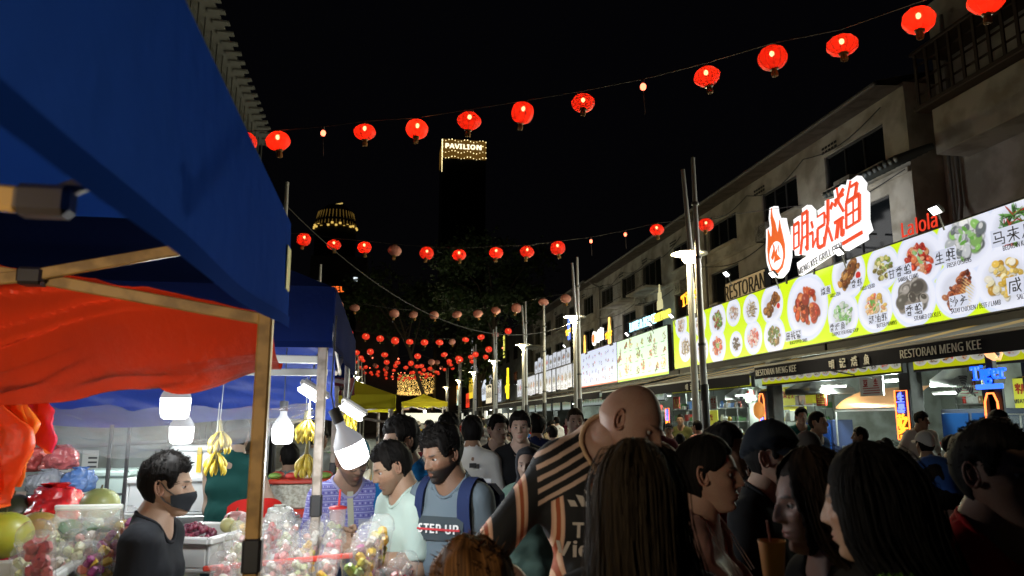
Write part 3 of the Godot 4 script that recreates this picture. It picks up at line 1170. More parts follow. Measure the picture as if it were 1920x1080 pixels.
func lit_print(t: Texture2D, e: float) -> StandardMaterial3D:
	var m := StandardMaterial3D.new()
	m.albedo_color = Color(0.35, 0.35, 0.35)
	m.albedo_texture = t
	m.roughness = 0.35
	m.emission_enabled = true
	m.emission = Color.WHITE
	m.emission_operator = BaseMaterial3D.EMISSION_OP_MULTIPLY
	m.emission_texture = t
	m.emission_energy_multiplier = e
	return m


const FACE := Basis(Vector3(0, 0, 1), Vector3(0, 1, 0), Vector3(-1, 0, 0))


func panel_light(at: Vector3, w: float, h: float, energy: float, c := Color.WHITE) -> void:
	var l := AreaLight3D.new()
	l.name = numbered("panel_light", self)
	l.area_size = Vector2(w, h)
	l.light_energy = energy
	l.light_color = c
	l.shadow_enabled = true
	add_child(l, true)
	l.position = at
	l.basis = Basis(Vector3(0, 0, -1), Vector3(0, 1, 0), Vector3(1, 0, 0))


func face_quad(z0: float, z1: float, y0: float, y1: float) -> MB:
	# a printed sheet that looks towards the street; its left end is the far one
	var m := MB.new()
	m.quad(Vector3(0, y0, z0), Vector3(0, y0, z1), Vector3(0, y1, z1), Vector3(0, y1, z0), Vector3(-1, 0, 0))
	return m


func board(called: String, label: String, z0: float, z1: float, y0: float, y1: float, x: float, m: Material, group := "", deep := 0.18) -> Node3D:
	# a lit sign box on the shopfront
	var cz := (z0 + z1) * 0.5
	var t := thing(called, label, "sign", Vector3(x, y0, cz), 0.0, group)
	var b := MB.new()
	b.box(Vector3(deep * 0.5 + 0.003, (y1 - y0) * 0.5, 0), Vector3(deep, y1 - y0 + 0.05, z1 - z0 + 0.05), 0.01)
	part("sign_case", b, paint(0.03, 0.03, 0.035, 0.5), t)
	part("printed_face", face_quad(z0 - cz, z1 - cz, 0.02, y1 - y0 - 0.02), m, t, Vector3(-0.003, 0, 0))
	return t


func window_in(house: Node3D, x: float, z0: float, z1: float, y0: float, y1: float, cols: int, wall: Material) -> void:
	# a recessed window: frame with mullions, dark panes, a sill that stands out; coordinates under the house
	var f := MB.new()
	var cy := (y0 + y1) * 0.5
	var cz := (z0 + z1) * 0.5
	for s in [-1.0, 1.0]:
		f.box(Vector3(x + 0.08, cy, cz + s * ((z1 - z0) * 0.5 - 0.035)), Vector3(0.06, y1 - y0 - 0.004, 0.066), 0.006)
		f.box(Vector3(x + 0.08, cy + s * ((y1 - y0) * 0.5 - 0.035), cz), Vector3(0.058, 0.066, z1 - z0 - 0.14), 0.006)
	var o := part("window", f, paint(0.10, 0.10, 0.10, 0.5, {"metal": 0.3}), house)
	for k in cols:
		var a := lerpf(z0 + 0.07, z1 - 0.07, float(k) / cols)
		var b := lerpf(z0 + 0.07, z1 - 0.07, float(k + 1) / cols)
		var p := MB.new()
		p.box(Vector3(x + 0.10, cy, (a + b) * 0.5), Vector3(0.012, y1 - y0 - 0.14, b - a - 0.03))
		part("pane", p, paint(0.008, 0.010, 0.012, 0.12), o)
		if k:
			var d := MB.new()
			d.box(Vector3(x + 0.075, cy, a), Vector3(0.045, y1 - y0 - 0.145, 0.03), 0.004)
			part("mullion", d, paint(0.10, 0.10, 0.10, 0.5, {"metal": 0.3}), o)
	var s := MB.new()
	s.box(Vector3(x - 0.05, y0 - 0.045, cz), Vector3(0.24, 0.08, z1 - z0 + 0.16), 0.012)
	part("sill", s, wall, o)


func wall_with(m: MB, x: float, z0: float, z1: float, y0: float, y1: float, holes: Array, thick := 0.3) -> void:
	# a wall across x with rectangular openings [z0, z1, y0, y1], made of butted blocks
	var zs := [z0, z1]
	var ys := [y0, y1]
	for h in holes:
		zs.append_array([h[0], h[1]])
		ys.append_array([h[2], h[3]])
	zs.sort()
	ys.sort()
	for j in ys.size() - 1:
		var run := -1
		for i in zs.size():
			var solid := false
			if i < zs.size() - 1 and zs[i + 1] > zs[i] and ys[j + 1] > ys[j]:
				solid = true
				var cz: float = (zs[i] + zs[i + 1]) * 0.5
				var cy: float = (ys[j] + ys[j + 1]) * 0.5
				for h in holes:
					if cz > h[0] and cz < h[1] and cy > h[2] and cy < h[3]:
						solid = false
			if solid and run < 0:
				run = i
			elif not solid and run >= 0 and (i == zs.size() - 1 or zs[i + 1] > zs[i] or true):
				if i < zs.size() - 1 and zs[i + 1] == zs[i]:
					continue
				m.box(Vector3(x + thick * 0.5, (ys[j] + ys[j + 1]) * 0.5, (zs[run] + zs[i]) * 0.5), Vector3(thick, ys[j + 1] - ys[j], zs[i] - zs[run]))
				run = -1


func air_conditioner(at: Vector3, label: String) -> void:
	var t := thing("air_conditioner", label, "air conditioner", at, 0.0, "air conditioners on the shophouse walls")
	var b := MB.new()
	b.box(Vector3(-0.17, 0.28, 0), Vector3(0.32, 0.56, 0.78), 0.02)
	part("casing", b, paint(0.42, 0.41, 0.38, 0.6, {"tri": 2.0, "tex": "stain"}), t)
	var g := MB.new()
	for k in 3:
		g.lathe(Vector3(-0.338, 0.28, 0.1), [Vector2(0.07 + 0.07 * k, 0), Vector2(0.076 + 0.07 * k, 0.006), Vector2(0.07 + 0.07 * k, 0.012)], 24, Basis(Vector3(0, 0, 1), PI / 2))
	part("fan_guard", g, paint(0.03, 0.03, 0.03), t)
	var k := MB.new()
	for s in [-0.25, 0.25]:
		k.bar(Vector3(0, -0.02, s), Vector3(-0.34, -0.02, s), 0.03, 0.035)
	part("bracket", k, paint(0.1, 0.09, 0.08, 0.6, {"metal": 0.5}), t)


func shophouse(label: String, z0: float, z1: float, x: float, top: float, bays: int, hue: Array, balcony: Array, group: String) -> Node3D:
	var cz := (z0 + z1) * 0.5
	var wallm := paint(hue[0], hue[1], hue[2], 0.85, {"tri": 0.22, "tex": "stain", "bump": "cloth", "bumps": 0.35})
	var h := thing("shophouse", label, "building", Vector3(x, 0, cz), 0.0, group)
	var half := (z1 - z0) * 0.5
	var holes := []
	var bw := (z1 - z0) / bays
	for k in bays:
		var c := -half + bw * (k + 0.5)
		var ww := minf(bw * 0.36, 1.25)
		for y in [[6.15, 7.65], [8.55, top - 0.75]]:
			holes.append([c - ww + 0.25 * sin(k * 2.3), c + ww, y[0] - (0.5 if k in balcony else 0.0), y[1]])
	var m := MB.new()
	wall_with(m, 0.0, -half, half, 3.62, top, holes)
	for s in [-1.0, 1.0]:
		m.box(Vector3(4.65, (3.62 + top) * 0.5, s * (half - 0.15)), Vector3(8.7, top - 3.62, 0.3))
	m.box(Vector3(9.15, top * 0.5, 0), Vector3(0.3, top, half * 2.0 - 0.61))
	m.box(Vector3(4.65, 3.75, 0), Vector3(8.68, 0.2, half * 2.0 - 0.61))
	part("wall", m, wallm, h)
	for k in holes.size():
		var q: Array = holes[k]
		window_in(h, 0.0, q[0], q[1], q[2], q[3], 2 + k % 2, wallm)
	var r := MB.new()
	# a shallow roof with an eave that hangs out over the wall
	r.quad(Vector3(-0.75, top - 0.02, -half), Vector3(-0.75, top - 0.02, half), Vector3(5.0, top + 1.4, half), Vector3(5.0, top + 1.4, -half), Vector3(-0.3, 1, 0).normalized())
	r.quad(Vector3(-0.75, top - 0.16, -half), Vector3(-0.75, top - 0.16, half), Vector3(0.0, top - 0.10, half), Vector3(0.0, top - 0.10, -half), Vector3(0, -1, 0))
	r.quad(Vector3(-0.75, top - 0.16, -half), Vector3(-0.75, top - 0.16, half), Vector3(-0.75, top - 0.02, half), Vector3(-0.75, top - 0.02, -half), Vector3(-1, 0, 0))
	r.quad(Vector3(9.3, top, -half), Vector3(9.3, top, half), Vector3(5.0, top + 1.4, half), Vector3(5.0, top + 1.4, -half), Vector3(0.3, 1, 0).normalized())
	for s in [-1.0, 1.0]:
		r.tri(Vector3(0, top, s * half), Vector3(9.3, top, s * half), Vector3(5.0, top + 1.4, s * half), Vector3(0, 0, s))
	var roof := part("roof", r, paint(0.12, 0.10, 0.085, 0.8, {"tri": 0.5, "tex": "stain"}), h)
	var gt := MB.new()
	gt.tube([Vector3(-0.80, top - 0.11, -half), Vector3(-0.80, top - 0.11, half)], 0.06, 8)
	part("gutter", gt, paint(0.16, 0.155, 0.15, 0.6), roof)
	# string courses, slits under the eave, a downpipe
	var c := MB.new()
	for y in [5.95, 8.2]:
		c.box(Vector3(-0.05, y - 0.16, 0), Vector3(0.1, 0.14, half * 2.0 - 0.02), 0.015)
	part("string_course", c, wallm, h)
	for k in bays:
		var z: float = -half + bw * (k + 0.15)
		for j in 2:
			for i in 5:
				var v := MB.new()
				v.box(Vector3(-0.004, top - 0.48 - j * 0.13, z + i * 0.16), Vector3(0.02, 0.07, 0.11))
				part("air_brick", v, paint(0.012, 0.012, 0.012), h)
	var p := MB.new()
	p.tube([Vector3(-0.72, top - 0.2, -half + 0.7), Vector3(-0.12, top - 0.5, -half + 0.75), Vector3(-0.09, top - 0.8, -half + 0.75), Vector3(-0.09, 3.7, -half + 0.75)], 0.05, 8)
	part("downpipe", p, paint(0.2, 0.19, 0.17, 0.6), h)
	for k in balcony:
		var z: float = -half + bw * (k + 0.5)
		for y in [5.75, 8.1]:
			var b := MB.new()
			b.box(Vector3(-0.45, y, z), Vector3(0.9, 0.12, bw * 0.78), 0.01)
			var bo := part("balcony", b, wallm, h)
			var rl := MB.new()
			rl.bar(Vector3(-0.88, y + 0.95, z - bw * 0.38), Vector3(-0.88, y + 0.95, z + bw * 0.38), 0.04, 0.04)
			rl.bar(Vector3(-0.88, y + 0.15, z - bw * 0.38), Vector3(-0.88, y + 0.15, z + bw * 0.38), 0.03, 0.03)
			part("rail", rl, paint(0.06, 0.055, 0.05, 0.5), bo)
			for i in 16:
				var u := MB.new()
				u.bar(Vector3(-0.88, y + 0.06, z + bw * 0.38 * (i / 7.5 - 1.0)), Vector3(-0.88, y + 0.94, z + bw * 0.38 * (i / 7.5 - 1.0)), 0.014, 0.014, 0.0)
				part("baluster", u, paint(0.06, 0.055, 0.05, 0.5), bo)
	return h


func street_lamp(at: Vector3, high: float, label: String, near: bool, warm := Color(1.0, 0.93, 0.72)) -> void:
	var t := thing("street_lamp", label, "street lamp", at, 0.0, "street lamps along the kerbs")
	var p := MB.new()
	p.lathe(Vector3.ZERO, [Vector2(0, 0), Vector2(0.15, 0), Vector2(0.15, 0.05), Vector2(0.085, 0.12), Vector2(0.075, 0.5), Vector2(0.06, high - 0.25), Vector2(0.05, high - 0.1), Vector2(0, high - 0.1)], 12)
	part("post", p, paint(0.3, 0.3, 0.29, 0.45, {"metal": 0.3}), t)
	var d := MB.new()
	d.lathe(Vector3(0, high, 0), [Vector2(0, 0.10), Vector2(0.10, 0.095), Vector2(0.36, 0.03), Vector2(0.37, 0.01), Vector2(0.30, 0.0), Vector2(0, 0.005)], 20)
	var mast := MB.new()
	mast.tube([Vector3(0.03, high + 0.09, 0), Vector3(-0.06, 6.75, 0)], [0.055, 0.04], 10)
	part("mast", mast, paint(0.36, 0.36, 0.36, 0.4, {"metal": 0.35}), t)
	part("lamp_hood", d, paint(0.35, 0.34, 0.32, 0.5), t)
	var g := MB.new()
	g.lathe(Vector3(0, high - 0.004, 0), [Vector2(0, 0), Vector2(0.17, 0), Vector2(0.15, -0.10), Vector2(0.10, -0.17), Vector2(0, -0.19)], 18)
	part("lamp_glass", g, glow(1.0, 0.88, 0.55, 3.5), t)
	omni(at + Vector3(-0.26, high - 0.12, 0.10), 15.0 if near else 11.0, warm, 0.10)


func flag_pole(at: Vector3, high: float, label: String, tip: float) -> void:
	var t := thing("flag_pole", label, "pole", at, 0.0, "bare flag poles along the kerb")
	var p := MB.new()
	p.lathe(Vector3.ZERO, [Vector2(0, 0), Vector2(0.075, 0), Vector2(0.072, 2.0), Vector2(0.068, 2.01), Vector2(0.06, high * 0.7), Vector2(0.052, high * 0.7 + 0.01), Vector2(0.04, high), Vector2(0, high)], 12, Basis(Vector3(0, 0, 1), tip))
	part("post", p, paint(0.36, 0.36, 0.36, 0.4, {"metal": 0.35}), t)
	var s := MB.new()
	s.lathe(Vector3(0, 0.3, 0), [Vector2(0.078, 0), Vector2(0.078, 2.0), Vector2(0.07, 2.02)], 12)
	part("sleeve", s, paint(0.02, 0.02, 0.02, 0.4), t)
	for y in [0.45, 0.7, 0.86]:
		var c := MB.new()
		c.lathe(Vector3(-sin(tip) * high * y, high * y, 0), [Vector2(0.05, -0.03), Vector2(0.075, -0.025), Vector2(0.075, 0.025), Vector2(0.05, 0.03)], 12)
		part("clamp", c, paint(0.10, 0.10, 0.10, 0.4, {"metal": 0.5}), t)


func floodlight(at: Vector3, label: String) -> void:
	var t := thing("floodlight", label, "floodlight", at, 0.0, "floodlights above the sign boards")
	var b := Basis(Vector3(0, 0, 1), 0.75).scaled(Vector3.ONE * 0.72)
	var c := MB.new()
	c.box(Vector3(0.0, 0, 0), Vector3(0.10, 0.30, 0.40), 0.015, b)
	part("housing", c, paint(0.04, 0.04, 0.04), t)
	var g := MB.new()
	g.box(b * Vector3(-0.056, 0, 0), Vector3(0.01, 0.25, 0.35), 0.003, b)
	part("lamp_glass", g, glow(1.0, 1.0, 0.98, 6.0), t)
	var s := MB.new()
	s.tube([Vector3(0.05, -0.1, 0), Vector3(0.15, -0.45, 0)], 0.02, 6)
	part("stem", s, paint(0.15, 0.15, 0.15), t)
	var l := SpotLight3D.new()
	l.name = numbered("flood_light", self)
	l.light_energy = 9.0
	l.light_size = 0.12
	l.spot_angle = 62.0
	l.spot_range = 40.0
	l.spot_attenuation = 2.0
	l.shadow_enabled = true
	add_child(l, true)
	l.position = at + b * Vector3(-0.16, 0, 0)
	l.basis = Basis.looking_at(b * Vector3(-1, 0, 0))


func tube_lamp(at: Vector3, ln: float, turn: float, label: String, energy: float) -> void:
	var t := thing("tube_light", label, "lamp", at, turn, "fluorescent tubes in the restaurants")
	var b := MB.new()
	b.box(Vector3(0, 0.035, 0), Vector3(ln, 0.05, 0.07), 0.006)
	part("fitting", b, paint(0.6, 0.6, 0.58), t)
	var g := MB.new()
	g.tube([Vector3(-ln * 0.48, -0.006, 0), Vector3(ln * 0.48, -0.006, 0)], 0.018, 8)
	part("tube", g, glow(0.92, 1.0, 0.96, 7.0), t)
	for s in [-1.0, 1.0]:
		var w := MB.new()
		w.tube([Vector3(s * ln * 0.4, 0.06, 0), Vector3(s * ln * 0.4, 0.35, 0)], 0.004, 4)
		part("hanger", w, paint(0.1, 0.1, 0.1), t)
	omni(at + Vector3(0, -0.09, 0), energy, Color(0.93, 1.0, 0.95), 0.1)


func neon(pts: Array, r: float, m: Material, under: Node) -> void:
	var b := MB.new()
	for line in pts:
		b.tube(line, r, 6)
	part("neon_tube", b, m, under)


func box_loop(z0: float, z1: float, y0: float, y1: float) -> Array:
	return [Vector3(0, y0, z0), Vector3(0, y1, z0), Vector3(0, y1, z1), Vector3(0, y0, z1), Vector3(0, y0, z0)]


func merged(lines: Array, r: float) -> Array:
	# the outline of a bundle of strokes, each grown by r
	var all: Array = []
	for l in lines:
		for p in Geometry2D.offset_polyline(l, r, Geometry2D.JOIN_ROUND, Geometry2D.END_ROUND):
			var cur: PackedVector2Array = p
			var rest: Array = []
			for q in all:
				var u := Geometry2D.merge_polygons(cur, q)
				var outer := []
				for w in u:
					if not Geometry2D.is_polygon_clockwise(w):
						outer.append(w)
				if outer.size() == 1:
					cur = outer[0]
				else:
					rest.append(q)
			rest.append(cur)
			all = rest
	return all


func glyph_lines(ch: String, at: Vector2, size: Vector2, slant := 0.0) -> Array:
	var out := []
	for s in String(GLYPH[ch]).split(" "):
		var pl := PackedVector2Array()
		for k in range(0, s.length() - 1, 2):
			var p := Vector2((s[k].to_int() - 4.5) * size.x / 9.0, (4.5 - s[k + 1].to_int()) * size.y / 9.0)
			pl.append(at + Vector2(p.x + p.y * slant, p.y + p.x * 0.12))
		out.append(pl)
	return out


func brush_sign() -> void:
	var t := thing("restaurant_sign", "white cut-out sign with red brush characters and a flame emblem", "sign", Vector3(11.86, 6.3, -18.6))
	var white := glow(1.0, 1.0, 1.0, 1.25)
	var red := glow(0.95, 0.09, 0.03, 0.85)
	var lines := []
	var k := 0
	for ch in ["明", "记", "烧", "鱼"]:
		lines.append_array(glyph_lines(ch, Vector2([-0.75, 0.12, 0.95, 1.75][k], [0.78, 0.62, 0.85, 0.80][k]), Vector2([0.85, 0.75, 0.92, 0.85][k], [1.25, 1.0, 1.35, 1.5][k]), 0.12))
		k += 1
	lines.append(PackedVector2Array([Vector2(-1.0, -0.22), Vector2(0.6, 0.05), Vector2(1.25, 0.15)]))
	lines.append(PackedVector2Array([Vector2(1.3, 0.0), Vector2(2.25, 0.28)]))
	for p in merged(lines, 0.19):
		var m := MB.new()
		m.poly(p, 0.0, 0.14)
		part("backing", m, white, t).basis = FACE
	var st := MB.new()
	k = 0
	lines.pop_back()
	lines.pop_back()
	for l in lines:
		for j in l.size() - 1:
			for q in Geometry2D.offset_polyline(PackedVector2Array([l[j], l[j + 1]]), 0.036 + 0.014 * sin(k * 1.9 + j), Geometry2D.JOIN_ROUND, Geometry2D.END_ROUND):
				st.poly(q, 0.141, 0.160 + 0.0011 * ((k * 5 + j) % 31))
		k += 1
	part("brush_characters", st, red, t).basis = FACE
	lettering("MENG KEE GRILL FISH", 0.19, Vector3(-0.155, -0.18, 0.12), FACE * Basis(Vector3(0, 0, 1), 0.14), paint(0.35, 0.35, 0.38), t, "Droid Sans", false, 0.02, 0.85)
	# flame emblem
	var fl := PackedVector2Array()
	for q in [[0, -0.98], [0.30, -0.86], [0.47, -0.55], [0.50, -0.2], [0.42, 0.12], [0.33, 0.42], [0.30, 0.62], [0.23, 0.40], [0.16, 0.22], [0.09, 0.36], [0.03, 0.62], [-0.10, 0.86], [-0.13, 1.12], [-0.21, 0.82], [-0.17, 0.5], [-0.21, 0.25], [-0.29, 0.22], [-0.36, 0.38], [-0.42, 0.52], [-0.45, 0.2], [-0.52, -0.15], [-0.50, -0.5], [-0.33, -0.85]]:
		fl.append(Vector2(q[0] - 2.1, q[1] + 0.85))
	for p in Geometry2D.offset_polygon(fl, 0.15, Geometry2D.JOIN_ROUND):
		var m := MB.new()
		m.poly(p, 0.0, 0.14)
		part("backing", m, white, t).basis = FACE
	var fm := MB.new()
	fm.poly(fl, 0.141, 0.17)
	part("flame_emblem", fm, glow(0.95, 0.16, 0.03, 0.85), t).basis = FACE
	var inn := MB.new()
	var ip := PackedVector2Array()
	for i in 24:
		ip.append(Vector2(-2.1 + 0.40 * cos(i * TAU / 24), 0.42 + 0.44 * sin(i * TAU / 24)))
	inn.poly(ip, 0.171, 0.175)
	part("emblem_disc", inn, white, t).basis = FACE
	var fi := MB.new()
	for q in [[[-0.30, 0.05], [-0.12, 0.30], [-0.16, 0.52], [-0.05, 0.36], [-0.04, 0.12], [-0.2, -0.05]], [[-0.02, 0.18], [0.12, 0.30], [0.06, 0.10], [0.28, -0.10], [-0.05, -0.12], [-0.16, -0.16]], [[0.16, 0.34], [0.19, 0.36], [0.21, 0.10], [0.17, 0.12]]]:
		var pp := PackedVector2Array()
		for v in q:
			pp.append(Vector2(v[0] - 2.1, v[1] + 0.36))
		fi.poly(pp, 0.1751, 0.185)
	part("emblem_figure", fi, glow(0.95, 0.16, 0.03, 0.85), t).basis = FACE
	var f := MB.new()
	for z in [-2.1, -0.6, 0.9]:
		f.bar(Vector3(0.12, -0.45, z), Vector3(0.12, 0.6, z), 0.05, 0.05)
		f.bar(Vector3(0.12, 0.4, z), Vector3(1.1, 0.4, z), 0.05, 0.05)
	part("support_frame", f, paint(0.05, 0.05, 0.05, 0.5), t)
	panel_light(Vector3(11.66, 7.0, -18.4), 4.0, 1.2, 2.5)


func beer_neon(label: String, at: Vector3, k: float, c1: Array, c2: Array, word: bool) -> void:
	# a neon bottle with the beer's name across it
	var t := thing("neon_sign", label, "neon sign", at)
	var pts := []
	for q in [[-0.16, 0], [-0.16, 0.75], [-0.06, 1.05], [-0.06, 1.35], [0.06, 1.35], [0.06, 1.05], [0.16, 0.75], [0.16, 0], [-0.16, 0]]:
		pts.append(Vector3(0, q[1] * k, q[0] * k))
	neon([pts], 0.035 * k, glow(c1[0], c1[1], c1[2], 2.2), t)
	var bk := MB.new()
	bk.box(Vector3(0.09, 0.62 * k, 0), Vector3(0.05, 1.5 * k, 0.5 * k), 0.01)
	part("back_plate", bk, paint(0.02, 0.02, 0.02), t)
	if word:
		lettering("Tiger", 0.30 * k, Vector3(-0.05, 0.45 * k, 0.0), FACE * Basis(Vector3(0, 0, 1), 0.12), glow(c2[0], c2[1], c2[2], 2.0), t, "Droid Serif", true, 0.03, 1.1)


func neon_column(label: String, at: Vector3, kind: int) -> void:
	var t := thing("neon_column", label, "neon sign", at)
	var bk := MB.new()
	bk.box(Vector3(0.06, 0.55, 0), Vector3(0.06, 1.16, 0.46), 0.01)
	part("back_plate", bk, paint(0.01, 0.01, 0.02), t)
	if kind == 0:
		neon([box_loop(-0.2, 0.2, 0.02, 1.1)], 0.016, glow(1.0, 0.22, 0.04, 3.0), t)
		var m := MB.new()
		strokes(m, "乾", Vector3(0, 0.42, 0), 0.30, 0.04, 0.03, FACE)
		strokes(m, "香", Vector3(0, 0.14, 0), 0.24, 0.035, 0.03, FACE)
		part("lettering", m, glow(1.0, 0.3, 0.02, 3.0), t)
		var n := MB.new()
		strokes(n, "風" if GLYPH.has("風") else "生", Vector3(0, 0.95, 0), 0.2, 0.03, 0.03, FACE)
		strokes(n, "黑", Vector3(0, 0.72, 0), 0.2, 0.03, 0.03, FACE)
		part("lettering", n, glow(0.08, 0.12, 1.0, 4.0), t)
	else:
		var pts := []
		for q in [[-0.19, -0.5], [-0.14, 0.9], [-0.07, 1.05], [0.07, 1.05], [0.14, 0.9], [0.19, -0.5], [-0.19, -0.5]]:
			pts.append(Vector3(0, q[1], q[0]))
		neon([pts], 0.018, glow(1.0, 0.22, 0.05, 3.0), t)
		lettering("CRYSTAL", 0.15, Vector3(-0.02, 0.3, 0.0), FACE * Basis(Vector3(0, 0, 1), PI / 2), glow(0.15, 0.2, 1.0, 4.0), t, "Droid Sans", true, 0.03)


func awning(label: String, z0: float, z1: float, drop: float, words: Array, group: String) -> void:
	var cz := (z0 + z1) * 0.5
	var half := (z1 - z0) * 0.5
	var t := thing("awning", label, "awning", Vector3(8.5, 2.68 - drop, cz), 0.0, group)
	var sl := Vector3(3.3, 0.66, 0)
	# the sloping cover is made of strips
	var n := int((z1 - z0) / 0.62)
	var nr := Vector3(-0.66, 3.3, 0).normalized()
	for k in n:
		var a := -half + (z1 - z0) * k / n
		var b := -half + (z1 - z0) * (k + 1) / n
		var m := MB.new()
		m.grid(4, 5, func(u, w): return Vector3(0.02, 0.30, lerpf(a, b, u)) + sl * w + Vector3(0, -0.05 * sin(w * PI) + 0.012 * sin(u * PI), 0), false, false)
		part("cover_strip", m, cloth(0.14, 0.08, 0.008, 2.0) if k % 3 == 1 else cloth(0.003, 0.003, 0.005, 2.0), t)
	var f := MB.new()
	f.grid(40, 3, func(u, w): return Vector3(-0.01 * sin(u * 40.0) * w, 0.27 - 0.27 * w + 0.006 * sin(u * 26.0) * w, lerpf(-half, half, u)), false, false)
	part("valance", f, cloth(0.012, 0.013, 0.022, 2.0), t)
	var r := MB.new()
	r.bar(Vector3(0.02, 0.29, -half), Vector3(0.02, 0.29, half), 0.05, 0.05, 0.008)
	part("front_rail", r, paint(0.25, 0.25, 0.25, 0.4, {"metal": 0.4}), t)
	for z in [-half + 0.1, 0.0, half - 0.1]:
		var p := MB.new()
		p.bar(Vector3(0.05, 0.25, z), Vector3(3.28, 0.70, z), 0.04, 0.05)
		p.bar(Vector3(3.25, 0.2, z), Vector3(1.4, 0.5, z), 0.03, 0.03)
		part("arm", p, paint(0.08, 0.08, 0.08, 0.4, {"metal": 0.4}), t)
	for w in words:
		if w[0] == "明記燒魚":
			var m := MB.new()
			var i := 0
			for ch in ["明", "記", "燒", "魚"]:
				strokes(m, ch, Vector3(-0.03, 0.13, w[1] - 0.54 + i * 0.36), 0.17, 0.02, 0.01, FACE)
				i += 1
			part("lettering", m, paint(0.55, 0.55, 0.55), t)
		else:
			lettering(w[0], 0.13, Vector3(-0.025, 0.135, w[1]), FACE, paint(0.6, 0.6, 0.6), t, "Droid Sans", false, 0.01)


func food_strip(label: String, z0: float, z1: float, y0: float, y1: float, x: float, t: Texture2D, e: float, group := "") -> void:
	board("light_box", label, z0, z1, y0, y1, x, lit_print(t, e), group, 0.12)


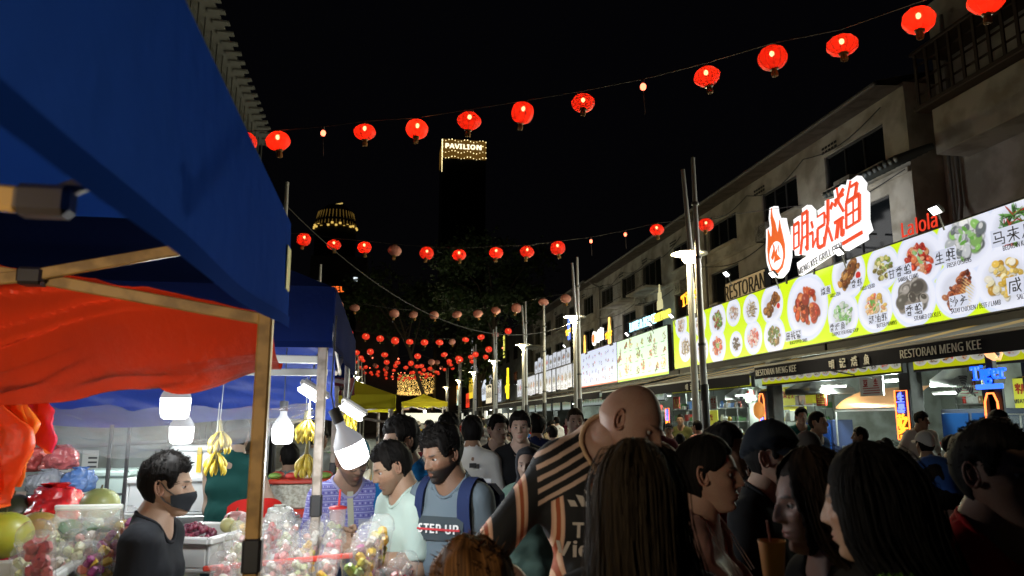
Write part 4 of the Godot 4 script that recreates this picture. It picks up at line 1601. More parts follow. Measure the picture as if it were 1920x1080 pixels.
func build_right() -> void:
	# the shophouses behind the signs
	var cream := [0.60, 0.57, 0.49]
	shophouse("cream three-storey shophouse with a flat eave, behind the brush character sign", -29.2, -16.2, 13.0, 10.4, 3, cream, [], "old shophouses along the street")
	shophouse("grey shophouse with railed balconies, behind the RESTORAN sign", -45.0, -29.25, 13.05, 10.45, 4, [0.56, 0.54, 0.49], [1, 2], "old shophouses along the street")
	shophouse("dim far shophouse with balconies, behind the white seafood posters", -66.0, -45.05, 13.0, 10.6, 5, [0.52, 0.50, 0.46], [0, 3], "old shophouses along the street")
	# the nearest house stands back, with a white box balcony and a timber lattice on it
	var hole := [[-3.4, 1.6, 6.35, 7.7], [2.3, 6.6, 6.35, 7.7]]
	var h := thing("shophouse", "nearest shophouse with a white box balcony and dark timber lattice, top of the view", "building", Vector3(13.9, 0, -10.0), 0.0, "old shophouses along the street")
	var wm := paint(0.56, 0.54, 0.48, 0.85, {"tri": 0.22, "tex": "stain", "bump": "cloth", "bumps": 0.35})
	var m := MB.new()
	wall_with(m, 0.0, -6.15, 8.0, 3.62, 12.6, hole)
	m.box(Vector3(4.0, 8.1, -6.0), Vector3(7.39, 8.95, 0.3))
	m.box(Vector3(4.0, 8.1, 7.85), Vector3(7.39, 8.95, 0.3))
	m.box(Vector3(7.85, 6.3, 1.0), Vector3(0.3, 12.6, 14.0))
	part("wall", m, wm, h)
	for q in hole:
		window_in(h, 0.0, q[0], q[1], q[2], q[3], 4, wm)
	m = MB.new()
	m.box(Vector3(-0.46, 8.65, 0.9), Vector3(0.9, 1.15, 12.4), 0.02)
	part("box_balcony", m, paint(0.46, 0.44, 0.38, 0.85, {"tri": 0.25, "tex": "stain"}), h)
	m = MB.new()
	m.box(Vector3(-0.7, 9.30, 0.9), Vector3(1.0, 0.13, 12.9), 0.02)
	m.box(Vector3(-0.7, 10.75, 0.9), Vector3(1.0, 0.10, 12.9), 0.02)
	var lat := part("lattice_frame", m, paint(0.055, 0.03, 0.018, 0.7, {"tri": 1.0, "tex": "grain"}), h)
	for k in 34:
		m = MB.new()
		m.box(Vector3(-1.15, 10.03, -5.4 + k * 0.375), Vector3(0.04, 1.33, 0.09), 0.006)
		part("slat", m, paint(0.055, 0.03, 0.018, 0.7, {"tri": 1.0, "tex": "grain"}), lat)
	for y in [9.65, 10.0, 10.4]:
		m = MB.new()
		m.box(Vector3(-1.11, y, 0.9), Vector3(0.03, 0.05, 12.8), 0.004)
		part("slat", m, paint(0.055, 0.03, 0.018, 0.7, {"tri": 1.0, "tex": "grain"}), lat)
	m = MB.new()
	m.box(Vector3(-0.25, 5.9, 3.6), Vector3(0.5, 4.4, 0.55), 0.02)
	part("pillar", m, paint(0.16, 0.07, 0.05, 0.8, {"tri": 0.4, "tex": "stain"}), h)
	m = MB.new()
	m.tube([Vector3(-0.1, 12.0, -5.6), Vector3(-0.1, 7.0, -5.6), Vector3(-0.25, 6.6, -5.5), Vector3(-0.1, 3.7, -5.5)], 0.055, 8)
	m.tube([Vector3(-0.1, 10.0, -5.85), Vector3(-0.1, 3.7, -5.85)], 0.04, 8)
	part("downpipe", m, paint(0.2, 0.19, 0.17, 0.6), h)
	var k := 0
	for p in [[12.98, 8.0, -18.6], [12.98, 5.75, -27.4], [12.98, 7.9, -23.4], [13.03, 7.3, -31.2], [13.03, 7.7, -36.6], [12.98, 5.8, -47.5], [12.98, 7.8, -52.0]]:
		air_conditioner(Vector3(p[0], p[1], p[2]), ["stained air conditioner box above the brush character sign", "air conditioner box beside the RESTORAN sign", "air conditioner box high on the cream wall above the RESTORAN sign", "air conditioner box above the green Thai menu board", "air conditioner box on the balcony wall over the blue-white letters", "air conditioner box low over the white seafood posters", "air conditioner box high over the white seafood posters"][k])
		k += 1
	for i in 5:
		m = MB.new()
		var pts := []
		var y: float = [8.05, 9.95, 7.95, 9.9, 6.15][i]
		var za: float = [-16.3, -17.0, -30.0, -31.0, -24.0][i]
		var zb: float = [-29.0, -28.5, -44.5, -44.0, -29.2][i]
		for j in 25:
			var u := j / 24.0
			pts.append(Vector3(12.9, y - 0.35 * absf(sin(u * PI * (2 + i % 2))) + 0.1 * sin(u * 7.0 + i), lerpf(za, zb, u)))
		m.tube(pts, 0.016, 5)
		single("wall_cable", m, paint(0.03, 0.03, 0.03), "black cable sagging along the shophouse wall, %s" % ["between the floors behind the brush sign", "under the eave behind the brush sign", "between the floors above the Thai board", "under the eave above the Thai board", "behind the RESTORAN sign"][i], "cable", Vector3.ZERO, "cables on the shophouse walls")
	# a tin canopy over the second-floor windows beside the brush sign
	m = MB.new()
	for i in 16:
		m.tube([Vector3(0, 0.38, -1.5 + i * 0.2), Vector3(-1.0, 0.0, -1.5 + i * 0.2)], 0.1, 6)
	single("tin_canopy", m, paint(0.10, 0.12, 0.12, 0.5, {"metal": 0.4}), "rusty corrugated tin canopy over the windows right of the brush sign", "canopy", Vector3(12.97, 7.95, -16.9))

	# the big yellow menu board
	var p := Print.new(2048, 224, Color(0.86, 0.98, 0.06))
	var sx := 2048.0 / 21.0
	var sy := 224.0 / 2.08
	var dishes := "-28.78 4.72 .49 n;-29.14 5.68 .45 w;-27.26 5.53 .43 w;-25.69 5.40 .51 v;-24.38 5.51 .39 w;-23.09 5.42 .41 n;-21.71 5.38 .50 f;-27.18 4.44 .43 o;-25.80 4.43 .51 r;-24.30 4.37 .35 k;-23.05 4.46 .45 p;-21.67 4.36 .48 b;-17.67 5.57 .53 f;-16.27 5.47 .44 s;-18.04 4.53 .50 g;-16.70 4.52 .50 u;-14.99 5.40 .56 r;-15.31 4.55 .56 K;-13.55 5.55 .62 y;-13.93 4.50 .50 t;-12.30 5.50 .53 G;-12.66 4.50 .58 e;-11.2 5.3 .5 r;-11.3 4.4 .5 k;-10.0 5.4 .5 n;-10.1 4.4 .5 p;-19.74 5.0 .78 c"
	for q in dishes.split(";"):
		var a := q.split(" ")
		p.oval((a[0].to_float() + 30.0) * sx, (5.95 - a[1].to_float()) * sy, a[2].to_float() * sx * 1.42, a[2].to_float() * sy * 1.34, 0.3, Color(0.87, 0.9, 0.98), 0.05)
	for q in dishes.split(";"):
		var a := q.split(" ")
		p.dish((a[0].to_float() + 30.0) * sx, (5.95 - a[1].to_float()) * sy, a[2].to_float() * sx * 1.05, a[3], Color(0.93, 0.94, 1.0))
	var yt := p.tex()
	var b := board("menu_board", "long glowing yellow menu board with pictures of dishes on white plates", -30.0, -9.0, 3.87, 5.95, 12.0, lit_print(yt, 0.95))
	var ink := paint(0.03, 0.03, 0.05, 0.6)
	for q in [["BLACK PEPPER CRABS", -20.3, 3.99, "黑椒蟹", 0.27], ["CLAYPOT FISH HEAD SOUP", -18.0, 4.0, "香燉魚", 0.22], ["BUTTER PRAWNS", -16.3, 4.0, "奶油虾", 0.22], ["STEAMED COCKLES", -14.9, 4.0, "鲜蛤", 0.26], ["SATAY CHICKEN / BEEF / LAMB", -13.5, 4.0, "沙爹", 0.24], ["SALTED EGG BEANCURD", -11.9, 4.03, "咸蛋豆腐", 0.32], ["BELACAN KANGKUNG", -12.15, 5.04, "马来风光", 0.32], ["FRESH OYSTERS", -13.8, 5.0, "生蚝", 0.3], ["SAMBAL CLAMS", -15.4, 4.98, "甘香蛤", 0.25], ["FRIED SQUID", -16.9, 5.02, "香虾", 0.22], ["GRILL FISH", -18.3, 5.06, "烧鱼", 0.22]]:
		lettering(q[0], 0.095, Vector3(-0.008, q[2] + 0.05 - 3.87, q[1] + 19.5), FACE, ink, b, "Droid Sans", false, 0.006, 0.75)
		var gm := MB.new()
		var n: int = q[3].length()
		var z0: float = q[1] + 19.5 - 0.55
		var card := MB.new()
		card.box(Vector3(-0.006, q[2] + 0.13 - 3.87 + q[4] * 0.5, z0 + (n - 1) * q[4] * 0.55), Vector3(0.004, q[4] * 1.1, n * q[4] * 1.12))
		part("caption_ground", card, lit_print(Print.new(2, 2, Color(0.86, 0.88, 0.95)).tex(), 0.9), b)
		for i in n:
			strokes(gm, q[3][i], Vector3(-0.008, q[2] + 0.13 - 3.87 + q[4] * 0.5, z0 + i * q[4] * 1.1), q[4] * 0.85, q[4] * 0.075, 0.004, FACE)
		part("caption", gm, ink, b)
	panel_light(Vector3(11.9, 4.9, -19.5), 20.0, 1.9, 62.0, Color(1.0, 1.0, 0.86))
	# its neighbours down the street
	p = Print.new(560, 168, Color(0.88, 0.98, 0.86))
	for i in 24:
		p.rect(20 + (i % 8) * 68, 50 + (i / 8) * 48, 50 + (i % 8) * 68 + i % 9, 52 + (i / 8) * 48, Color(0.3, 0.45, 0.25))
		p.dish(40 + (i % 8) * 68 + 14 * sin(i * 3.0), 30 + (i / 8) * 48 + 9 * cos(i * 2.0), 15 + (i % 3) * 7, "nfeosbr"[i % 7], Color(0, 0, 0, 0))
	p.rect(0, 160, 560, 168, Color(0.75, 1.0, 0.1))
	board("menu_board", "pale green glowing menu board with yellow dishes under the blue-white letters", -37.9, -30.7, 3.72, 5.85, 12.0, lit_print(p.tex(), 1.1))
	p = Print.new(560, 168, Color(0.84, 0.88, 0.97))
	for i in 40:
		p.dish(50 + (i % 10) * 50 + 12 * sin(i * 3.0), 30 + (i / 10) * 36 + 6 * cos(i * 2.0), 13, "kbfvrKoG"[i % 8], Color(0, 0, 0, 0))
	p.rect(0, 163, 560, 168, Color(0.95, 0.25, 0.1))
	board("menu_board", "pale blue glowing menu board of many small seafood platters", -45.4, -38.0, 3.75, 5.88, 12.0, lit_print(p.tex(), 1.0))
	panel_light(Vector3(11.9, 4.8, -38.0), 14.0, 1.9, 34.0, Color(0.95, 1.0, 0.95))
	var posters := []
	for i in 8:
		p = Print.new(96, 160, Color(0.82, 0.84, 0.88))
		p.dish(48, 78, 30, "pnKrfbtk"[i], Color(0.7, 0.72, 0.76))
		for j in 5:
			p.rect(20, 128 + j * 5, 40 + (i * 7 + j * 11) % 40, 130 + j * 5, Color(0.25, 0.25, 0.28))
		p.rect(0, 0, 96, 3, Color(0.2, 0.2, 0.2))
		p.rect(0, 0, 2, 160, Color(0.2, 0.2, 0.2))
		posters.append(lit_print(p.tex(), 0.95))
	var what := ["red prawns", "fried noodles", "grey cockles", "red curry", "a fried fish", "brown stew", "skewers", "dark meat"]
	var ord := ["nearest", "second", "third", "fourth", "fifth", "sixth", "seventh", "eighth", "ninth", "tenth", "eleventh", "twelfth", "thirteenth", "fourteenth", "fifteenth", "sixteenth", "seventeenth", "eighteenth"]
	for i in 18:
		board("poster_panel", "tall white lit poster of %s, %s along the lower poster row" % [what[i % 8], ord[i]], -47.1 - i * 1.22, -46.0 - i * 1.22, 3.85 + 0.05 * sin(i * 2.0), 5.45, 11.9 + 0.04 * sin(i * 5.0), posters[i % 8], "white poster panels", 0.1)
	for i in 9:
		board("poster_panel", "white lit poster of %s, %s along the upper poster row" % [what[(i * 3 + 1) % 8], ord[i]], -49.1 - i * 1.35, -47.9 - i * 1.35, 5.5, 6.6 + 0.1 * sin(i * 3.0), 11.95, posters[(i * 3 + 1) % 8], "white poster panels", 0.1)
	for i in 6:
		board("poster_panel", "small far white poster panel, %s one beyond the yellow neon bottle" % ord[i], -77.0 - i * 1.5, -75.6 - i * 1.5, 3.7, 6.0 + (0.9 if i > 3 else 0.0), 11.6, posters[(i + 2) % 8], "white poster panels", 0.1)
	board("menu_board", "far white sign board with a red cap, beyond the small posters", -103.0, -95.0, 7.0, 9.4, 11.5, posters[1])
	board("sign_panel", "plain red glowing panel on the far white sign board", -103.0, -99.0, 9.5, 11.0, 11.5, glow(0.8, 0.03, 0.02, 0.7))
	board("menu_board", "far cream shop sign, tallest of the bright ones by the tree trunk", -140.0, -128.0, 7.5, 13.5, 11.5, lit_print(Print.new(2, 2, Color(0.95, 0.9, 0.7)).tex(), 0.9))

	for i in 8:
		var hue: Color = [Color(1, 0.95, 0.8), Color(0.9, 0.95, 1), Color(1, 0.85, 0.2), Color(1, 0.25, 0.15), Color(0.9, 1, 0.9), Color(1, 0.7, 0.3), Color(0.95, 0.95, 1), Color(1, 0.9, 0.6)][i]
		p = Print.new(96, 64, hue)
		for j in 6:
			p.rect(8 + j * 14, 20 + 6 * (j % 2), 17 + j * 14, 46, hue.darkened(0.6))
		board("shop_sign", "far %s lit shop sign, %s beyond the yellow neon bottle" % [["cream", "bluish white", "yellow", "red", "greenish white", "orange", "plain white", "warm white"][i], ord_word(i)], -82.0 - i * 8.5, -77.5 - i * 8.5, 3.6 + 0.5 * (i % 3), 5.6 + 0.9 * (i % 3), 10.9 + 0.5 * (i % 2), lit_print(p.tex(), 0.95), "far lit shop signs", 0.2)
	brush_sign()
	# RESTORAN, Lalola, LOVE & PEACE
	var t := board("shop_sign", "wooden box sign that reads RESTORAN in dark letters", -25.3, -22.4, 5.9, 6.68, 12.2, paint(0.42, 0.36, 0.25, 0.7, {"glow": 0.26, "glowc": Color(1, 0.85, 0.6)}))
	lettering("RESTORAN", 0.50, Vector3(-0.02, 0.39, 0.0), FACE, paint(0.02, 0.015, 0.01), t, "Droid Sans", false, 0.03, 0.92)
	t = thing("neon_sign", "thin red neon word in script on top of the yellow board", "neon sign", Vector3(12.05, 5.97, -14.95))
	lettering("Lalola", 0.34, Vector3(0, 0.21, 0), FACE * Basis(Vector3(0, 0, 1), -0.02), glow(0.95, 0.05, 0.02, 0.85), t, "Droid Sans", false, 0.02, 1.0)
	m = MB.new()
	m.bar(Vector3(0.03, 0.0, -0.65), Vector3(0.03, 0.0, 0.65), 0.02, 0.02)
	part("rail", m, paint(0.08, 0.02, 0.02), t)
	t = thing("shop_sign", "row of blue-white lit serif letters over the green board", "sign", Vector3(12.0, 6.02, -33.9))
	lettering("LOVE & PEACE", 0.42, Vector3(0, 0.3, 0), FACE, glow(0.45, 0.85, 1.0, 2.0), t, "Droid Serif", true, 0.06, 0.85)
	m = MB.new()
	m.bar(Vector3(0.06, 0.03, -1.5), Vector3(0.06, 0.03, 1.5), 0.05, 0.05)
	part("rail", m, paint(0.05, 0.05, 0.05), t)
	t = thing("shop_sign", "yellow letters reading THAI FOOD under a cream temple spire cut-out", "sign", Vector3(12.0, 6.02, -31.4))
	lettering("THAI FOOD", 0.36, Vector3(0, 0.3, 0), FACE, glow(0.85, 0.8, 0.12, 1.2), t, "Droid Serif", true, 0.06, 0.8)
	m = MB.new()
	var sp := PackedVector2Array()
	for q in [[-0.32, 0.62], [-0.3, 1.0], [-0.2, 1.05], [-0.18, 1.35], [-0.08, 1.4], [0, 1.75], [0.08, 1.4], [0.18, 1.35], [0.2, 1.05], [0.3, 1.0], [0.32, 0.62]]:
		sp.append(Vector2(q[0], q[1]))
	m.poly(sp, 0.0, 0.05)
	part("spire", m, glow(0.8, 0.75, 0.4, 0.75), t).basis = FACE
	t = thing("shop_sign", "white lit shop sign with a round food emblem over the pale blue board", "sign", Vector3(11.9, 5.95, -41.2))
	m = MB.new()
	m.lathe(Vector3(0, 0.5, -0.6), [Vector2(0, 0.06), Vector2(0.42, 0.06), Vector2(0.42, 0), Vector2(0, 0)], 24, Basis(Vector3(0, 0, 1), PI / 2))
	part("round_emblem", m, glow(1.0, 0.95, 0.9, 1.6), t)
	m = MB.new()
	m.lathe(Vector3(-0.08, 0.5, -0.6), [Vector2(0, 0.02), Vector2(0.26, 0.02), Vector2(0.26, 0), Vector2(0, 0)], 20, Basis(Vector3(0, 0, 1), PI / 2))
	part("round_emblem", m, glow(0.9, 0.25, 0.05, 1.2), t)
	m = MB.new()
	strokes(m, "香", Vector3(0, 0.55, 0.25), 0.6, 0.12, 0.05, FACE)
	strokes(m, "飯", Vector3(0, 0.62, 0.9), 0.6, 0.12, 0.05, FACE)
	part("lettering", m, glow(1.0, 1.0, 1.0, 2.0), t)
	beer_neon("orange neon beer sign with a pale bottle, by the nearest lamp post", Vector3(11.5, 5.8, -26.8), 1.45, [1.0, 0.75, 0.4], [1.0, 0.42, 0.02], true)
	beer_neon("orange neon bottle sign between the green board and the round emblem sign", Vector3(11.5, 5.75, -37.6), 1.0, [1.0, 0.6, 0.15], [1.0, 0.5, 0.02], true)
	beer_neon("small orange neon bottle sign left of the round emblem sign", Vector3(11.5, 5.7, -42.6), 0.75, [1.0, 0.55, 0.1], [1.0, 0.45, 0.02], false)
	beer_neon("blue and yellow neon bottle sign above the white poster panels", Vector3(11.5, 6.9, -46.4), 1.1, [0.15, 0.25, 1.0], [1.0, 0.6, 0.05], true)
	beer_neon("tall yellow neon bottle sign on the dark wall between the posters", Vector3(11.5, 3.9, -70.9), 2.1, [1.0, 0.75, 0.02], [1.0, 0.75, 0.02], true)
	t = thing("shop_sign", "vertical dark sign with three yellow round marks above the far yellow neon", "sign", Vector3(11.5, 7.7, -73.2))
	m = MB.new()
	m.box(Vector3(0.1, 1.2, 0), Vector3(0.1, 3.0, 1.3), 0.02)
	part("back_plate", m, paint(0.03, 0.03, 0.025), t)
	for y in [0.9, 1.5, 2.1]:
		m = MB.new()
		strokes(m, ["香", "豆", "魚"][int(y * 1.7) % 3], Vector3(0, y, 0), 0.55, 0.10, 0.04, FACE)
		part("lettering", m, glow(0.9, 0.85, 0.15, 1.3), t)
	lettering("KITCHEN", 0.16, Vector3(0, 0.3, 0), FACE, glow(0.9, 0.85, 0.15, 1.0), t)
	t = thing("shop_sign", "far vertical sign of white characters on a red pole", "sign", Vector3(11.5, 9.2, -101.0))
	m = MB.new()
	strokes(m, "生", Vector3(0, 3.6, 0), 1.1, 0.2, 0.04, FACE)
	strokes(m, "來" if GLYPH.has("來") else "来", Vector3(0, 2.2, 0), 1.1, 0.2, 0.04, FACE)
	strokes(m, "魚", Vector3(0, 0.8, 0), 1.1, 0.2, 0.04, FACE)
	part("lettering", m, glow(0.8, 0.8, 0.8, 0.9), t)
	m = MB.new()
	m.box(Vector3(0.1, 2.2, 0), Vector3(0.1, 4.6, 1.4), 0.02)
	part("back_plate", m, paint(0.06, 0.03, 0.03), t)
	k = 0
	for q in [[6.18, -13.71], [6.06, -17.21], [6.12, -20.59], [6.74, -23.69], [6.0, -28.86], [6.0, -31.44], [5.9, -34.65], [6.3, -44.2], [6.6, -47.6]]:
		floodlight(Vector3(11.5, q[0], q[1]), "white floodlight %s" % ["above the oyster picture, beside the neon script", "below the brush sign, over the squid picture", "under the flame emblem", "on top of the RESTORAN sign", "at the far end of the yellow board", "at the near end of the green board", "under the blue-white letters", "over the pale blue board's far end", "over the nearest upper poster"][k])
		k += 1

	# awnings
	awning("dark striped awning with grey lettering on its valance, nearest of the row", -16.35, -8.2, 0.0, [["RESTORAN MENG KEE", -3.1], ["明記燒魚", -0.4], ["RESTORAN MENG KEE", 1.9]], "awnings over the restaurant tables")
	awning("dark striped awning beyond the nearest one, under the yellow board", -29.0, -16.6, 0.12, [["明記燒魚", 3.0], ["RESTORAN MENG KEE", -2.0]], "awnings over the restaurant tables")
	awning("black awning under the pale green board", -38.0, -29.3, 0.05, [], "awnings over the restaurant tables")
	awning("black awning under the pale blue board", -46.0, -38.2, 0.05, [], "awnings over the restaurant tables")
	awning("black awning under the white posters", -66.0, -46.2, 0.0, [], "awnings over the restaurant tables")
	awning("far black awning beyond the poster row", -92.0, -66.5, 0.0, [], "awnings over the restaurant tables")


func build_restaurants() -> void:
	# open shop halls under the boards: floor, ceiling, back wall, columns
	for i in 5:
		var z0: float = [-8.0, -19.0, -29.6, -38.0, -46.0][i]
		var z1: float = [-18.9, -29.5, -37.9, -45.9, -66.0][i]
		var fb := MB.new()
		fb.box(Vector3(12.16, 3.62, (z0 + z1) * 0.5), Vector3(0.3, 0.46, z0 - z1), 0.02)
		single("fascia_beam", fb, paint(0.02, 0.02, 0.022, 0.6), "dark beam between the sign boards and the awnings, %s from the near end" % ord_word(i), "beam", Vector3.ZERO, "fascia beams under the sign boards")
	var hall := thing("shop_hall", "open restaurant hall with a tiled floor and grey walls under the sign boards", "building", Vector3(12.0, 0, -37.0))
	var m := MB.new()
	m.box(Vector3(5.6, 1.87, 0), Vector3(0.2, 3.5, 59.0))
	part("back_wall", m, paint(0.34, 0.37, 0.33, 0.6, {"tri": 1.3, "tex": "grain"}), hall)
	m = MB.new()
	m.box(Vector3(2.8, 3.60, 0), Vector3(5.9, 0.06, 59.0))
	part("ceiling", m, paint(0.32, 0.33, 0.31, 0.8, {"tri": 0.3, "tex": "stain"}), hall)
	for z in [29.4, 21.6, 15.5, 9.9, 3.9, -2.2, -8.5, -15.0, -22.0, -29.4]:
		m = MB.new()
		m.box(Vector3(-0.2, 1.84, z), Vector3(0.34, 3.4, 0.38), 0.02)
		part("column", m, paint(0.035, 0.035, 0.035, 0.5, {"tri": 0.8, "tex": "stain"}), hall)
		if z < 25 and z > -20:
			m = MB.new()
			m.box(Vector3(3.6, 1.82, z), Vector3(3.7, 3.38, 0.14))
			part("party_wall", m, paint(0.25, 0.27, 0.25, 0.7, {"tri": 0.3, "tex": "stain"}), hall)
	var p := Print.new(512, 48, Color(0.88, 0.9, 0.1))
	for i in 16:
		p.dish(18 + i * 32, 24, 13, "rnfovkpb"[i % 8], Color(0.85, 0.85, 0.8))
	var strip := p.tex()
	food_strip("narrow yellow light box of dishes under the nearest awning, near half", -14.6, -8.2, 2.80, 3.22, 11.3, strip, 0.58, "narrow food light boxes")
	food_strip("narrow yellow light box of dishes under the nearest awning, far half", -21.3, -15.0, 2.80, 3.2, 11.3, strip, 0.52, "narrow food light boxes")
	food_strip("narrow yellow light box of dishes under the second awning", -28.6, -22.0, 2.80, 3.2, 11.3, strip, 0.45, "narrow food light boxes")
	p = Print.new(512, 64, Color(0.75, 0.8, 0.78))
	for i in 12:
		p.dish(22 + i * 42, 30, 18, "rKfovkpb"[i % 8], Color(0.62, 0.72, 0.6))
	strip = p.tex()
	food_strip("pale light box of dishes under the pale green board", -37.0, -30.0, 2.6, 3.25, 11.5, strip, 0.55, "narrow food light boxes")
	food_strip("pale light box of dishes under the pale blue board", -45.0, -38.5, 2.6, 3.25, 11.5, strip, 0.5, "narrow food light boxes")
	for i in 7:
		food_strip("white light box of small pictures under the poster row, %s one" % ["nearest", "second", "third", "fourth", "fifth", "sixth", "farthest"][i], -48.4 - i * 2.9, -46.2 - i * 2.9, 2.45, 3.3, 11.5, strip, 0.6, "narrow food light boxes")
	var k := 0
	for q in [[12.4, 2.62, -10.4, 1.3], [13.6, 2.42, -13.0, 1.0], [12.3, 2.70, -16.6, 1.3], [12.4, 2.68, -19.6, 1.3], [14.6, 2.45, -17.6, 1.0], [14.8, 2.5, -22.0, 0.9], [12.5, 2.62, -24.6, 1.2], [14.4, 2.45, -26.4, 0.9], [12.5, 2.62, -29.0, 1.0], [13.0, 2.9, -34.2, 1.2], [13.0, 2.9, -41.0, 1.2], [12.6, 2.9, -50.0, 1.2], [12.6, 2.9, -58.0, 1.2], [12.0, 2.9, -72.0, 1.5], [12.0, 3.0, -86.0, 1.5]]:
		tube_lamp(Vector3(q[0], q[1], q[2]), 1.22, PI / 2 if k % 3 else 0.35 + PI / 2, "white fluorescent tube %s" % ["nearest of all, at the view's edge", "over the glass cabinet of vegetables", "over the man in the white T-shirt", "left of the steel hood", "deep in the hall behind the white T-shirt man", "deep in the hall behind the capped man", "over the second awning's tables", "deep behind the second food light box", "under the far end of the second awning", "under the pale green board", "under the pale blue board", "under the near posters", "under the far posters", "beyond the yellow neon bottle", "farthest along the restaurant row"][k], q[3] * 4.6)
		k += 1
	# stall fronts
	var steel := paint(0.42, 0.42, 0.41, 0.3, {"metal": 0.8, "tri": 1.0, "bump": "cloth", "bumps": 0.1})
	var t := thing("cooking_stall", "steel cooking stall with a copper hood and flue behind the yellow-shirted man", "stall", Vector3(13.4, 0.12, -18.3))
	m = MB.new()
	m.box(Vector3(0.3, 0.45, 0), Vector3(1.2, 0.9, 3.9), 0.02)
	part("counter", m, steel, t)
	m = MB.new()
	m.grid(10, 8, func(u, w): return Vector3(-0.55 + 0.75 * w * w, 1.95 + 0.55 * w, lerpf(-1.75, 1.75, u) * (1.0 - 0.25 * w)), false, false)
	part("hood", m, paint(0.45, 0.20, 0.08, 0.35, {"metal": 0.5}), t)
	m = MB.new()
	m.tube([Vector3(0.35, 2.4, 0.5), Vector3(0.4, 2.75, 0.45), Vector3(0.7, 3.1, 0.1), Vector3(0.9, 3.42, 0)], 0.16, 12)
	part("flue", m, steel, t)
	m = MB.new()
	m.bar(Vector3(-0.5, 1.9, -1.8), Vector3(-0.5, 1.9, 1.8), 0.04, 0.06)
	for z in [-1.8, 1.8]:
		m.bar(Vector3(-0.5, 0.9, z), Vector3(-0.5, 1.9, z), 0.04, 0.04)
	part("rack", m, steel, t)
	t = thing("drinks_fridge", "tall drinks fridge with dark blue glass doors beside the neon column", "fridge", Vector3(13.9, 0.12, -16.1))
	m = MB.new()
	m.box(Vector3(0.3, 0.95, 0), Vector3(0.65, 1.9, 2.0), 0.02)
	part("cabinet", m, paint(0.03, 0.04, 0.07), t)
	for z in [-0.5, 0.5]:
		m = MB.new()
		m.box(Vector3(-0.045, 1.0, z), Vector3(0.03, 1.6, 0.9), 0.01)
		var d := part("door", m, paint(0.01, 0.05, 0.16, 0.1, {"glow": 0.03, "glowc": Color(0.1, 0.35, 0.9)}), t)
		m = MB.new()
		m.bar(Vector3(-0.08, 0.7, z * 0.2), Vector3(-0.08, 1.3, z * 0.2), 0.02, 0.02)
		part("handle", m, steel, d)
	t = thing("drinks_fridge", "blue lit drinks fridge under the copper hood's far end", "fridge", Vector3(12.9, 0.12, -21.0))
	m = MB.new()
	m.box(Vector3(0.3, 0.8, 0), Vector3(0.65, 1.7, 1.5), 0.02)
	part("cabinet", m, paint(0.015, 0.03, 0.10), t)
	m = MB.new()
	m.box(Vector3(-0.05, 0.85, 0), Vector3(0.03, 1.4, 1.3), 0.01)
	part("door", m, paint(0.01, 0.06, 0.25, 0.1, {"glow": 0.05, "glowc": Color(0.1, 0.4, 1.0)}), t)
	t = thing("glass_cabinet", "glass food cabinet with green vegetables under a white tube light", "cabinet", Vector3(13.2, 0.12, -13.4))
	m = MB.new()
	m.box(Vector3(0.35, 0.5, 0), Vector3(0.8, 1.0, 2.6), 0.02)
	part("counter", m, paint(0.45, 0.46, 0.44, 0.5), t)
	m = MB.new()
	for s in [[0, 1.3], [0, -1.3], [0.7, 1.3], [0.7, -1.3]]:
		m.bar(Vector3(s[0], 1.0, s[1]), Vector3(s[0], 1.75, s[1]), 0.03, 0.03)
	for s in [0.0, 0.7]:
		m.bar(Vector3(s, 1.75, -1.3), Vector3(s, 1.75, 1.3), 0.03, 0.03)
	part("frame", m, steel, t)
	m = MB.new()
	m.box(Vector3(-0.02, 1.37, 0), Vector3(0.006, 0.68, 2.5))
	part("pane", m, paint(0.9, 0.95, 0.92, 0.05, {"alpha": 0.08}), t)
	for i in 9:
		t = thing("vegetable_heap", "%s in the glass cabinet, %s from its near end" % [["heap of green leaves", "heap of red chillies", "heap of yellow peppers"][i % 3], ord_word(i)], "vegetables", Vector3(13.5, 1.13, -14.4 + i * 0.24), 0.0, "vegetables in the glass cabinet")
		m = MB.new()
		for j in 12:
			m.ball(Vector3(rng.randf_range(-0.12, 0.12), rng.randf_range(0.03, 0.18), rng.randf_range(-0.09, 0.09)), Vector3(0.05, 0.03, 0.045), 8, 5)
		part("leaf_cluster", m, [paint(0.07, 0.22, 0.04), paint(0.4, 0.03, 0.02), paint(0.5, 0.36, 0.03)][i % 3], t)
	# racks and clutter along the halls
	k = 0
	for q in [[16.9, -10.2], [16.9, -14.6], [16.9, -19.0], [16.9, -24.0], [16.9, -27.6], [15.2, -12.4], [13.4, -23.2], [13.0, -27.0], [13.2, -32.0], [13.2, -36.0], [13.2, -42.0]]:
		t = thing("storage_rack", "steel rack of boxes and bottles in the restaurant hall, %s from the near end" % ord_word(k), "rack", Vector3(q[0], 0.12, q[1]), 0.0, "racks in the restaurant halls")
		for s in [[-0.2, -0.9], [0.2, -0.9], [-0.2, 0.9], [0.2, 0.9]]:
			m = MB.new()
			m.bar(Vector3(s[0], 0, s[1]), Vector3(s[0], 2.3, s[1]), 0.03, 0.03)
			part("upright", m, paint(0.12, 0.12, 0.12, 0.4, {"metal": 0.5}), t)
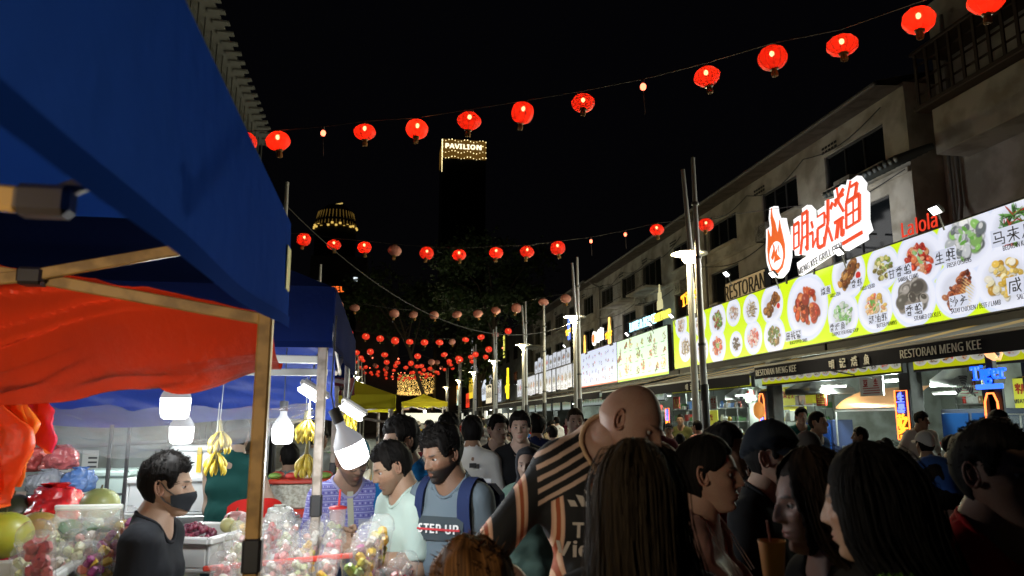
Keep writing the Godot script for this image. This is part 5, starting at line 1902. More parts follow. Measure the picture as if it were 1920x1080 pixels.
		for y in [0.5, 1.1, 1.6, 2.1]:
			m = MB.new()
			m.box(Vector3(0, y, 0), Vector3(0.44, 0.03, 1.86), 0.005)
			part("shelf", m, paint(0.35, 0.35, 0.34, 0.4, {"metal": 0.4}), t)
			for i in 6:
				m = MB.new()
				var hh := rng.randf_range(0.12, 0.34)
				var hue: Array = [[0.5, 0.48, 0.42], [0.42, 0.03, 0.02], [0.05, 0.12, 0.3], [0.5, 0.36, 0.04], [0.06, 0.16, 0.05], [0.6, 0.6, 0.58], [0.2, 0.1, 0.05]][rng.randi() % 7]
				if rng.randf() < 0.5:
					m.box(Vector3(0, y + 0.016 + hh * 0.5, -0.75 + i * 0.3), Vector3(0.3, hh, 0.24), 0.01)
					part("carton", m, paint(hue[0], hue[1], hue[2], 0.6), t)
				else:
					m.lathe(Vector3(-0.05, y + 0.016, -0.75 + i * 0.3), [Vector2(0, 0), Vector2(0.05, 0), Vector2(0.05, hh * 0.6), Vector2(0.02, hh * 0.8), Vector2(0.02, hh), Vector2(0, hh)], 10)
					m.lathe(Vector3(-0.05, y + 0.016, -0.63 + i * 0.3), [Vector2(0, 0), Vector2(0.05, 0), Vector2(0.05, hh * 0.6), Vector2(0.02, hh * 0.8), Vector2(0.02, hh), Vector2(0, hh)], 10)
					part("bottle_pair", m, paint(hue[0], hue[1], hue[2], 0.2), t)
		k += 1
	k = 0
	for q in [[12.6, -11.6, 1.5], [12.9, -15.0, 1.2], [12.6, -20.4, 1.6], [13.0, -25.6, 1.4]]:
		t = thing("extractor_hood", "square steel extractor hood hung from the hall ceiling, %s from the near end" % ord_word(k), "hood", Vector3(q[0], 2.5, q[1]), 0.0, "extractor hoods in the halls")
		m = MB.new()
		m.lathe(Vector3.ZERO, [Vector2(0.85 * q[2] / 1.4, 0), Vector2(0.85 * q[2] / 1.4, 0.16), Vector2(0.22, 0.55), Vector2(0.22, 1.06)], 4, Basis(Vector3.UP, PI / 4))
		part("hood_shell", m, steel, t)
		m = MB.new()
		m.box(Vector3(0, 0.02, 0), Vector3(1.1 * q[2] / 1.4, 0.04, 1.1 * q[2] / 1.4), 0.004)
		part("grease_filter", m, paint(0.05, 0.05, 0.05), t)
		k += 1
	for i in 10:
		t = thing("ceiling_beam", "dark steel beam under the hall ceiling, %s from the near end" % ord_word(i), "beam", Vector3(14.7, 3.46, -9.8 - i * 2.3), 0.0, "beams under the hall ceiling")
		m = MB.new()
		m.box(Vector3.ZERO, Vector3(5.3, 0.2, 0.1), 0.008)
		part("web", m, paint(0.05, 0.05, 0.05), t)
	# menus on the walls
	k = 0
	for q in [[14.5, 2.0, -14.9, 1.0, 0.7, "粿條麵", "MEATBALL NOODLE"], [13.2, 2.1, -23.4, 1.1, 0.75, "香菜飯", ""], [14.8, 1.95, -25.4, 0.8, 0.6, "燒魚", ""], [13.8, 2.2, -11.2, 1.0, 0.8, "飯", "NASI"], [12.6, 1.35, -28.2, 1.1, 0.8, "菜飯", ""], [12.6, 2.25, -20.6, 0.8, 0.7, "豆腐", ""]]:
		t = thing("menu_sign", "yellow menu sheet %s" % ["with red characters over the white T-shirt man", "hung on the wall behind the capped man", "small and deep, left of the copper hood", "at the view's edge beside the blue neon", "low at the foot of the dark column", "above the far fridge"][k], "sign", Vector3(q[0], q[1], q[2]), 0.25)
		m = MB.new()
		m.box(Vector3(0.02, q[4] * 0.5, 0), Vector3(0.03, q[4], q[3]), 0.004)
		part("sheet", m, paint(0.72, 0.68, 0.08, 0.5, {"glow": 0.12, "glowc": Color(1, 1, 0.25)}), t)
		m = MB.new()
		for i in q[5].length():
			strokes(m, q[5][i], Vector3(-0.002, q[4] * 0.66, (i - (q[5].length() - 1) * 0.5) * 0.27), 0.22, 0.035, 0.006, FACE)
		part("lettering", m, paint(0.45, 0.05, 0.02), t)
		if q[6]:
			lettering(q[6], 0.09, Vector3(-0.004, q[4] * 0.25, 0), FACE, paint(0.05, 0.05, 0.05), t, "Droid Sans", true, 0.006, 0.8)
		k += 1
	k = 0
	for q in [[12.1, -12.2], [12.6, -14.6], [12.2, -17.4], [12.4, -20.0], [12.1, -22.6], [12.5, -24.4], [12.2, -26.8], [12.4, -31.0], [12.3, -35.0]]:
		var w := 0.5 + 0.22 * (k % 3)
		t = thing("hanging_menu", "%s menu card hung at the hall front, %s from the near end" % [["yellow", "pale green", "white", "red"][k % 4], ord_word(k)], "sign", Vector3(q[0], 2.16 + 0.1 * (k % 3), q[1]), 0.0, "menu cards hung along the hall fronts")
		m = MB.new()
		m.box(Vector3(0.02, 0.25, 0), Vector3(0.03, 0.5, w), 0.004)
		var hu: Array = [[0.7, 0.64, 0.06], [0.5, 0.6, 0.45], [0.65, 0.65, 0.62], [0.5, 0.04, 0.03]][k % 4]
		part("sheet", m, paint(hu[0], hu[1], hu[2], 0.5), t)
		m = MB.new()
		for i in 2:
			strokes(m, ["菜", "飯", "魚", "香", "豆", "生", "甘", "油", "虾"][(k * 2 + i) % 9], Vector3(-0.002, 0.33, (i - 0.5) * w * 0.45), 0.17, 0.028, 0.006, FACE)
		for i in 3:
			m.box(Vector3(-0.001, 0.19 - i * 0.06, 0.03 * (i % 2)), Vector3(0.006, 0.022, w * 0.7))
		part("lettering", m, paint(0.4, 0.03, 0.02) if k % 4 != 3 else paint(0.7, 0.6, 0.1), t)
		m = MB.new()
		m.tube([Vector3(0.02, 0.5, 0), Vector3(0.02, 1.1, 0)], 0.006, 4)
		part("hanger", m, paint(0.05, 0.05, 0.05), t)
		k += 1
	for i in 4:
		t = thing("serving_counter", "steel serving counter with bowls at the hall front, %s from the near end" % ord_word(i), "counter", Vector3(12.5, 0.12, [-10.2, -14.9, -22.4, -26.0][i]), 0.0, "serving counters at the hall fronts")
		m = MB.new()
		m.box(Vector3(0.2, 0.5, 0), Vector3(0.7, 1.0, 1.9), 0.02)
		part("counter", m, steel, t)
		for j in 7:
			m = MB.new()
			var hh := 0.08 + 0.05 * ((j * 3 + i) % 4)
			m.lathe(Vector3(0.15, 1.0, -0.8 + j * 0.26), [Vector2(0, 0), Vector2(0.07, 0), Vector2(0.11, hh), Vector2(0.10, hh), Vector2(0, hh * 0.7)], 14)
			var bc: Array = [[0.6, 0.6, 0.58], [0.5, 0.03, 0.02], [0.08, 0.25, 0.05], [0.55, 0.4, 0.05], [0.5, 0.2, 0.15]][(j + i) % 5]
			part("bowl", m, paint(bc[0], bc[1], bc[2], 0.4), t)
	t = thing("beer_poster", "dark blue beer poster with a gold word on it, right of the white T-shirt man", "poster", Vector3(12.7, 2.2, -12.9), 0.3)
	m = MB.new()
	m.box(Vector3(0.02, 0.4, 0), Vector3(0.03, 0.8, 0.6), 0.004)
	part("sheet", m, paint(0.01, 0.02, 0.06, 0.4), t)
	lettering("Tiger", 0.16, Vector3(-0.004, 0.32, 0), FACE, paint(0.5, 0.25, 0.05), t, "Droid Serif", true, 0.006)
	neon_column("orange and blue neon column with Chinese characters beside the white T-shirt man", Vector3(11.45, 1.30, -15.3), 0)
	neon_column("small far orange and blue neon column left of the capped man", Vector3(11.4, 1.15, -29.5), 0)
	neon_column("tall red and blue neon bottle low on the dark post", Vector3(10.6, 1.16, -11.8), 1)
	neon_column("little red and blue neon bottle by the hanging lamp", Vector3(11.4, 1.5, -21.6), 1)
	t = thing("neon_sign", "blue neon word under a glowing orange tiger figure", "neon sign", Vector3(10.6, 2.35, -11.8))
	lettering("Tiger", 0.24, Vector3(0, 0.22, 0.0), FACE, glow(0.01, 0.09, 1.0, 2.6), t, "Droid Serif", true, 0.04, 0.9)
	m = MB.new()
	m.box(Vector3(0, -0.02, 0), Vector3(0.03, 0.09, 0.62), 0.01)
	part("blue_bar", m, glow(0.05, 0.2, 1.0, 1.6), t)
	m = MB.new()
	m.tube([Vector3(0, 0.62, -0.18), Vector3(0, 0.74, -0.14), Vector3(0, 0.78, -0.05), Vector3(0, 0.66, 0.0), Vector3(0, 0.54, 0.1), Vector3(0, 0.46, 0.2)], [0.03, 0.06, 0.065, 0.07, 0.075, 0.05], 10)
	m.tube([Vector3(0, 0.46, 0.2), Vector3(0, 0.44, 0.3), Vector3(0, 0.54, 0.36), Vector3(0, 0.6, 0.3)], 0.02, 8)
	part("tiger_figure", m, glow(1.0, 0.45, 0.2, 1.6), t)
	m = MB.new()
	m.box(Vector3(0.08, -0.7, 0), Vector3(0.1, 2.9, 0.16), 0.01)
	part("post", m, paint(0.02, 0.02, 0.02), t)
	# wall fans
	k = 0
	for q in [[12.2, 2.45, -14.2], [12.1, 2.35, -24.2]]:
		t = thing("wall_fan", "round wire wall fan %s" % ["above the white T-shirt man", "above the capped man"][k], "fan", Vector3(q[0], q[1], q[2]), 0.2)
		for r in 5:
			m = MB.new()
			m.lathe(Vector3(-0.1, 0, 0), [Vector2(0.05 + 0.05 * r, 0), Vector2(0.056 + 0.05 * r, 0.004), Vector2(0.05 + 0.05 * r, 0.008)], 24, Basis(Vector3(0, 0, 1), PI / 2))
			part("guard_ring", m, paint(0.5, 0.5, 0.5, 0.3, {"metal": 0.6}), t)
		for r in 3:
			m = MB.new()
			m.grid(6, 3, func(u, w): return Basis(Vector3(1, 0, 0), r * TAU / 3.0) * Vector3(-0.07 + 0.05 * (w - 0.5), 0.04 + 0.19 * u, (w - 0.5) * (0.06 + 0.12 * u)), false, false)
			part("blade", m, paint(0.08, 0.08, 0.09), t)
		m = MB.new()
		m.ball(Vector3(0.02, 0, 0), Vector3(0.10, 0.06, 0.06))
		m.tube([Vector3(0.08, 0, 0), Vector3(0.25, -0.2, 0)], 0.02, 6)
		part("motor", m, paint(0.03, 0.03, 0.03), t)
		k += 1
	t = thing("paper_lantern", "small round orange hanging lantern on the dark column", "lantern", Vector3(11.2, 2.05, -21.4))
	m = MB.new()
	m.ball(Vector3.ZERO, Vector3(0.17, 0.26, 0.17), 16, 12)
	part("shade", m, glow(1.0, 0.38, 0.08, 0.5), t)
	m = MB.new()
	m.tube([Vector3(0, 0.26, 0), Vector3(0, 0.8, 0)], 0.006, 4)
	part("cord", m, paint(0.02, 0.02, 0.02), t)
	# tables and chairs outside
	k = 0
	for q in [[7.4, -11.2], [9.3, -14.0], [7.6, -17.0], [9.6, -19.5], [7.5, -22.5], [9.2, -9.6], [7.8, -28.0], [9.4, -25.0]]:
		t = thing("dining_table", "round restaurant table with a grey top, %s" % ["nearest the blue-capped man", "behind the red-shirted man", "before the neon column", "before the copper hood", "by the second awning's near end", "at the far right under the beer neon", "by the second awning's far end", "deep under the second awning"][k], "table", Vector3(q[0], 0.12, q[1]), 0.0, "round tables under the awnings")
		m = MB.new()
		m.lathe(Vector3(0, 0.74, 0), [Vector2(0, -0.02), Vector2(0.56, -0.02), Vector2(0.58, 0), Vector2(0.57, 0.018), Vector2(0, 0.02)], 28)
		part("tabletop", m, paint(0.35, 0.36, 0.36, 0.4), t)
		for s in 4:
			m = MB.new()
			m.bar(Vector3(0.1 * cos(s * PI / 2), 0.72, 0.1 * sin(s * PI / 2)), Vector3(0.4 * cos(s * PI / 2), 0.0, 0.4 * sin(s * PI / 2)), 0.025, 0.025)
			part("leg", m, paint(0.1, 0.1, 0.1, 0.4, {"metal": 0.5}), t)
		k += 1
	t = thing("folded_table", "round grey table tipped on its edge beside the red-shirted man", "table", Vector3(4.55, 0.0, -4.9), -0.4)
	m = MB.new()
	m.lathe(Vector3(0, 0.72, 0), [Vector2(0, -0.015), Vector2(0.56, -0.015), Vector2(0.575, 0), Vector2(0.56, 0.015), Vector2(0, 0.015)], 36, Basis(Vector3(1, 0, 0), PI / 2 - 0.2))
	part("tabletop", m, paint(0.30, 0.31, 0.31, 0.45), t)
	for s in [-1.0, 1.0]:
		m = MB.new()
		m.bar(Vector3(-0.35 * s, 0.3, 0.10), Vector3(0.3 * s, 1.1, 0.02), 0.025, 0.025)
		part("leg", m, paint(0.03, 0.03, 0.03, 0.4), t)
	m = MB.new()
	m.lathe(Vector3(0, 0.72, 0), [Vector2(0.55, -0.02), Vector2(0.59, -0.02), Vector2(0.59, 0.02), Vector2(0.55, 0.02), Vector2(0.55, -0.02)], 36, Basis(Vector3(1, 0, 0), PI / 2 - 0.2))
	part("rim", m, paint(0.25, 0.25, 0.25, 0.3, {"metal": 0.6}), t)


func ord_word(i: int) -> String:
	return ["first", "second", "third", "fourth", "fifth", "sixth", "seventh", "eighth", "ninth", "tenth", "eleventh", "twelfth", "thirteenth", "fourteenth"][i]


# ---------------------------------------------------------------- lanterns over the street
var lantern_kit := {}


func lantern(at: Vector3, kind: int, k: float, shape: int, label: String, lamp: bool) -> Node3D:
	# kind 0: lit, 1: dark, 2: only its bulb is left
	if kind == 2:
		var t := thing("bare_lantern_bulb", label, "bulb", at, 0.0, "red lanterns strung over the street")
		var m := MB.new()
		m.ball(Vector3.ZERO, Vector3(0.045, 0.055, 0.045), 10, 8)
		part("bulb", m, glow(1.0, 0.16, 0.08, 5.0), t)
		m = MB.new()
		m.lathe(Vector3(0, 0.05, 0), [Vector2(0.0, 0), Vector2(0.025, 0), Vector2(0.025, 0.07), Vector2(0, 0.07)], 8)
		m.tube([Vector3(0, -0.05, 0), Vector3(0.02, -0.42, 0)], 0.008, 4)
		part("socket", m, paint(0.03, 0.02, 0.02), t)
		return t
	var key := "%d %d %s" % [kind, shape, lamp]
	if not lantern_kit.has(key):
		var sh := MB.new()
		var sq: float = [0.80, 0.72, 0.90, 0.84][shape]
		var full: float = [2.3, 2.0, 2.6, 1.5][shape]
		sh.grid(36, 14, func(u, w):
			var e: float = (w - 0.5) * PI * 0.88
			var r := pow(cos(e), 2.0 / full) * 0.21 * (1.0 - 0.028 * absf(sin(u * TAU * 6.0)))
			return Vector3(r * cos(u * TAU), sin(e) * 0.21 * sq, r * sin(u * TAU)), true, false)
		var cap := MB.new()
		var cap2 := MB.new()
		for s in [-1.0, 1.0]:
			(cap if s > 0 else cap2).lathe(Vector3(0, s * 0.205 * sq, 0), [Vector2(0, 0.012 * s), Vector2(0.06, 0.012 * s), Vector2(0.066, -0.006 * s), Vector2(0.055, -0.03 * s)], 14)
		var ribs := MB.new()
		for i in 12:
			var pts := []
			for j in 9:
				var e := (j / 8.0 - 0.5) * PI * 0.88
				var r := pow(cos(e), 2.0 / full) * 0.212
				pts.append(Vector3(r * cos(i * TAU / 12), sin(e) * 0.212 * sq, r * sin(i * TAU / 12)))
			ribs.tube(pts, 0.0022, 4, false)
		var tas := MB.new()
		for i in 10:
			tas.tube([Vector3(0.025 * cos(i * 2.4), -0.205 * sq, 0.025 * sin(i * 2.4)), Vector3(0.04 * cos(i * 2.4), -0.205 * sq - 0.07, 0.04 * sin(i * 2.4)), Vector3(0.035 * cos(i * 2.4), -0.205 * sq - 0.115, 0.035 * sin(i * 2.4))], 0.012, 5)
		var bulb := MB.new()
		bulb.ball(Vector3(0, 0.07, 0), Vector3(0.035, 0.045, 0.035), 10, 8)
		var stem := MB.new()
		stem.tube([Vector3(0, 0.2, 0), Vector3(0, 0.11, 0)], 0.018, 6)
		lantern_kit[key] = [sh.mesh(), cap.mesh(), tas.mesh(), bulb.mesh(), stem.mesh(), ribs.mesh(), cap2.mesh()]
	var kit: Array = lantern_kit[key]
	var t := thing("paper_lantern", label, "lantern", at, 0.0, "red lanterns strung over the street")
	var skin: Material
	if kind == 1:
		skin = paint(0.50, 0.22, 0.18, 0.7, {"alpha": 0.93, "back": Color(0.5, 0.2, 0.15), "vc": false, "rough2": 1})
	elif lamp:
		skin = paint(0.58, 0.05, 0.03, 0.6, {"alpha": 0.80, "back": Color(1.0, 0.22, 0.14), "glow": 0.07, "glowc": Color(1.0, 0.22, 0.12)})
	else:
		skin = paint(0.6, 0.02, 0.012, 0.6, {"alpha": 0.90, "glow": 0.55, "glowc": Color(1.0, 0.24, 0.13)})
	part("shade", kit[0], skin, t)
	part("ring", kit[1], paint(0.16, 0.09, 0.02, 0.5), t)
	part("ring", kit[6], paint(0.16, 0.09, 0.02, 0.5), t)
	if lamp:
		part("rib", kit[5], paint(0.12, 0.01, 0.01, 0.6), t)
	part("tassel", kit[2], paint(0.22, 0.11, 0.02, 0.8), t)
	if kind == 0:
		part("bulb", kit[3], glow(1.0, 0.62, 0.25, 11.0 if lamp else 6.0), t)
	part("socket", kit[4], paint(0.05, 0.03, 0.03), t)
	t.scale = Vector3(rng.randf_range(0.94, 1.06), rng.randf_range(0.92, 1.06), rng.randf_range(0.94, 1.06)) * k
	t.rotation = Vector3(rng.randf_range(-0.2, 0.2), rng.randf() * TAU, rng.randf_range(-0.24, 0.24))
	if kind == 0 and lamp:
		omni(at + t.basis * Vector3(0, 0.07, 0), 0.085 * rng.randf_range(0.55, 1.35), Color(1.0, 0.62, 0.36), 0.03)
	return t


func build_lanterns() -> void:
	var wire := paint(0.02, 0.02, 0.02, 0.7)
	var rows := [
		"-2.65 6.74 -13.56 0;-1.99 6.57 -12.98 0;-1.2 6.66 -12.7 2;-0.48 6.62 -12.43 0;0.39 6.5 -11.85 0;1.22 6.55 -11.48 0;2.03 6.57 -11.06 0;2.84 6.49 -10.37 0;3.56 6.5 -9.7 2;4.19 6.34 -8.93 0;4.66 6.2 -8.04 0;5.07 5.98 -7.23 0;5.31 5.79 -6.3 0;5.25 5.46 -5.39 0",
		"-3.2 7.1 -22.8 0;-2.57 7.14 -22.74 0;-1.62 6.83 -21.97 0;-.74 6.8 -22.03 0;.15 6.74 -22.05 1;1.06 6.51 -21.22 0;2 6.48 -21.16 0;3.06 6.55 -21.01 0;3.95 6.58 -20.86 0;4.82 6.68 -20.65 0;5.75 6.86 -20.4 2;6.66 7.0 -20.0 2;7.51 7.1 -19.72 0;8.9 7.25 -19.5 0",
		"-1.98 6.32 -30.54 1;-1.33 6.25 -30.58 1;.26 6.06 -30.64 1;1.1 6.27 -32.33 1;1.99 6.26 -32.29 1;2.98 6.3 -32.21 1;3.88 6.35 -32.1 1;4.66 6.49 -31.98 1;5.25 6.33 -30.15 1;6.03 6.33 -28.4 1;6.88 6.46 -28.19 1",
		"-2.05 6.5 -41.68 0;-1.15 6.32 -41.73 0;-.37 6.22 -41.76 0;.45 6.12 -41.77 0;1.25 6.07 -41.76 0;2.07 6.05 -41.72 0;2.9 6.06 -41.67 0;3.88 6.43 -44.82 1;4.68 6.57 -44.73 0;5.6 6.73 -44.6 0;6.46 6.89 -44.47 1;7.22 7.09 -44.33 0",
	]
	for j in 8:
		var z := -50.0 - j * 9.0 - 0.25 * j * j
		var row := PackedStringArray()
		for i in 12:
			var x := -3.0 + i * 0.98 + rng.randf_range(-0.15, 0.15)
			var d := (i - 5.5) / 5.5
			var kk := rng.randi() % 9
			row.append("%.2f %.2f %.2f %d" % [x, 5.75 + 0.75 * d * d + rng.randf_range(-0.15, 0.25) + 0.37 * j, z + rng.randf_range(-1.0, 1.0), 2 if kk == 0 else (1 if kk == 1 and j < 4 else 0)])
		rows.append(";".join(row))
	var which := ["nearest", "second", "third", "fourth", "fifth", "sixth", "seventh", "eighth", "ninth", "tenth", "eleventh", "last"]
	for j in rows.size():
		var pts := []
		var k := 0
		for q in String(rows[j]).split(";"):
			var a := q.split(" ")
			var p := Vector3(a[0].to_float(), a[1].to_float(), a[2].to_float())
			var kind := a[3].to_int()
			var look: String = ["lit red lantern", "unlit faded lantern", "bare red bulb without its lantern"][kind]
			lantern(p, kind, (1.0 - 0.018 * k if j == 0 else 1.0) if j < 4 else 1.05, (k * 7 + j * 3) % 4, "%s, %s from the left on the %s string of lanterns" % [look, ord_word(k), which[j]], j < 2)
			pts.append(p + Vector3(0, 0.2 if kind < 2 else 0.12, 0))
			k += 1
		var m := MB.new()
		var a0: Vector3 = pts[0]
		var a1: Vector3 = pts[-1]
		m.tube([a0 + Vector3(-2.2, 0.25, 0)] + pts + [a1 + (a1 - pts[-2]) * 2.0 + Vector3(0, 0.1, 0)], 0.008, 4)
		single("lantern_wire", m, wire, "thin dark wire that carries the %s string of lanterns" % which[j], "wire", Vector3.ZERO, "lantern wires across the street")
	# a slack cable across the street
	var m := MB.new()
	var pts := []
	for i in 25:
		var u := i / 24.0
		pts.append(Vector3(lerpf(-2.4, 6.0, u), lerpf(6.6, 4.9, u) - 5.0 * u * (1.0 - u) * 1.15, lerpf(-17.0, -23.3, u)))
	m.tube(pts, 0.012, 6)
	single("power_cable", m, paint(0.05, 0.05, 0.045, 0.6), "grey slack cable that sags across the street below the third lantern string", "cable")


func tree(at: Vector3, high: float, rad: Vector3, label: String, n: int, lean := Vector3.ZERO) -> void:
	var t := thing("tree", label, "tree", at, 0.0, "street trees")
	var m := MB.new()
	var top := Vector3(lean.x, high - rad.y * 1.1, lean.z)
	m.tube([Vector3.ZERO, top * 0.35 + Vector3(0.15, 0, 0), top * 0.7, top], [0.3, 0.22, 0.19, 0.15], 10)
	for i in 7:
		var a := i * 2.4
		m.tube([top * (0.7 + 0.04 * i), top + Vector3(cos(a) * rad.x * 0.4, rad.y * 0.4, sin(a) * rad.z * 0.4), top + Vector3(cos(a) * rad.x * 0.75, rad.y * (0.6 + 0.1 * (i % 4)), sin(a) * rad.z * 0.75)], [0.10, 0.06, 0.02], 7)
	part("trunk", m, paint(0.09, 0.07, 0.05, 0.9, {"tri": 1.5, "tex": "stain", "bump": "cloth"}), t)
	var leaf := MB.new()
	for s in [-1.0, 1.0]:
		leaf.quad(Vector3(0, 0, 0), Vector3(s * 0.07, 0.09, 0.02), Vector3(0, 0.24, -0.02), Vector3(0, 0.12, 0.0), Vector3(0.2 * s, 0.1, 1).normalized())
	leaf.quad(Vector3(0.05, -0.05, 0), Vector3(0.14, 0.02, 0.05), Vector3(0.2, 0.16, 0.02), Vector3(0.08, 0.08, 0.0), Vector3(0.3, 0.6, 0.7).normalized())
	var mm := MultiMesh.new()
	mm.transform_format = MultiMesh.TRANSFORM_3D
	mm.use_colors = true
	mm.mesh = leaf.mesh()
	mm.instance_count = n
	var cl := []
	for i in 26:
		cl.append(Vector3(rng.randf_range(-1, 1), rng.randf_range(-0.8, 1), rng.randf_range(-1, 1)).limit_length(0.95))
	for i in n:
		var c: Vector3 = cl[rng.randi() % 26]
		var d := Vector3(rng.randfn(), rng.randfn(), rng.randfn()) * 0.17
		var p := top + Vector3(0, rad.y * 0.5, 0) + (c + d) * rad
		mm.set_instance_transform(i, Transform3D(Basis.from_euler(Vector3(rng.randf() * TAU, rng.randf() * TAU, rng.randf() * TAU)).scaled(Vector3.ONE * rng.randf_range(0.9, 2.0)), p))
		var g := rng.randf_range(0.7, 1.3)
		mm.set_instance_color(i, Color(0.05 * g, 0.085 * g, 0.025 * g))
	var o := MultiMeshInstance3D.new()
	o.name = "crown"
	o.multimesh = mm
	o.material_override = paint(1, 1, 1, 0.6, {"vc": true, "back": Color(0.3, 0.5, 0.1)})
	t.add_child(o, true)
	o.set_meta("kind", "stuff")


func build_far() -> void:
	# street lamps and flag poles
	var pw := ["nearest right-hand", "second right-hand", "third right-hand", "fourth right-hand", "fifth right-hand", "sixth right-hand", "seventh right-hand"]
	var k := 0
	for z in [-14.0, -23.4, -32.6, -41.7, -51.5, -62.0, -75.0]:
		street_lamp(Vector3(6.0, 0.1, z), 4.95, "%s street lamp with a glowing warm head, on the restaurant kerb" % pw[k], k < 3)
		flag_pole(Vector3(6.0 + 0.02 * k, 0.1, z + 0.45), 6.85, "thin bare flag pole on the near side of the %s street lamp" % pw[k], 0.004)
		k += 1
	flag_pole(Vector3(6.0, 0.1, -28.2), 6.1, "lone grey pole midway between two street lamps, by the pale blue board", 0.0)
	k = 0
	var lw := ["nearest left-hand", "second left-hand", "third left-hand", "fourth left-hand", "fifth left-hand", "sixth left-hand"]
	for z in [-17.0, -26.2, -52.0, -58.0, -67.0, -78.0]:
		if k > 1:
			street_lamp(Vector3(-2.1, 0.1, z), 4.95, "%s street lamp with a glowing head, beyond the yellow tent" % lw[k], false, Color(0.95, 1.0, 0.9))
		flag_pole(Vector3(-2.35, 0.1, z), 7.0, "%s thin flag pole, behind the market tents" % lw[k], 0.0)
		flag_pole(Vector3(-2.55, 0.1, z - 0.4), 6.5, "shorter flag pole beside the %s one" % lw[k], -0.01)
		k += 1
	# the netted building on the left
	var t := thing("netted_building", "tall dark building behind hanging scaffold netting at the upper left", "building", Vector3(-7.0, 0, -27.0))
	var m := MB.new()
	m.box(Vector3(-4.2, 8.2, 0), Vector3(8.0, 16.4, 26.0))
	part("wall", m, paint(0.10, 0.10, 0.09, 0.9, {"tri": 0.25, "tex": "stain"}), t)
	for i in 27:
		m = MB.new()
		m.tube([Vector3(-0.02, 0, -13.0 + i), Vector3(0.0, 8.0, -13.0 + i + 0.1 * sin(i * 2.0)), Vector3(0.03, 16.6, -13.0 + i)], 0.035, 5)
		part("scaffold_pole", m, paint(0.20, 0.20, 0.19, 0.5, {"metal": 0.3}), t)
	for i in 9:
		m = MB.new()
		m.tube([Vector3(0.07, 1.8 * i + 1.0, -13.0), Vector3(0.07, 1.8 * i + 1.0, 13.0)], 0.03, 5)
		part("scaffold_pole", m, paint(0.20, 0.20, 0.19, 0.5, {"metal": 0.3}), t)
		m = MB.new()
		for j in 40:
			var z := -12.8 + j * 0.645
			m.grid(2, 3, func(u, w): return Vector3(0.12 + 0.05 * sin(j * 1.7 + w * 3.0), 1.8 * i + 1.0 - 1.72 * w * (0.85 + 0.15 * sin(j * 2.3)), z + 0.6 * u), false, false)
		part("netting", m, paint(0.10, 0.12, 0.10, 0.9, {"alpha": 0.75}), t)
	m = MB.new()
	m.box(Vector3(0.1, 16.5, 0), Vector3(0.9, 0.1, 26.4))
	for i in 66:
		m.box(Vector3(0.5, 16.4 + 0.2 * (i % 2), -13.0 + i * 0.4), Vector3(0.5, 0.06, 0.3))
	part("eave", m, paint(0.16, 0.16, 0.15, 0.8), t)
	# far towers
	t = thing("hotel_tower", "far dark tower with pale letters on its gold-lit crown", "tower", Vector3(30.0, 0, -309.0))
	m = MB.new()
	m.box(Vector3(0, 55.5, 0), Vector3(18.4, 111.0, 17.0))
	part("tower_body", m, paint(0.02, 0.02, 0.022, 0.6), t)
	m = MB.new()
	m.box(Vector3(0, 115.2, 0), Vector3(18.6, 8.2, 17.2))
	part("crown_band", m, paint(0.12, 0.07, 0.02, 0.6, {"glow": 0.28, "glowc": lin(0.36, 0.18, 0.03)}), t)
	lettering("PAVILION", 2.1, Vector3(-0.4, 116.3, 8.75), Basis.IDENTITY, glow(1.0, 0.9, 0.6, 1.8), t, "Droid Sans", true, 0.3, 1.15)
	m = MB.new()
	for i in 60:
		m.ball(Vector3(-9.2 + 18.4 * (i % 15) / 14.0, 111.4 + 2.5 * (i / 15) + 0.5 * sin(i * 5.0), 8.75), Vector3.ONE * (0.12 + 0.09 * absf(sin(i * 3.7))), 6, 4)
	for i in 26:
		m.ball(Vector3(-9.35, 105.0 + i * 0.56, 8.7 - 0.1 * (i % 3)), Vector3.ONE * (0.16 + 0.1 * absf(sin(i * 3.1))), 6, 4)
	part("fairy_lights", m, glow(1.0, 0.82, 0.4, 3.0), t).set_meta("kind", "stuff")
	t = thing("round_tower", "far round tower with a faint gold crown, left of the gold lettered tower", "tower", Vector3(-22.4, 0, -309.0))
	m = MB.new()
	m.lathe(Vector3.ZERO, [Vector2(0, 0), Vector2(8.4, 0), Vector2(8.4, 80), Vector2(0, 80)], 32)
	part("tower_body", m, paint(0.015, 0.015, 0.016, 0.6), t)
	m = MB.new()
	m.lathe(Vector3.ZERO, [Vector2(8.5, 79.5), Vector2(8.3, 83), Vector2(7.0, 87.0), Vector2(4.0, 90.0), Vector2(0, 90.5)], 32)
	var crown := part("crown", m, paint(0.10, 0.06, 0.015, 0.6), t)
	for i in 34:
		m = MB.new()
		m.box(Vector3(8.6 * cos(i * TAU / 34), 80.4 + 0.5 * sin(i * 3.0), 8.6 * sin(i * TAU / 34)), Vector3(0.9, 0.7 if i % 7 < 5 else 0.02, 0.9))
		if i % 9 != 2 and sin(i * TAU / 34) > -0.1:
			part("crown_light", m, glow(1.0, 0.66, 0.15, 0.8), crown)
		m = MB.new()
		m.bar(Vector3(8.5 * cos(i * TAU / 34), 81, 8.5 * sin(i * TAU / 34)), Vector3(7.2 * cos(i * TAU / 34), 87, 7.2 * sin(i * TAU / 34)), 0.25, 0.25)
		if sin(i * TAU / 34) > -0.1:
			part("crown_rib", m, glow(0.5, 0.3, 0.06, 0.22), crown)
	m = MB.new()
	m.bar(Vector3(-1.5, 90.6, 0), Vector3(2.5, 91.6, 0), 0.5, 0.4)
	part("crown_light", m, glow(1.0, 0.7, 0.2, 0.6), crown)
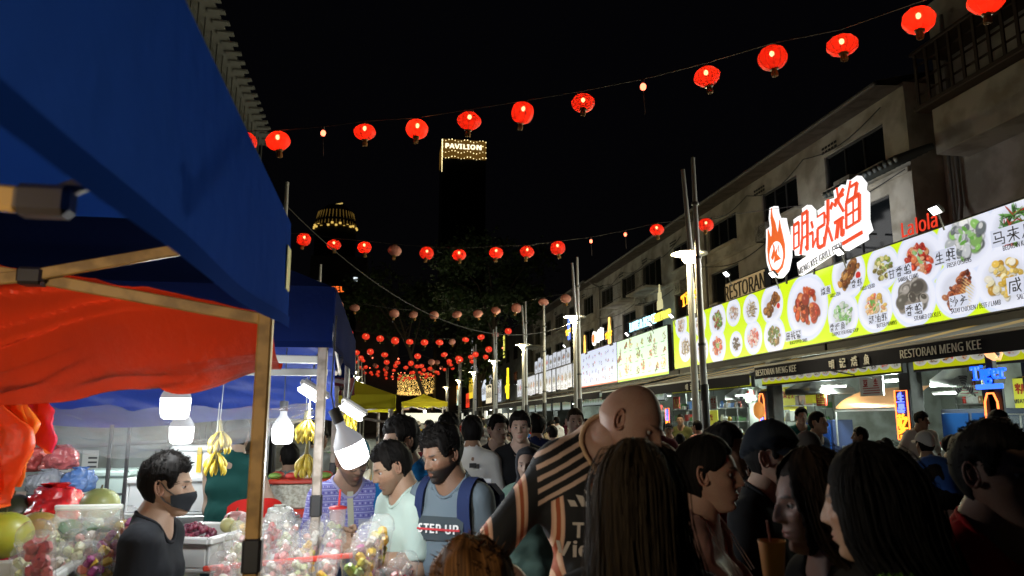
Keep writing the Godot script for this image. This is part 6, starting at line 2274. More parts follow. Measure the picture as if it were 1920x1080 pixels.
	# a hotel with red roof letters, dark blocks behind the left tents
	t = thing("hotel_building", "dark hotel block with red roof letters, behind the left-hand flag poles", "building", Vector3(-13.0, 0, -96.0))
	m = MB.new()
	m.box(Vector3(0, 8.0, 0), Vector3(15.0, 16.2, 11.0))
	part("wall", m, paint(0.05, 0.05, 0.055, 0.8, {"tri": 0.1, "tex": "stain"}), t)
	lettering("IASH HOTEL", 0.72, Vector3(5.2, 17.1, 5.7), Basis(Vector3(0, 0, 1), 0.10), glow(1.0, 0.16, 0.02, 1.5), t, "Droid Sans", true, 0.1, 0.9)
	t = thing("office_block", "dark block with one white lit window, above the red hotel letters", "building", Vector3(-8.0, 0, -126.0))
	m = MB.new()
	m.box(Vector3(0, 14.0, 0), Vector3(9.0, 28.0, 10.0))
	part("wall", m, paint(0.03, 0.03, 0.035, 0.8), t)
	m = MB.new()
	m.box(Vector3(2.7, 24.3, 5.02), Vector3(0.6, 0.7, 0.06))
	part("window", m, glow(0.85, 0.95, 1.0, 1.3), t)
	for i in 9:
		m = MB.new()
		m.box(Vector3(3.6, 13.0 + i * 0.9, 5.02), Vector3(0.12, 0.2, 0.06))
		part("window", m, glow(0.6, 0.65, 0.7, 0.25), t)
	t = thing("dark_block", "plain dark grey block behind the fourth lantern string, with a pale cross-shaped light", "building", Vector3(-1.5, 0, -118.0))
	m = MB.new()
	m.box(Vector3(0, 9.0, 0), Vector3(6.5, 18.0, 8.0))
	part("wall", m, paint(0.07, 0.06, 0.055, 0.8, {"tri": 0.1, "tex": "stain"}), t)
	m = MB.new()
	m.box(Vector3(2.3, 17.3, 4.03), Vector3(0.12, 1.5, 0.06))
	m.box(Vector3(2.3, 17.6, 4.031), Vector3(0.7, 0.12, 0.055))
	part("cross_light", m, glow(0.6, 0.7, 0.75, 0.25), t)
	t = thing("dark_block", "dark block with one small amber barred window, behind the street trees", "building", Vector3(12.5, 0, -126.0))
	m = MB.new()
	m.box(Vector3(0, 11.0, 0), Vector3(9.0, 22.0, 8.0))
	part("wall", m, paint(0.02, 0.02, 0.02, 0.8), t)
	for i in 5:
		m = MB.new()
		m.box(Vector3(-1.3 + i * 0.26, 20.2, 4.03), Vector3(0.14, 0.9 - 0.25 * (i % 2), 0.06))
		part("window", m, glow(0.9, 0.45, 0.1, 0.5), t)
	for i in 5:
		t = thing("row_house", "dim shop row on the left beyond the tents, %s from the near end" % ord_word(i), "building", Vector3(-7.5, 0, -52.0 - i * 17.0), 0.0, "dim left-hand shop rows")
		m = MB.new()
		var hh := 8.5 + 1.7 * sin(i * 2.6)
		m.box(Vector3(-2.0, hh * 0.5, 0), Vector3(6.0, hh, 16.4))
		part("wall", m, paint(0.14, 0.13, 0.12, 0.85, {"tri": 0.2, "tex": "stain"}), t)
		for j in 4:
			for f in 2:
				m = MB.new()
				m.box(Vector3(1.02, 4.2 + f * 2.6, -6.0 + j * 4.0), Vector3(0.08, 1.3, 1.9), 0.02)
				part("window", m, paint(0.01, 0.01, 0.012, 0.2), t)
		m = MB.new()
		m.box(Vector3(1.05, 3.1, 0.5), Vector3(0.12, 0.7, 9.0), 0.02)
		part("shop_sign", m, glow([0.8, 0.9, 0.7, 0.9, 0.8][i], [0.85, 0.7, 0.8, 0.9, 0.5][i], [0.8, 0.4, 0.6, 0.9, 0.2][i], 0.35), t)
	for i in 3:
		t = thing("row_house", "dim far shophouse on the right beyond the yellow neon, %s from the near end" % ord_word(i), "building", Vector3(13.0, 0, -80.0 - i * 27.0), 0.0, "dim right-hand shop rows")
		m = MB.new()
		m.box(Vector3(3.0, 5.6, 0), Vector3(6.0, 11.2 - i * 0.7, 26.0))
		part("wall", m, paint(0.10, 0.10, 0.09, 0.85, {"tri": 0.2, "tex": "stain"}), t)
		for j in 5:
			for f in 2:
				m = MB.new()
				m.box(Vector3(-0.02, 6.0 + f * 2.6, -10.0 + j * 5.0), Vector3(0.08, 1.3, 2.1), 0.02)
				part("window", m, paint(0.01, 0.01, 0.012, 0.2), t)
		m = MB.new()
		for j in 7:
			m.box(Vector3(-1.4, 2.2 + 0.3 * sin(j * 2.0), -11.0 + j * 3.6), Vector3(0.06, 0.9, 2.2), 0.01)
		part("lit_front", m, glow(0.95, 0.92, 0.75, 0.8), t)
	# the end of the street: a dark arch of gold fairy lights before a low block
	t = thing("end_building", "low pinkish building that closes the far end of the street", "building", Vector3(3.0, 0, -172.0))
	m = MB.new()
	m.box(Vector3(0, 4.0, 0), Vector3(22.0, 8.0, 6.0))
	part("wall", m, paint(0.22, 0.15, 0.13, 0.85, {"tri": 0.1, "tex": "stain"}), t)
	for i in 6:
		m = MB.new()
		m.box(Vector3(-8.0 + i * 3.2, 5.0, 3.03), Vector3(1.4, 1.6, 0.06))
		part("window", m, glow(0.9, 0.5, 0.25, 0.12 + 0.3 * (i % 2)), t)
	var sph := MB.new()
	sph.ball(Vector3.ZERO, Vector3(0.03, 0.04, 0.03), 6, 4)
	var mm := MultiMesh.new()
	mm.transform_format = MultiMesh.TRANSFORM_3D
	mm.mesh = sph.mesh()
	mm.instance_count = 1700
	for i in 1700:
		var x := 4.3 + clampf(rng.randfn() * 2.9, -7.5, 7.5)
		var d := (x - 4.3) / 6.0
		mm.set_instance_transform(i, Transform3D(Basis(), Vector3(roundf(x * 5.0) / 5.0, 6.1 + 1.2 * d * d + pow(rng.randf(), 1.7) * 3.4, -128.0 + rng.randf_range(-4, 4))))
	var o := MultiMeshInstance3D.new()
	o.name = "fairy_lights"
	o.multimesh = mm
	o.material_override = glow(1.0, 0.62, 0.16, 2.8)
	add_child(o, true)
	tag(o, "golden curtain of fairy lights hung across the far street", "lights")
	o.set_meta("kind", "stuff")
	tree(Vector3(8.6, 0, -60.0), 15.0, Vector3(5.0, 3.6, 4.5), "big dark tree whose crown hangs behind the second lantern string", 5200)
	tree(Vector3(5.5, 0, -84.0), 17.0, Vector3(6.0, 4.0, 5.0), "dark far tree with a leaning bare trunk by the cream sign", 4200, Vector3(-4.0, 0, 0))
	tree(Vector3(9.0, 0, -72.5), 10.0, Vector3(2.4, 3.2, 2.4), "small green tree behind the yellow neon bottle", 2200)


# ---------------------------------------------------------------- the stalls on the left
func led_bulb(at: Vector3, k: float, tilt: Vector3, energy: float, label: String, hang: float, hue := Color(0.96, 0.99, 1.0)) -> void:
	var t := thing("light_bulb", label, "light bulb", at, 0.0, "white bulbs over the stalls")
	var b := Basis.from_euler(tilt).scaled(Vector3.ONE * k)
	var m := MB.new()
	m.lathe(Vector3.ZERO, [Vector2(0, -0.075), Vector2(0.045, -0.073), Vector2(0.058, -0.062), Vector2(0.063, -0.04), Vector2(0.066, 0.02)], 24, b)
	part("glass", m, glow(1.0, 1.0, 1.0, 6.0), t)
	m = MB.new()
	m.lathe(Vector3.ZERO, [Vector2(0.0665, 0.0205), Vector2(0.062, 0.04), Vector2(0.04, 0.075), Vector2(0.022, 0.10), Vector2(0.02, 0.14), Vector2(0, 0.145)], 24, b)
	part("bulb_neck", m, paint(0.45, 0.45, 0.47, 0.5, {"glow": 0.28, "glowc": Color(0.85, 0.87, 0.92)}), t)
	m = MB.new()
	m.lathe(Vector3.ZERO, [Vector2(0.024, 0.125), Vector2(0.026, 0.185), Vector2(0, 0.19)], 14, b)
	part("socket", m, paint(0.03, 0.03, 0.035), t)
	m = MB.new()
	m.tube([b * Vector3(0, 0.18, 0), b * Vector3(0, 0.22, 0) + Vector3(0, 0.03, 0), b * Vector3(0, 0.2, 0) + Vector3(0, hang, 0)], 0.0035, 5)
	part("cord", m, paint(0.02, 0.02, 0.02), t)
	omni(at + b * Vector3(0, -0.02, 0), energy, hue, 0.05)


func banana_bunch(at: Vector3, n: int, label: String, seed_: int) -> void:
	var t := thing("banana_bunch", label, "bananas", at, seed_ * 1.3, "banana bunches hung from the tent frames")
	t.scale = Vector3.ONE * 0.7
	var r := RandomNumberGenerator.new()
	r.seed = seed_
	for i in n:
		var a := TAU * i / (n * 0.55) + r.randf_range(-0.15, 0.15)
		var row := 0.05 if i < n / 2 else 0.0
		var pts := []
		var rr := []
		for j in 7:
			var u := j / 6.0
			var out := 0.015 + 0.062 * sin(u * 2.1) + 0.012 * row
			pts.append(Vector3(cos(a) * out, row - 0.16 * u + 0.03 * u * u, sin(a) * out))
			rr.append([0.006, 0.010, 0.0165, 0.018, 0.0165, 0.011, 0.004][j])
		var m := MB.new()
		m.tube(pts, rr, 6)
		var g := r.randf()
		part("banana", m, paint(0.52 + 0.06 * g, 0.38 + 0.03 * g, 0.03, 0.5, {"tri": 6.0, "tex": "grain"}), t)
	var m := MB.new()
	m.tube([Vector3(0, -0.02, 0), Vector3(0, 0.08, 0), Vector3(0.01, 0.14, 0)], [0.02, 0.016, 0.012], 8)
	part("stalk", m, paint(0.12, 0.10, 0.03, 0.8), t)
	m = MB.new()
	m.tube([Vector3(0.01, 0.13, 0), Vector3(0, 0.45, 0)], 0.003, 4)
	part("string", m, paint(0.4, 0.4, 0.35), t)


func fruit(called: String, label: String, at: Vector3, r: Vector3, c: Array, turn := 0.0, group := "", sub := "stalk") -> Node3D:
	var t := thing(called, label, "fruit", at, turn, group)
	var m := MB.new()
	var sd := rng.randf() * 50.0
	m.grid(20, 14, func(u, w):
		var q := Vector3(sin(w * PI) * cos(u * TAU), cos(w * PI), sin(w * PI) * sin(u * TAU))
		var k := 1.0 + 0.05 * fnl.get_noise_3d(q.x * 90 + sd, q.y * 90, q.z * 90) - 0.06 * bump2(q.x * q.x + q.z * q.z, 0.02) * (1.0 if q.y > 0 else 0.4)
		return q * r * k, true)
	part("flesh", m, paint(c[0], c[1], c[2], 0.45, {"tri": 14.0, "tex": "grain", "bump": "weave", "bumps": 0.25, "coat": 0.15}), t)
	m = MB.new()
	m.tube([Vector3(0, r.y * 0.9, 0), Vector3(0.004, r.y + 0.014, 0.003)], [0.006, 0.004], 6)
	part(sub, m, paint(0.10, 0.08, 0.03, 0.8), t)
	return t


func crumpled(called: String, label: String, cat: String, at: Vector3, size: Vector3, m: Material, group := "") -> Node3D:
	# a plastic bag: puffed body gathered at the top
	var t := thing(called, label, cat, at, rng.randf() * TAU, group)
	var sd := rng.randf() * 90.0
	var b := MB.new()
	b.grid(34, 22, func(u, w):
		var q := Vector3(sin(w * PI) * cos(u * TAU), cos(w * PI), sin(w * PI) * sin(u * TAU))
		var k := 1.0 + 0.35 * fnl.get_noise_3d(q.x * 130 + sd, q.y * 130, q.z * 130) + 0.16 * absf(fnl.get_noise_3d(q.x * 400 + sd, q.y * 300, q.z * 400))
		var p := q * size * k
		return Vector3(p.x, maxf(p.y, -size.y * 0.75), p.z), true)
	part("bag_body", b, m, t)
	b = MB.new()
	b.grid(16, 5, func(u, w):
		var a: float = u * TAU
		var r: float = lerpf(0.16, 0.34, w) * (1.0 + 0.35 * sin(a * 5.0 + sd)) * size.x
		return Vector3(r * cos(a), size.y * (0.88 + 0.3 * w), r * sin(a)), true, false)
	part("bag_mouth", b, m, t)
	return t


func open_box(called: String, label: String, cat: String, at: Vector3, size: Vector3, m: Material, turn := 0.0, group := "", lid := false) -> Node3D:
	var t := thing(called, label, cat, at, turn, group)
	var h := size * 0.5
	var th := 0.018
	var b := MB.new()
	b.box(Vector3(0, th * 0.5, 0), Vector3(size.x - 0.002, th, size.z - 0.002), 0.004)
	part("base", b, m, t)
	for s in [-1.0, 1.0]:
		b = MB.new()
		b.box(Vector3(s * (h.x - th * 0.5), h.y + th * 0.5, 0), Vector3(th, size.y - th, size.z), 0.006)
		part("side", b, m, t)
		b = MB.new()
		b.box(Vector3(0, h.y + th * 0.5, s * (h.z - th * 0.5)), Vector3(size.x - 2 * th - 0.001, size.y - th - 0.003, th), 0.006)
		part("side", b, m, t)
	if lid:
		b = MB.new()
		b.box(Vector3(0, size.y + 0.024, 0), Vector3(size.x + 0.02, 0.045, size.z + 0.02), 0.012)
		part("lid", b, m, t)
	else:
		b = MB.new()
		for s in [-1.0, 1.0]:
			b.box(Vector3(s * (h.x + 0.008), size.y - 0.015, 0), Vector3(0.02, 0.03, size.z + 0.035), 0.006)
			b.box(Vector3(0, size.y - 0.016, s * (h.z + 0.008)), Vector3(size.x - 0.004, 0.03, 0.02), 0.006)
		part("rim", b, m, t)
	return t


func fruit_cup(at: Vector3, k: float, hues: Array, label: String, tilt: Vector3, group: String) -> void:
	# a clear cup with cut fruit and a domed lid
	var t := thing("fruit_cup", label, "fruit cup", at, rng.randf() * TAU, group)
	t.rotation = Vector3(tilt.x, rng.randf() * 6.0, tilt.z)
	t.scale = Vector3.ONE * k
	for i in 9:
		var m := MB.new()
		var y := 0.012 + 0.012 * i
		var a := i * 2.4
		m.box(Vector3(cos(a) * 0.016, y, sin(a) * 0.016), Vector3(0.034, 0.024, 0.028), 0.006, Basis.from_euler(Vector3(a, a * 2.0, a * 0.7)))
		var c: Array = hues[i % hues.size()]
		part("fruit_piece", m, paint(c[0], c[1], c[2], 0.35, {"coat": 0.4}), t)
	var m := MB.new()
	m.lathe(Vector3.ZERO, [Vector2(0, 0), Vector2(0.030, 0), Vector2(0.031, 0.004), Vector2(0.042, 0.115), Vector2(0.0445, 0.117), Vector2(0.0445, 0.123)], 24)
	part("cup_wall", m, cup_clear(), t)
	m = MB.new()
	m.lathe(Vector3.ZERO, [Vector2(0.0455, 0.118), Vector2(0.0455, 0.126), Vector2(0.043, 0.128), Vector2(0.042, 0.140), Vector2(0.036, 0.155), Vector2(0.022, 0.166), Vector2(0.008, 0.168)], 24)
	part("dome_lid", m, cup_clear(), t)


func cup_clear() -> Material:
	return paint(0.95, 0.96, 0.97, 0.05, {"alpha": 0.07})


func canopy_tent(label: String, x0: float, x1: float, z0: float, z1: float, y0: float, y1: float, c: Array, frame: Material, o := {}) -> Node3D:
	# a folding canopy: valances all round, a peaked roof, four posts, scissor trusses; y0..y1 the valance
	var t := thing("canopy_tent", label, "tent", Vector3((x0 + x1) * 0.5, 0, (z0 + z1) * 0.5), 0.0, "canopy tents of the market stalls")
	var hx := (x1 - x0) * 0.5
	var hz := (z1 - z0) * 0.5
	var fab := paint(c[0], c[1], c[2], 0.75, {"spec": 0.02, "tri": 1.6, "bump": "cloth", "bumps": 0.25, "back": Color(c[0], c[1], c[2]).linear_to_srgb() * 0.5})
	var peak := Vector3(0, y1 + o.get("rise", 0.9), 0)
	for s in 4:
		var a := Vector3([-hx, hx, hx, -hx][s], y1, [-hz, -hz, hz, hz][s])
		var b := Vector3([hx, hx, -hx, -hx][s], y1, [-hz, hz, hz, -hz][s])
		var m := MB.new()
		m.grid(14, 10, func(u, w):
			var e := a.lerp(b, u)
			var p := e.lerp(peak, w)
			return p - Vector3(0, 0.10 * sin(w * PI) * (0.5 + 0.5 * sin(u * PI)), 0), false, false)
		part("roof_panel", m, fab, t)
		if not s in o.get("valances", [0, 1, 2, 3]):
			continue
		m = MB.new()
		m.grid(30, 4, func(u, w):
			var p := a.lerp(b, u) + Vector3(0, 0.004, 0)
			var nn := (b - a).cross(Vector3.UP).normalized()
			return p - Vector3(0, (y1 - y0 + o.get("sag", 0.0) * sin(u * PI)) * w, 0) - nn * (0.006 + 0.008 * sin(u * 17.0 + s) * w), false, false)
		part("valance", m, fab, t)
		m = MB.new()
		m.grid(30, 2, func(u, w):
			var nn := (b - a).cross(Vector3.UP).normalized()
			return a.lerp(b, u) - Vector3(0, (y1 - y0 + o.get("sag", 0.0) * sin(u * PI)) * (0.90 + 0.1 * w), 0) - nn * (0.009 + 0.008 * sin(u * 17.0 + s) * 0.95), false, false)
		part("hem", m, paint(c[0] * 0.8, c[1] * 0.8, c[2] * 0.8, 0.75, {"spec": 0.02, "tri": 9.0, "bump": "weave", "bumps": 0.25}), t)
	for q in o.get("posts", [[-1, -1], [1, -1], [1, 1], [-1, 1]]):
		var m := MB.new()
		var px: float = q[0] * (hx - 0.045)
		var pz: float = q[1] * (hz - 0.045)
		m.box(Vector3(px, y1 * 0.5, pz), Vector3(0.042, y1 - 0.02, 0.042), 0.006)
		part("post", m, frame, t)
		m = MB.new()
		m.box(Vector3(px, 1.35, pz), Vector3(0.052, 0.10, 0.052), 0.008)
		part("post_joint", m, paint(0.02, 0.02, 0.022, 0.5), t)
		m = MB.new()
		m.box(Vector3(px, 0.02, pz), Vector3(0.09, 0.035, 0.09), 0.006)
		part("post_foot", m, paint(0.02, 0.02, 0.022, 0.5), t)
	for s in o.get("trusses", [0, 1, 2, 3]):
		var a := Vector3([-hx, hx, hx, -hx][s], y1, [-hz, -hz, hz, hz][s]) * Vector3(0.97, 1, 0.97)
		var b := Vector3([hx, hx, -hx, -hx][s], y1, [-hz, hz, hz, -hz][s]) * Vector3(0.97, 1, 0.97)
		for k in 2:
			var p := a.lerp(b, k * 0.5)
			var q := a.lerp(b, k * 0.5 + 0.5)
			var off := (b - a).cross(Vector3.UP).normalized() * 0.012
			for e in [[-0.06, -0.32, 1.0], [-0.32, -0.06, -1.0]]:
				var m := MB.new()
				m.bar(p + Vector3(0, e[0], 0) + off * e[2], q + Vector3(0, e[1], 0) + off * e[2], 0.014, 0.030, 0.003)
				part("truss_bar", m, frame, t)
			var j := MB.new()
			j.box(p.lerp(q, 0.5) + Vector3(0, -0.19, 0), Vector3(0.05, 0.045, 0.05), 0.006)
			part("truss_joint", j, paint(0.02, 0.018, 0.016, 0.5), t)
	return t


func build_left() -> void:
	var bronze := paint(0.46, 0.26, 0.07, 0.5, {"metal": 0.05, "tri": 3.0, "tex": "stain"})
	var grey := paint(0.34, 0.29, 0.25, 0.5, {"metal": 0.2, "tri": 3.0, "tex": "stain"})
	var navy := [0.010, 0.050, 0.32]
	# the nearest tent: its street-side valance runs past the camera
	var t := canopy_tent("nearest blue canopy tent with a yellow square patch on its corner", -3.3, -0.31, -2.33, 0.67, 2.0, 2.32, navy, bronze, {"posts": [[-1, -1], [1, -1], [-1, 1]], "trusses": [2, 3], "valances": [1, 2, 3], "sag": 0.05})
	var hx := 1.495
	var m := MB.new()
	m.box(Vector3(hx + 0.012, 2.17, -1.44), Vector3(0.004, 0.13, 0.075), 0.001)
	part("yellow_patch", m, paint(0.55, 0.5, 0.08, 0.6), t)
	# its far scissor truss and a strut
	for q in [[Vector3(-1.55, 2.20, -2.30), Vector3(-1.0, 2.125, -2.30)], [Vector3(-1.0, 2.125, -2.30), Vector3(-0.37, 2.02, -2.30)], [Vector3(-1.55, 2.05, -2.27), Vector3(-1.0, 2.125, -2.27)], [Vector3(-1.0, 2.125, -2.27), Vector3(-0.46, 2.25, -2.27)]]:
		m = MB.new()
		m.bar(q[0] - Vector3(-1.805, 0, -0.83), q[1] - Vector3(-1.805, 0, -0.83), 0.016, 0.034, 0.003)
		part("truss_bar", m, bronze, t)
	m = MB.new()
	m.box(Vector3(-1.0, 2.125, -2.285) - Vector3(-1.805, 0, -0.83), Vector3(0.07, 0.05, 0.06), 0.008)
	part("truss_joint", m, paint(0.03, 0.02, 0.015, 0.5), t)
	m = MB.new()
	m.bar(Vector3(-0.95, 2.035, -1.02) - Vector3(-1.805, 0, -0.83), Vector3(-0.47, 2.008, -1.05) - Vector3(-1.805, 0, -0.83), 0.02, 0.034, 0.004)
	part("truss_bar", m, bronze, t)
	m = MB.new()
	m.box(Vector3(-0.455, 2.008, -1.05) - Vector3(-1.805, 0, -0.83), Vector3(0.07, 0.042, 0.04), 0.008)
	m.bar(Vector3(-0.44, 2.02, -1.05) - Vector3(-1.805, 0, -0.83), Vector3(-0.37, 2.06, -1.06) - Vector3(-1.805, 0, -0.83), 0.02, 0.02, 0.004)
	part("truss_joint", m, paint(0.03, 0.02, 0.015, 0.5), t)
	canopy_tent("second blue canopy tent, over the bananas", -3.2, -0.245, -5.9, -3.5, 2.05, 2.33, [0.006, 0.013, 0.07], grey, {"posts": [[1, 1], [1, -1], [-1, -1]], "trusses": [1, 0]})
	canopy_tent("yellow canopy tent beyond the blue ones", -3.0, 0.12, -12.3, -8.8, 1.86, 2.02, [0.42, 0.36, 0.015], grey, {"rise": 0.75})
	canopy_tent("far small yellow canopy tent in the middle of the street", 0.8, 2.9, -38.0, -35.5, 2.40, 2.62, [0.45, 0.38, 0.02], grey, {"rise": 0.42})
	canopy_tent("dark red canopy tent between the blue and yellow ones", -3.1, -0.35, -8.5, -6.2, 2.0, 2.2, [0.10, 0.02, 0.03], grey)
	canopy_tent("far blue canopy tent behind the yellow one", -3.0, -0.1, -20.0, -16.5, 2.0, 2.25, navy, grey)
	for q in [[-0.6, 1.95, -10.5, 2.6], [-1.6, 1.9, -10.0, 2.0], [1.9, 2.2, -36.6, 5.0], [-0.8, 1.95, -18.0, 3.0]]:
		led_bulb(Vector3(q[0], q[1], q[2]), 1.1, Vector3.ZERO, q[3], ["white bulb under the yellow tent's street side", "white bulb deeper under the yellow tent", "white bulb under the far small yellow tent", "white bulb under the far blue tent"][0 if q[0] == -0.6 else (1 if q[0] == -1.6 else (2 if q[0] > 0 else 3))], 0.1)
	# tarps
	var orange := paint(0.52, 0.042, 0.010, 0.38, {"back": Color(0.8, 0.19, 0.06), "bump": "crumple", "bumps": 0.35, "tri": 1.6})
	m = MB.new()
	m.grid(140, 60, func(u, w):
		var top := Vector3(lerpf(-3.0, -0.36, u), 2.10 + 0.13 * sin(u * PI * 0.9 + 0.25) - 0.06 * u * u, -2.40)
		var bot := Vector3(lerpf(-3.0, -0.36, u), 1.70 + 0.20 * smoothstep(0.55, 1.0, u) + 0.018 * sin(u * 19.0) + 0.012 * sin(u * 41.0), -2.78)
		var p := top.lerp(bot, w)
		var f := sin((u * 5.0 + w * 1.2) * 3.2) * 0.02 + 0.03 * fnl.get_noise_2d(u * 500.0 + w * 200.0, w * 160.0)
		# creases that fan out from the tied corner
		var an := atan2(w + 0.25, 1.12 - u)
		f += 0.045 * pow(1.0 - absf(fnl.get_noise_2d(an * 420.0, 7.0)) * 2.0, 3.0) * smoothstep(0.0, 0.35, 1.0 - u)
		return p + Vector3(0, -0.05 * sin(w * PI) + f * (0.4 + w * 0.6), f * 0.8), false, false)
	single("orange_tarp", m, orange, "orange-red tarp slung between the two blue tents", "tarp")
	var blue := paint(0.012, 0.03, 0.17, 0.5, {"back": Color(0.05, 0.09, 0.30), "bump": "crumple", "bumps": 0.12, "tri": 1.5})
	m = MB.new()
	m.grid(50, 24, func(u, w):
		var p := Vector3(lerpf(-3.2, -0.32, u), lerpf(2.22, 1.71, w) + 0.03 * sin(u * 9.0) * w, -4.75 - 0.35 * w)
		return p + Vector3(0, 0, 0.05 * fnl.get_noise_2d(u * 420.0 - w * 220.0, w * 200.0) + 0.02 * sin(u * 30.0 + w * 5.0)), false, false)
	single("blue_tarp", m, blue, "blue tarp hung as a back sheet behind the two white bulbs", "tarp")
	m = MB.new()
	m.grid(60, 30, func(u, w):
		var sag: float = sin(u * PI)
		var p := Vector3(lerpf(-1.85, -0.36, u), lerpf(1.80, 1.71 - 0.17 * sag + 0.03 * u, w) - 0.02 * sag, -3.85 - 0.12 * sin(w * PI) - 0.1 * w)
		return p + Vector3(0.02, 0.03, 0.05) * fnl.get_noise_3d(u * 600.0, w * 300.0, u * 100.0) + Vector3(0, 0, 0.012 * absf(fnl.get_noise_2d(u * 1700.0 + w * 900.0, w * 700.0))), false, false)
	single("plastic_sheet", m, paint(0.85, 0.88, 0.9, 0.14, {"alpha": 0.26, "bump": "cloth", "bumps": 0.6, "tri": 1.3}), "clear plastic sheet that sags between the bulbs and the bananas", "plastic sheet")
	m = MB.new()
	for q in [[Vector3(-3.0, 2.03, -3.55), Vector3(-0.28, 2.0, -3.56)], [Vector3(-3.0, 1.96, -4.0), Vector3(-0.3, 1.97, -4.0)]]:
		m.bar(q[0], q[1], 0.03, 0.035)
	single("frame_pole", m, paint(0.45, 0.45, 0.42, 0.5), "pale horizontal pole across the second tent, over the bananas", "pole")
	# bulbs
	led_bulb(Vector3(-0.80, 1.79, -3.1), 0.84, Vector3.ZERO, 0.50, "large glaring bulb just under the orange tarp", 0.12)
	led_bulb(Vector3(-1.08, 1.67, -4.35), 0.95, Vector3.ZERO, 0.40, "glaring bulb behind the clear plastic sheet", 0.25)
	led_bulb(Vector3(-0.585, 1.66, -4.6), 0.95, Vector3.ZERO, 0.40, "bulb with a long white neck on the right of the bronze post", 0.3)
	led_bulb(Vector3(-0.125, 1.615, -3.0), 0.9, Vector3(0.15, 0, 0.42), 0.50, "largest tilted bulb, before the man in the purple shirt", 0.35)
	led_bulb(Vector3(-1.55, 1.85, -5.6), 0.95, Vector3.ZERO, 0.8, "bulb high at the back of the second tent", 0.2)
	led_bulb(Vector3(-2.4, 1.9, -4.3), 0.95, Vector3.ZERO, 0.5, "bulb deep in the stall behind the hanging orange cloths", 0.2)
	led_bulb(Vector3(-1.30, 1.80, -0.55), 1.0, Vector3.ZERO, 1.7, "warm bulb under the nearest tent, beside the camera", 0.3, Color(1.0, 0.93, 0.80))
	for q in [[-0.40, 1.87, -4.3, "slanted white strip lamp under the second tent"], [-0.20, 1.78, -4.75, "short white strip lamp right of the second post"]]:
		t = thing("strip_lamp", q[3], "lamp", Vector3(q[0], q[1], q[2]))
		t.rotation = Vector3(0, 0.2, -0.55)
		m = MB.new()
		m.box(Vector3(0, 0.03, 0), Vector3(0.18, 0.045, 0.07), 0.015)
		part("housing", m, paint(0.5, 0.47, 0.44, 0.5), t)
		m = MB.new()
		m.box(Vector3(0, -0.012, 0), Vector3(0.165, 0.03, 0.055), 0.012)
		part("lamp_glass", m, glow(1, 1, 1, 5.0), t)
		m = MB.new()
		m.tube([Vector3(-0.05, 0.05, 0), Vector3(-0.1, 0.2, 0)], 0.004, 4)
		part("wire", m, paint(0.05, 0.05, 0.05), t)
		omni(Vector3(q[0] - 0.01, q[1] - 0.06, q[2]), 0.25, Color(0.96, 0.99, 1.0), 0.04)
	banana_bunch(Vector3(-0.91, 1.63, -4.5), 20, "banana bunch hanging before the green vest", 3)
	banana_bunch(Vector3(-0.93, 1.51, -4.52), 12, "small lower banana bunch before the green vest", 8)
	banana_bunch(Vector3(-0.42, 1.69, -4.35), 16, "upper banana bunch left of the second post", 5)
	banana_bunch(Vector3(-0.42, 1.505, -4.36), 22, "lower banana bunch left of the second post", 6)
	banana_bunch(Vector3(-0.49, 1.69, -4.9), 14, "paler banana bunch half behind the upper one", 9)
	banana_bunch(Vector3(-0.235, 1.74, -5.0), 16, "banana bunch right of the second post, over the tilted bulb", 7)
	# the fruit display: a stepped table
	t = thing("fruit_table", "stepped market table with a white top under the fruit", "table", Vector3(-1.0, 0, -3.45))
	m = MB.new()
	m.box(Vector3(-0.72, 1.06, 0.0), Vector3(1.42, 0.04, 1.1), 0.01)
	part("tabletop", m, paint(0.45, 0.45, 0.44, 0.5), t)
	m = MB.new()
	m.box(Vector3(0.66, 1.00, -0.15), Vector3(0.62, 0.04, 1.5), 0.01)
	part("tabletop", m, paint(0.5, 0.5, 0.48, 0.5), t)
	m = MB.new()
	m.box(Vector3(-0.72, 0.55, 0.54), Vector3(1.42, 0.95, 0.02), 0.004)
	m.box(Vector3(0.985, 0.5, -0.15), Vector3(0.02, 0.95, 1.5), 0.004)
	part("skirt", m, cloth(0.12, 0.12, 0.13), t)
	for q in [[-1.35, 0.5], [-0.1, 0.5], [0.92, 0.55], [0.92, -0.85], [-1.35, -0.45]]:
		m = MB.new()
		m.bar(Vector3(q[0], 0, q[1]), Vector3(q[0], 1.0, q[1]), 0.04, 0.04)
		part("leg", m, grey, t)
	# what lies on it, from the left
	fruit("melon", "yellow-green melon at the left edge of the view", Vector3(-1.40, 1.30, -3.2), Vector3(0.10, 0.085, 0.085), [0.42, 0.42, 0.03], 0.5, "melons on the table")
	fruit("melon", "pale green melon behind the bag of green leaves", Vector3(-1.29, 1.34, -3.85), Vector3(0.085, 0.075, 0.075), [0.42, 0.45, 0.14], 0.2, "melons on the table")
	fruit("papaya", "yellow papaya tucked beside the red bag", Vector3(-1.42, 1.285, -3.55), Vector3(0.085, 0.06, 0.06), [0.50, 0.32, 0.07], 0.2)
	for i in 3:
		open_box("fruit_tray", "grey plastic tray under the %s" % ["yellow-green melon", "red netted fruit", "bag of green leaves"][i], "tray", Vector3([-1.36, -1.33, -1.17][i], 1.085, [-2.98, -3.62, -3.35][i]), Vector3([0.52, 0.5, 0.3][i], [0.13, 0.12, 0.1][i], [0.36, 0.4, 0.35][i]), paint([0.42, 0.3, 0.4][i], [0.43, 0.05, 0.4][i], [0.40, 0.04, 0.38][i], 0.5), 0.1, "trays on the fruit table")
	var film := paint(0.62, 0.02, 0.02, 0.22, {"bump": "crumple", "bumps": 0.7, "tri": 3.0, "coat": 0.6})
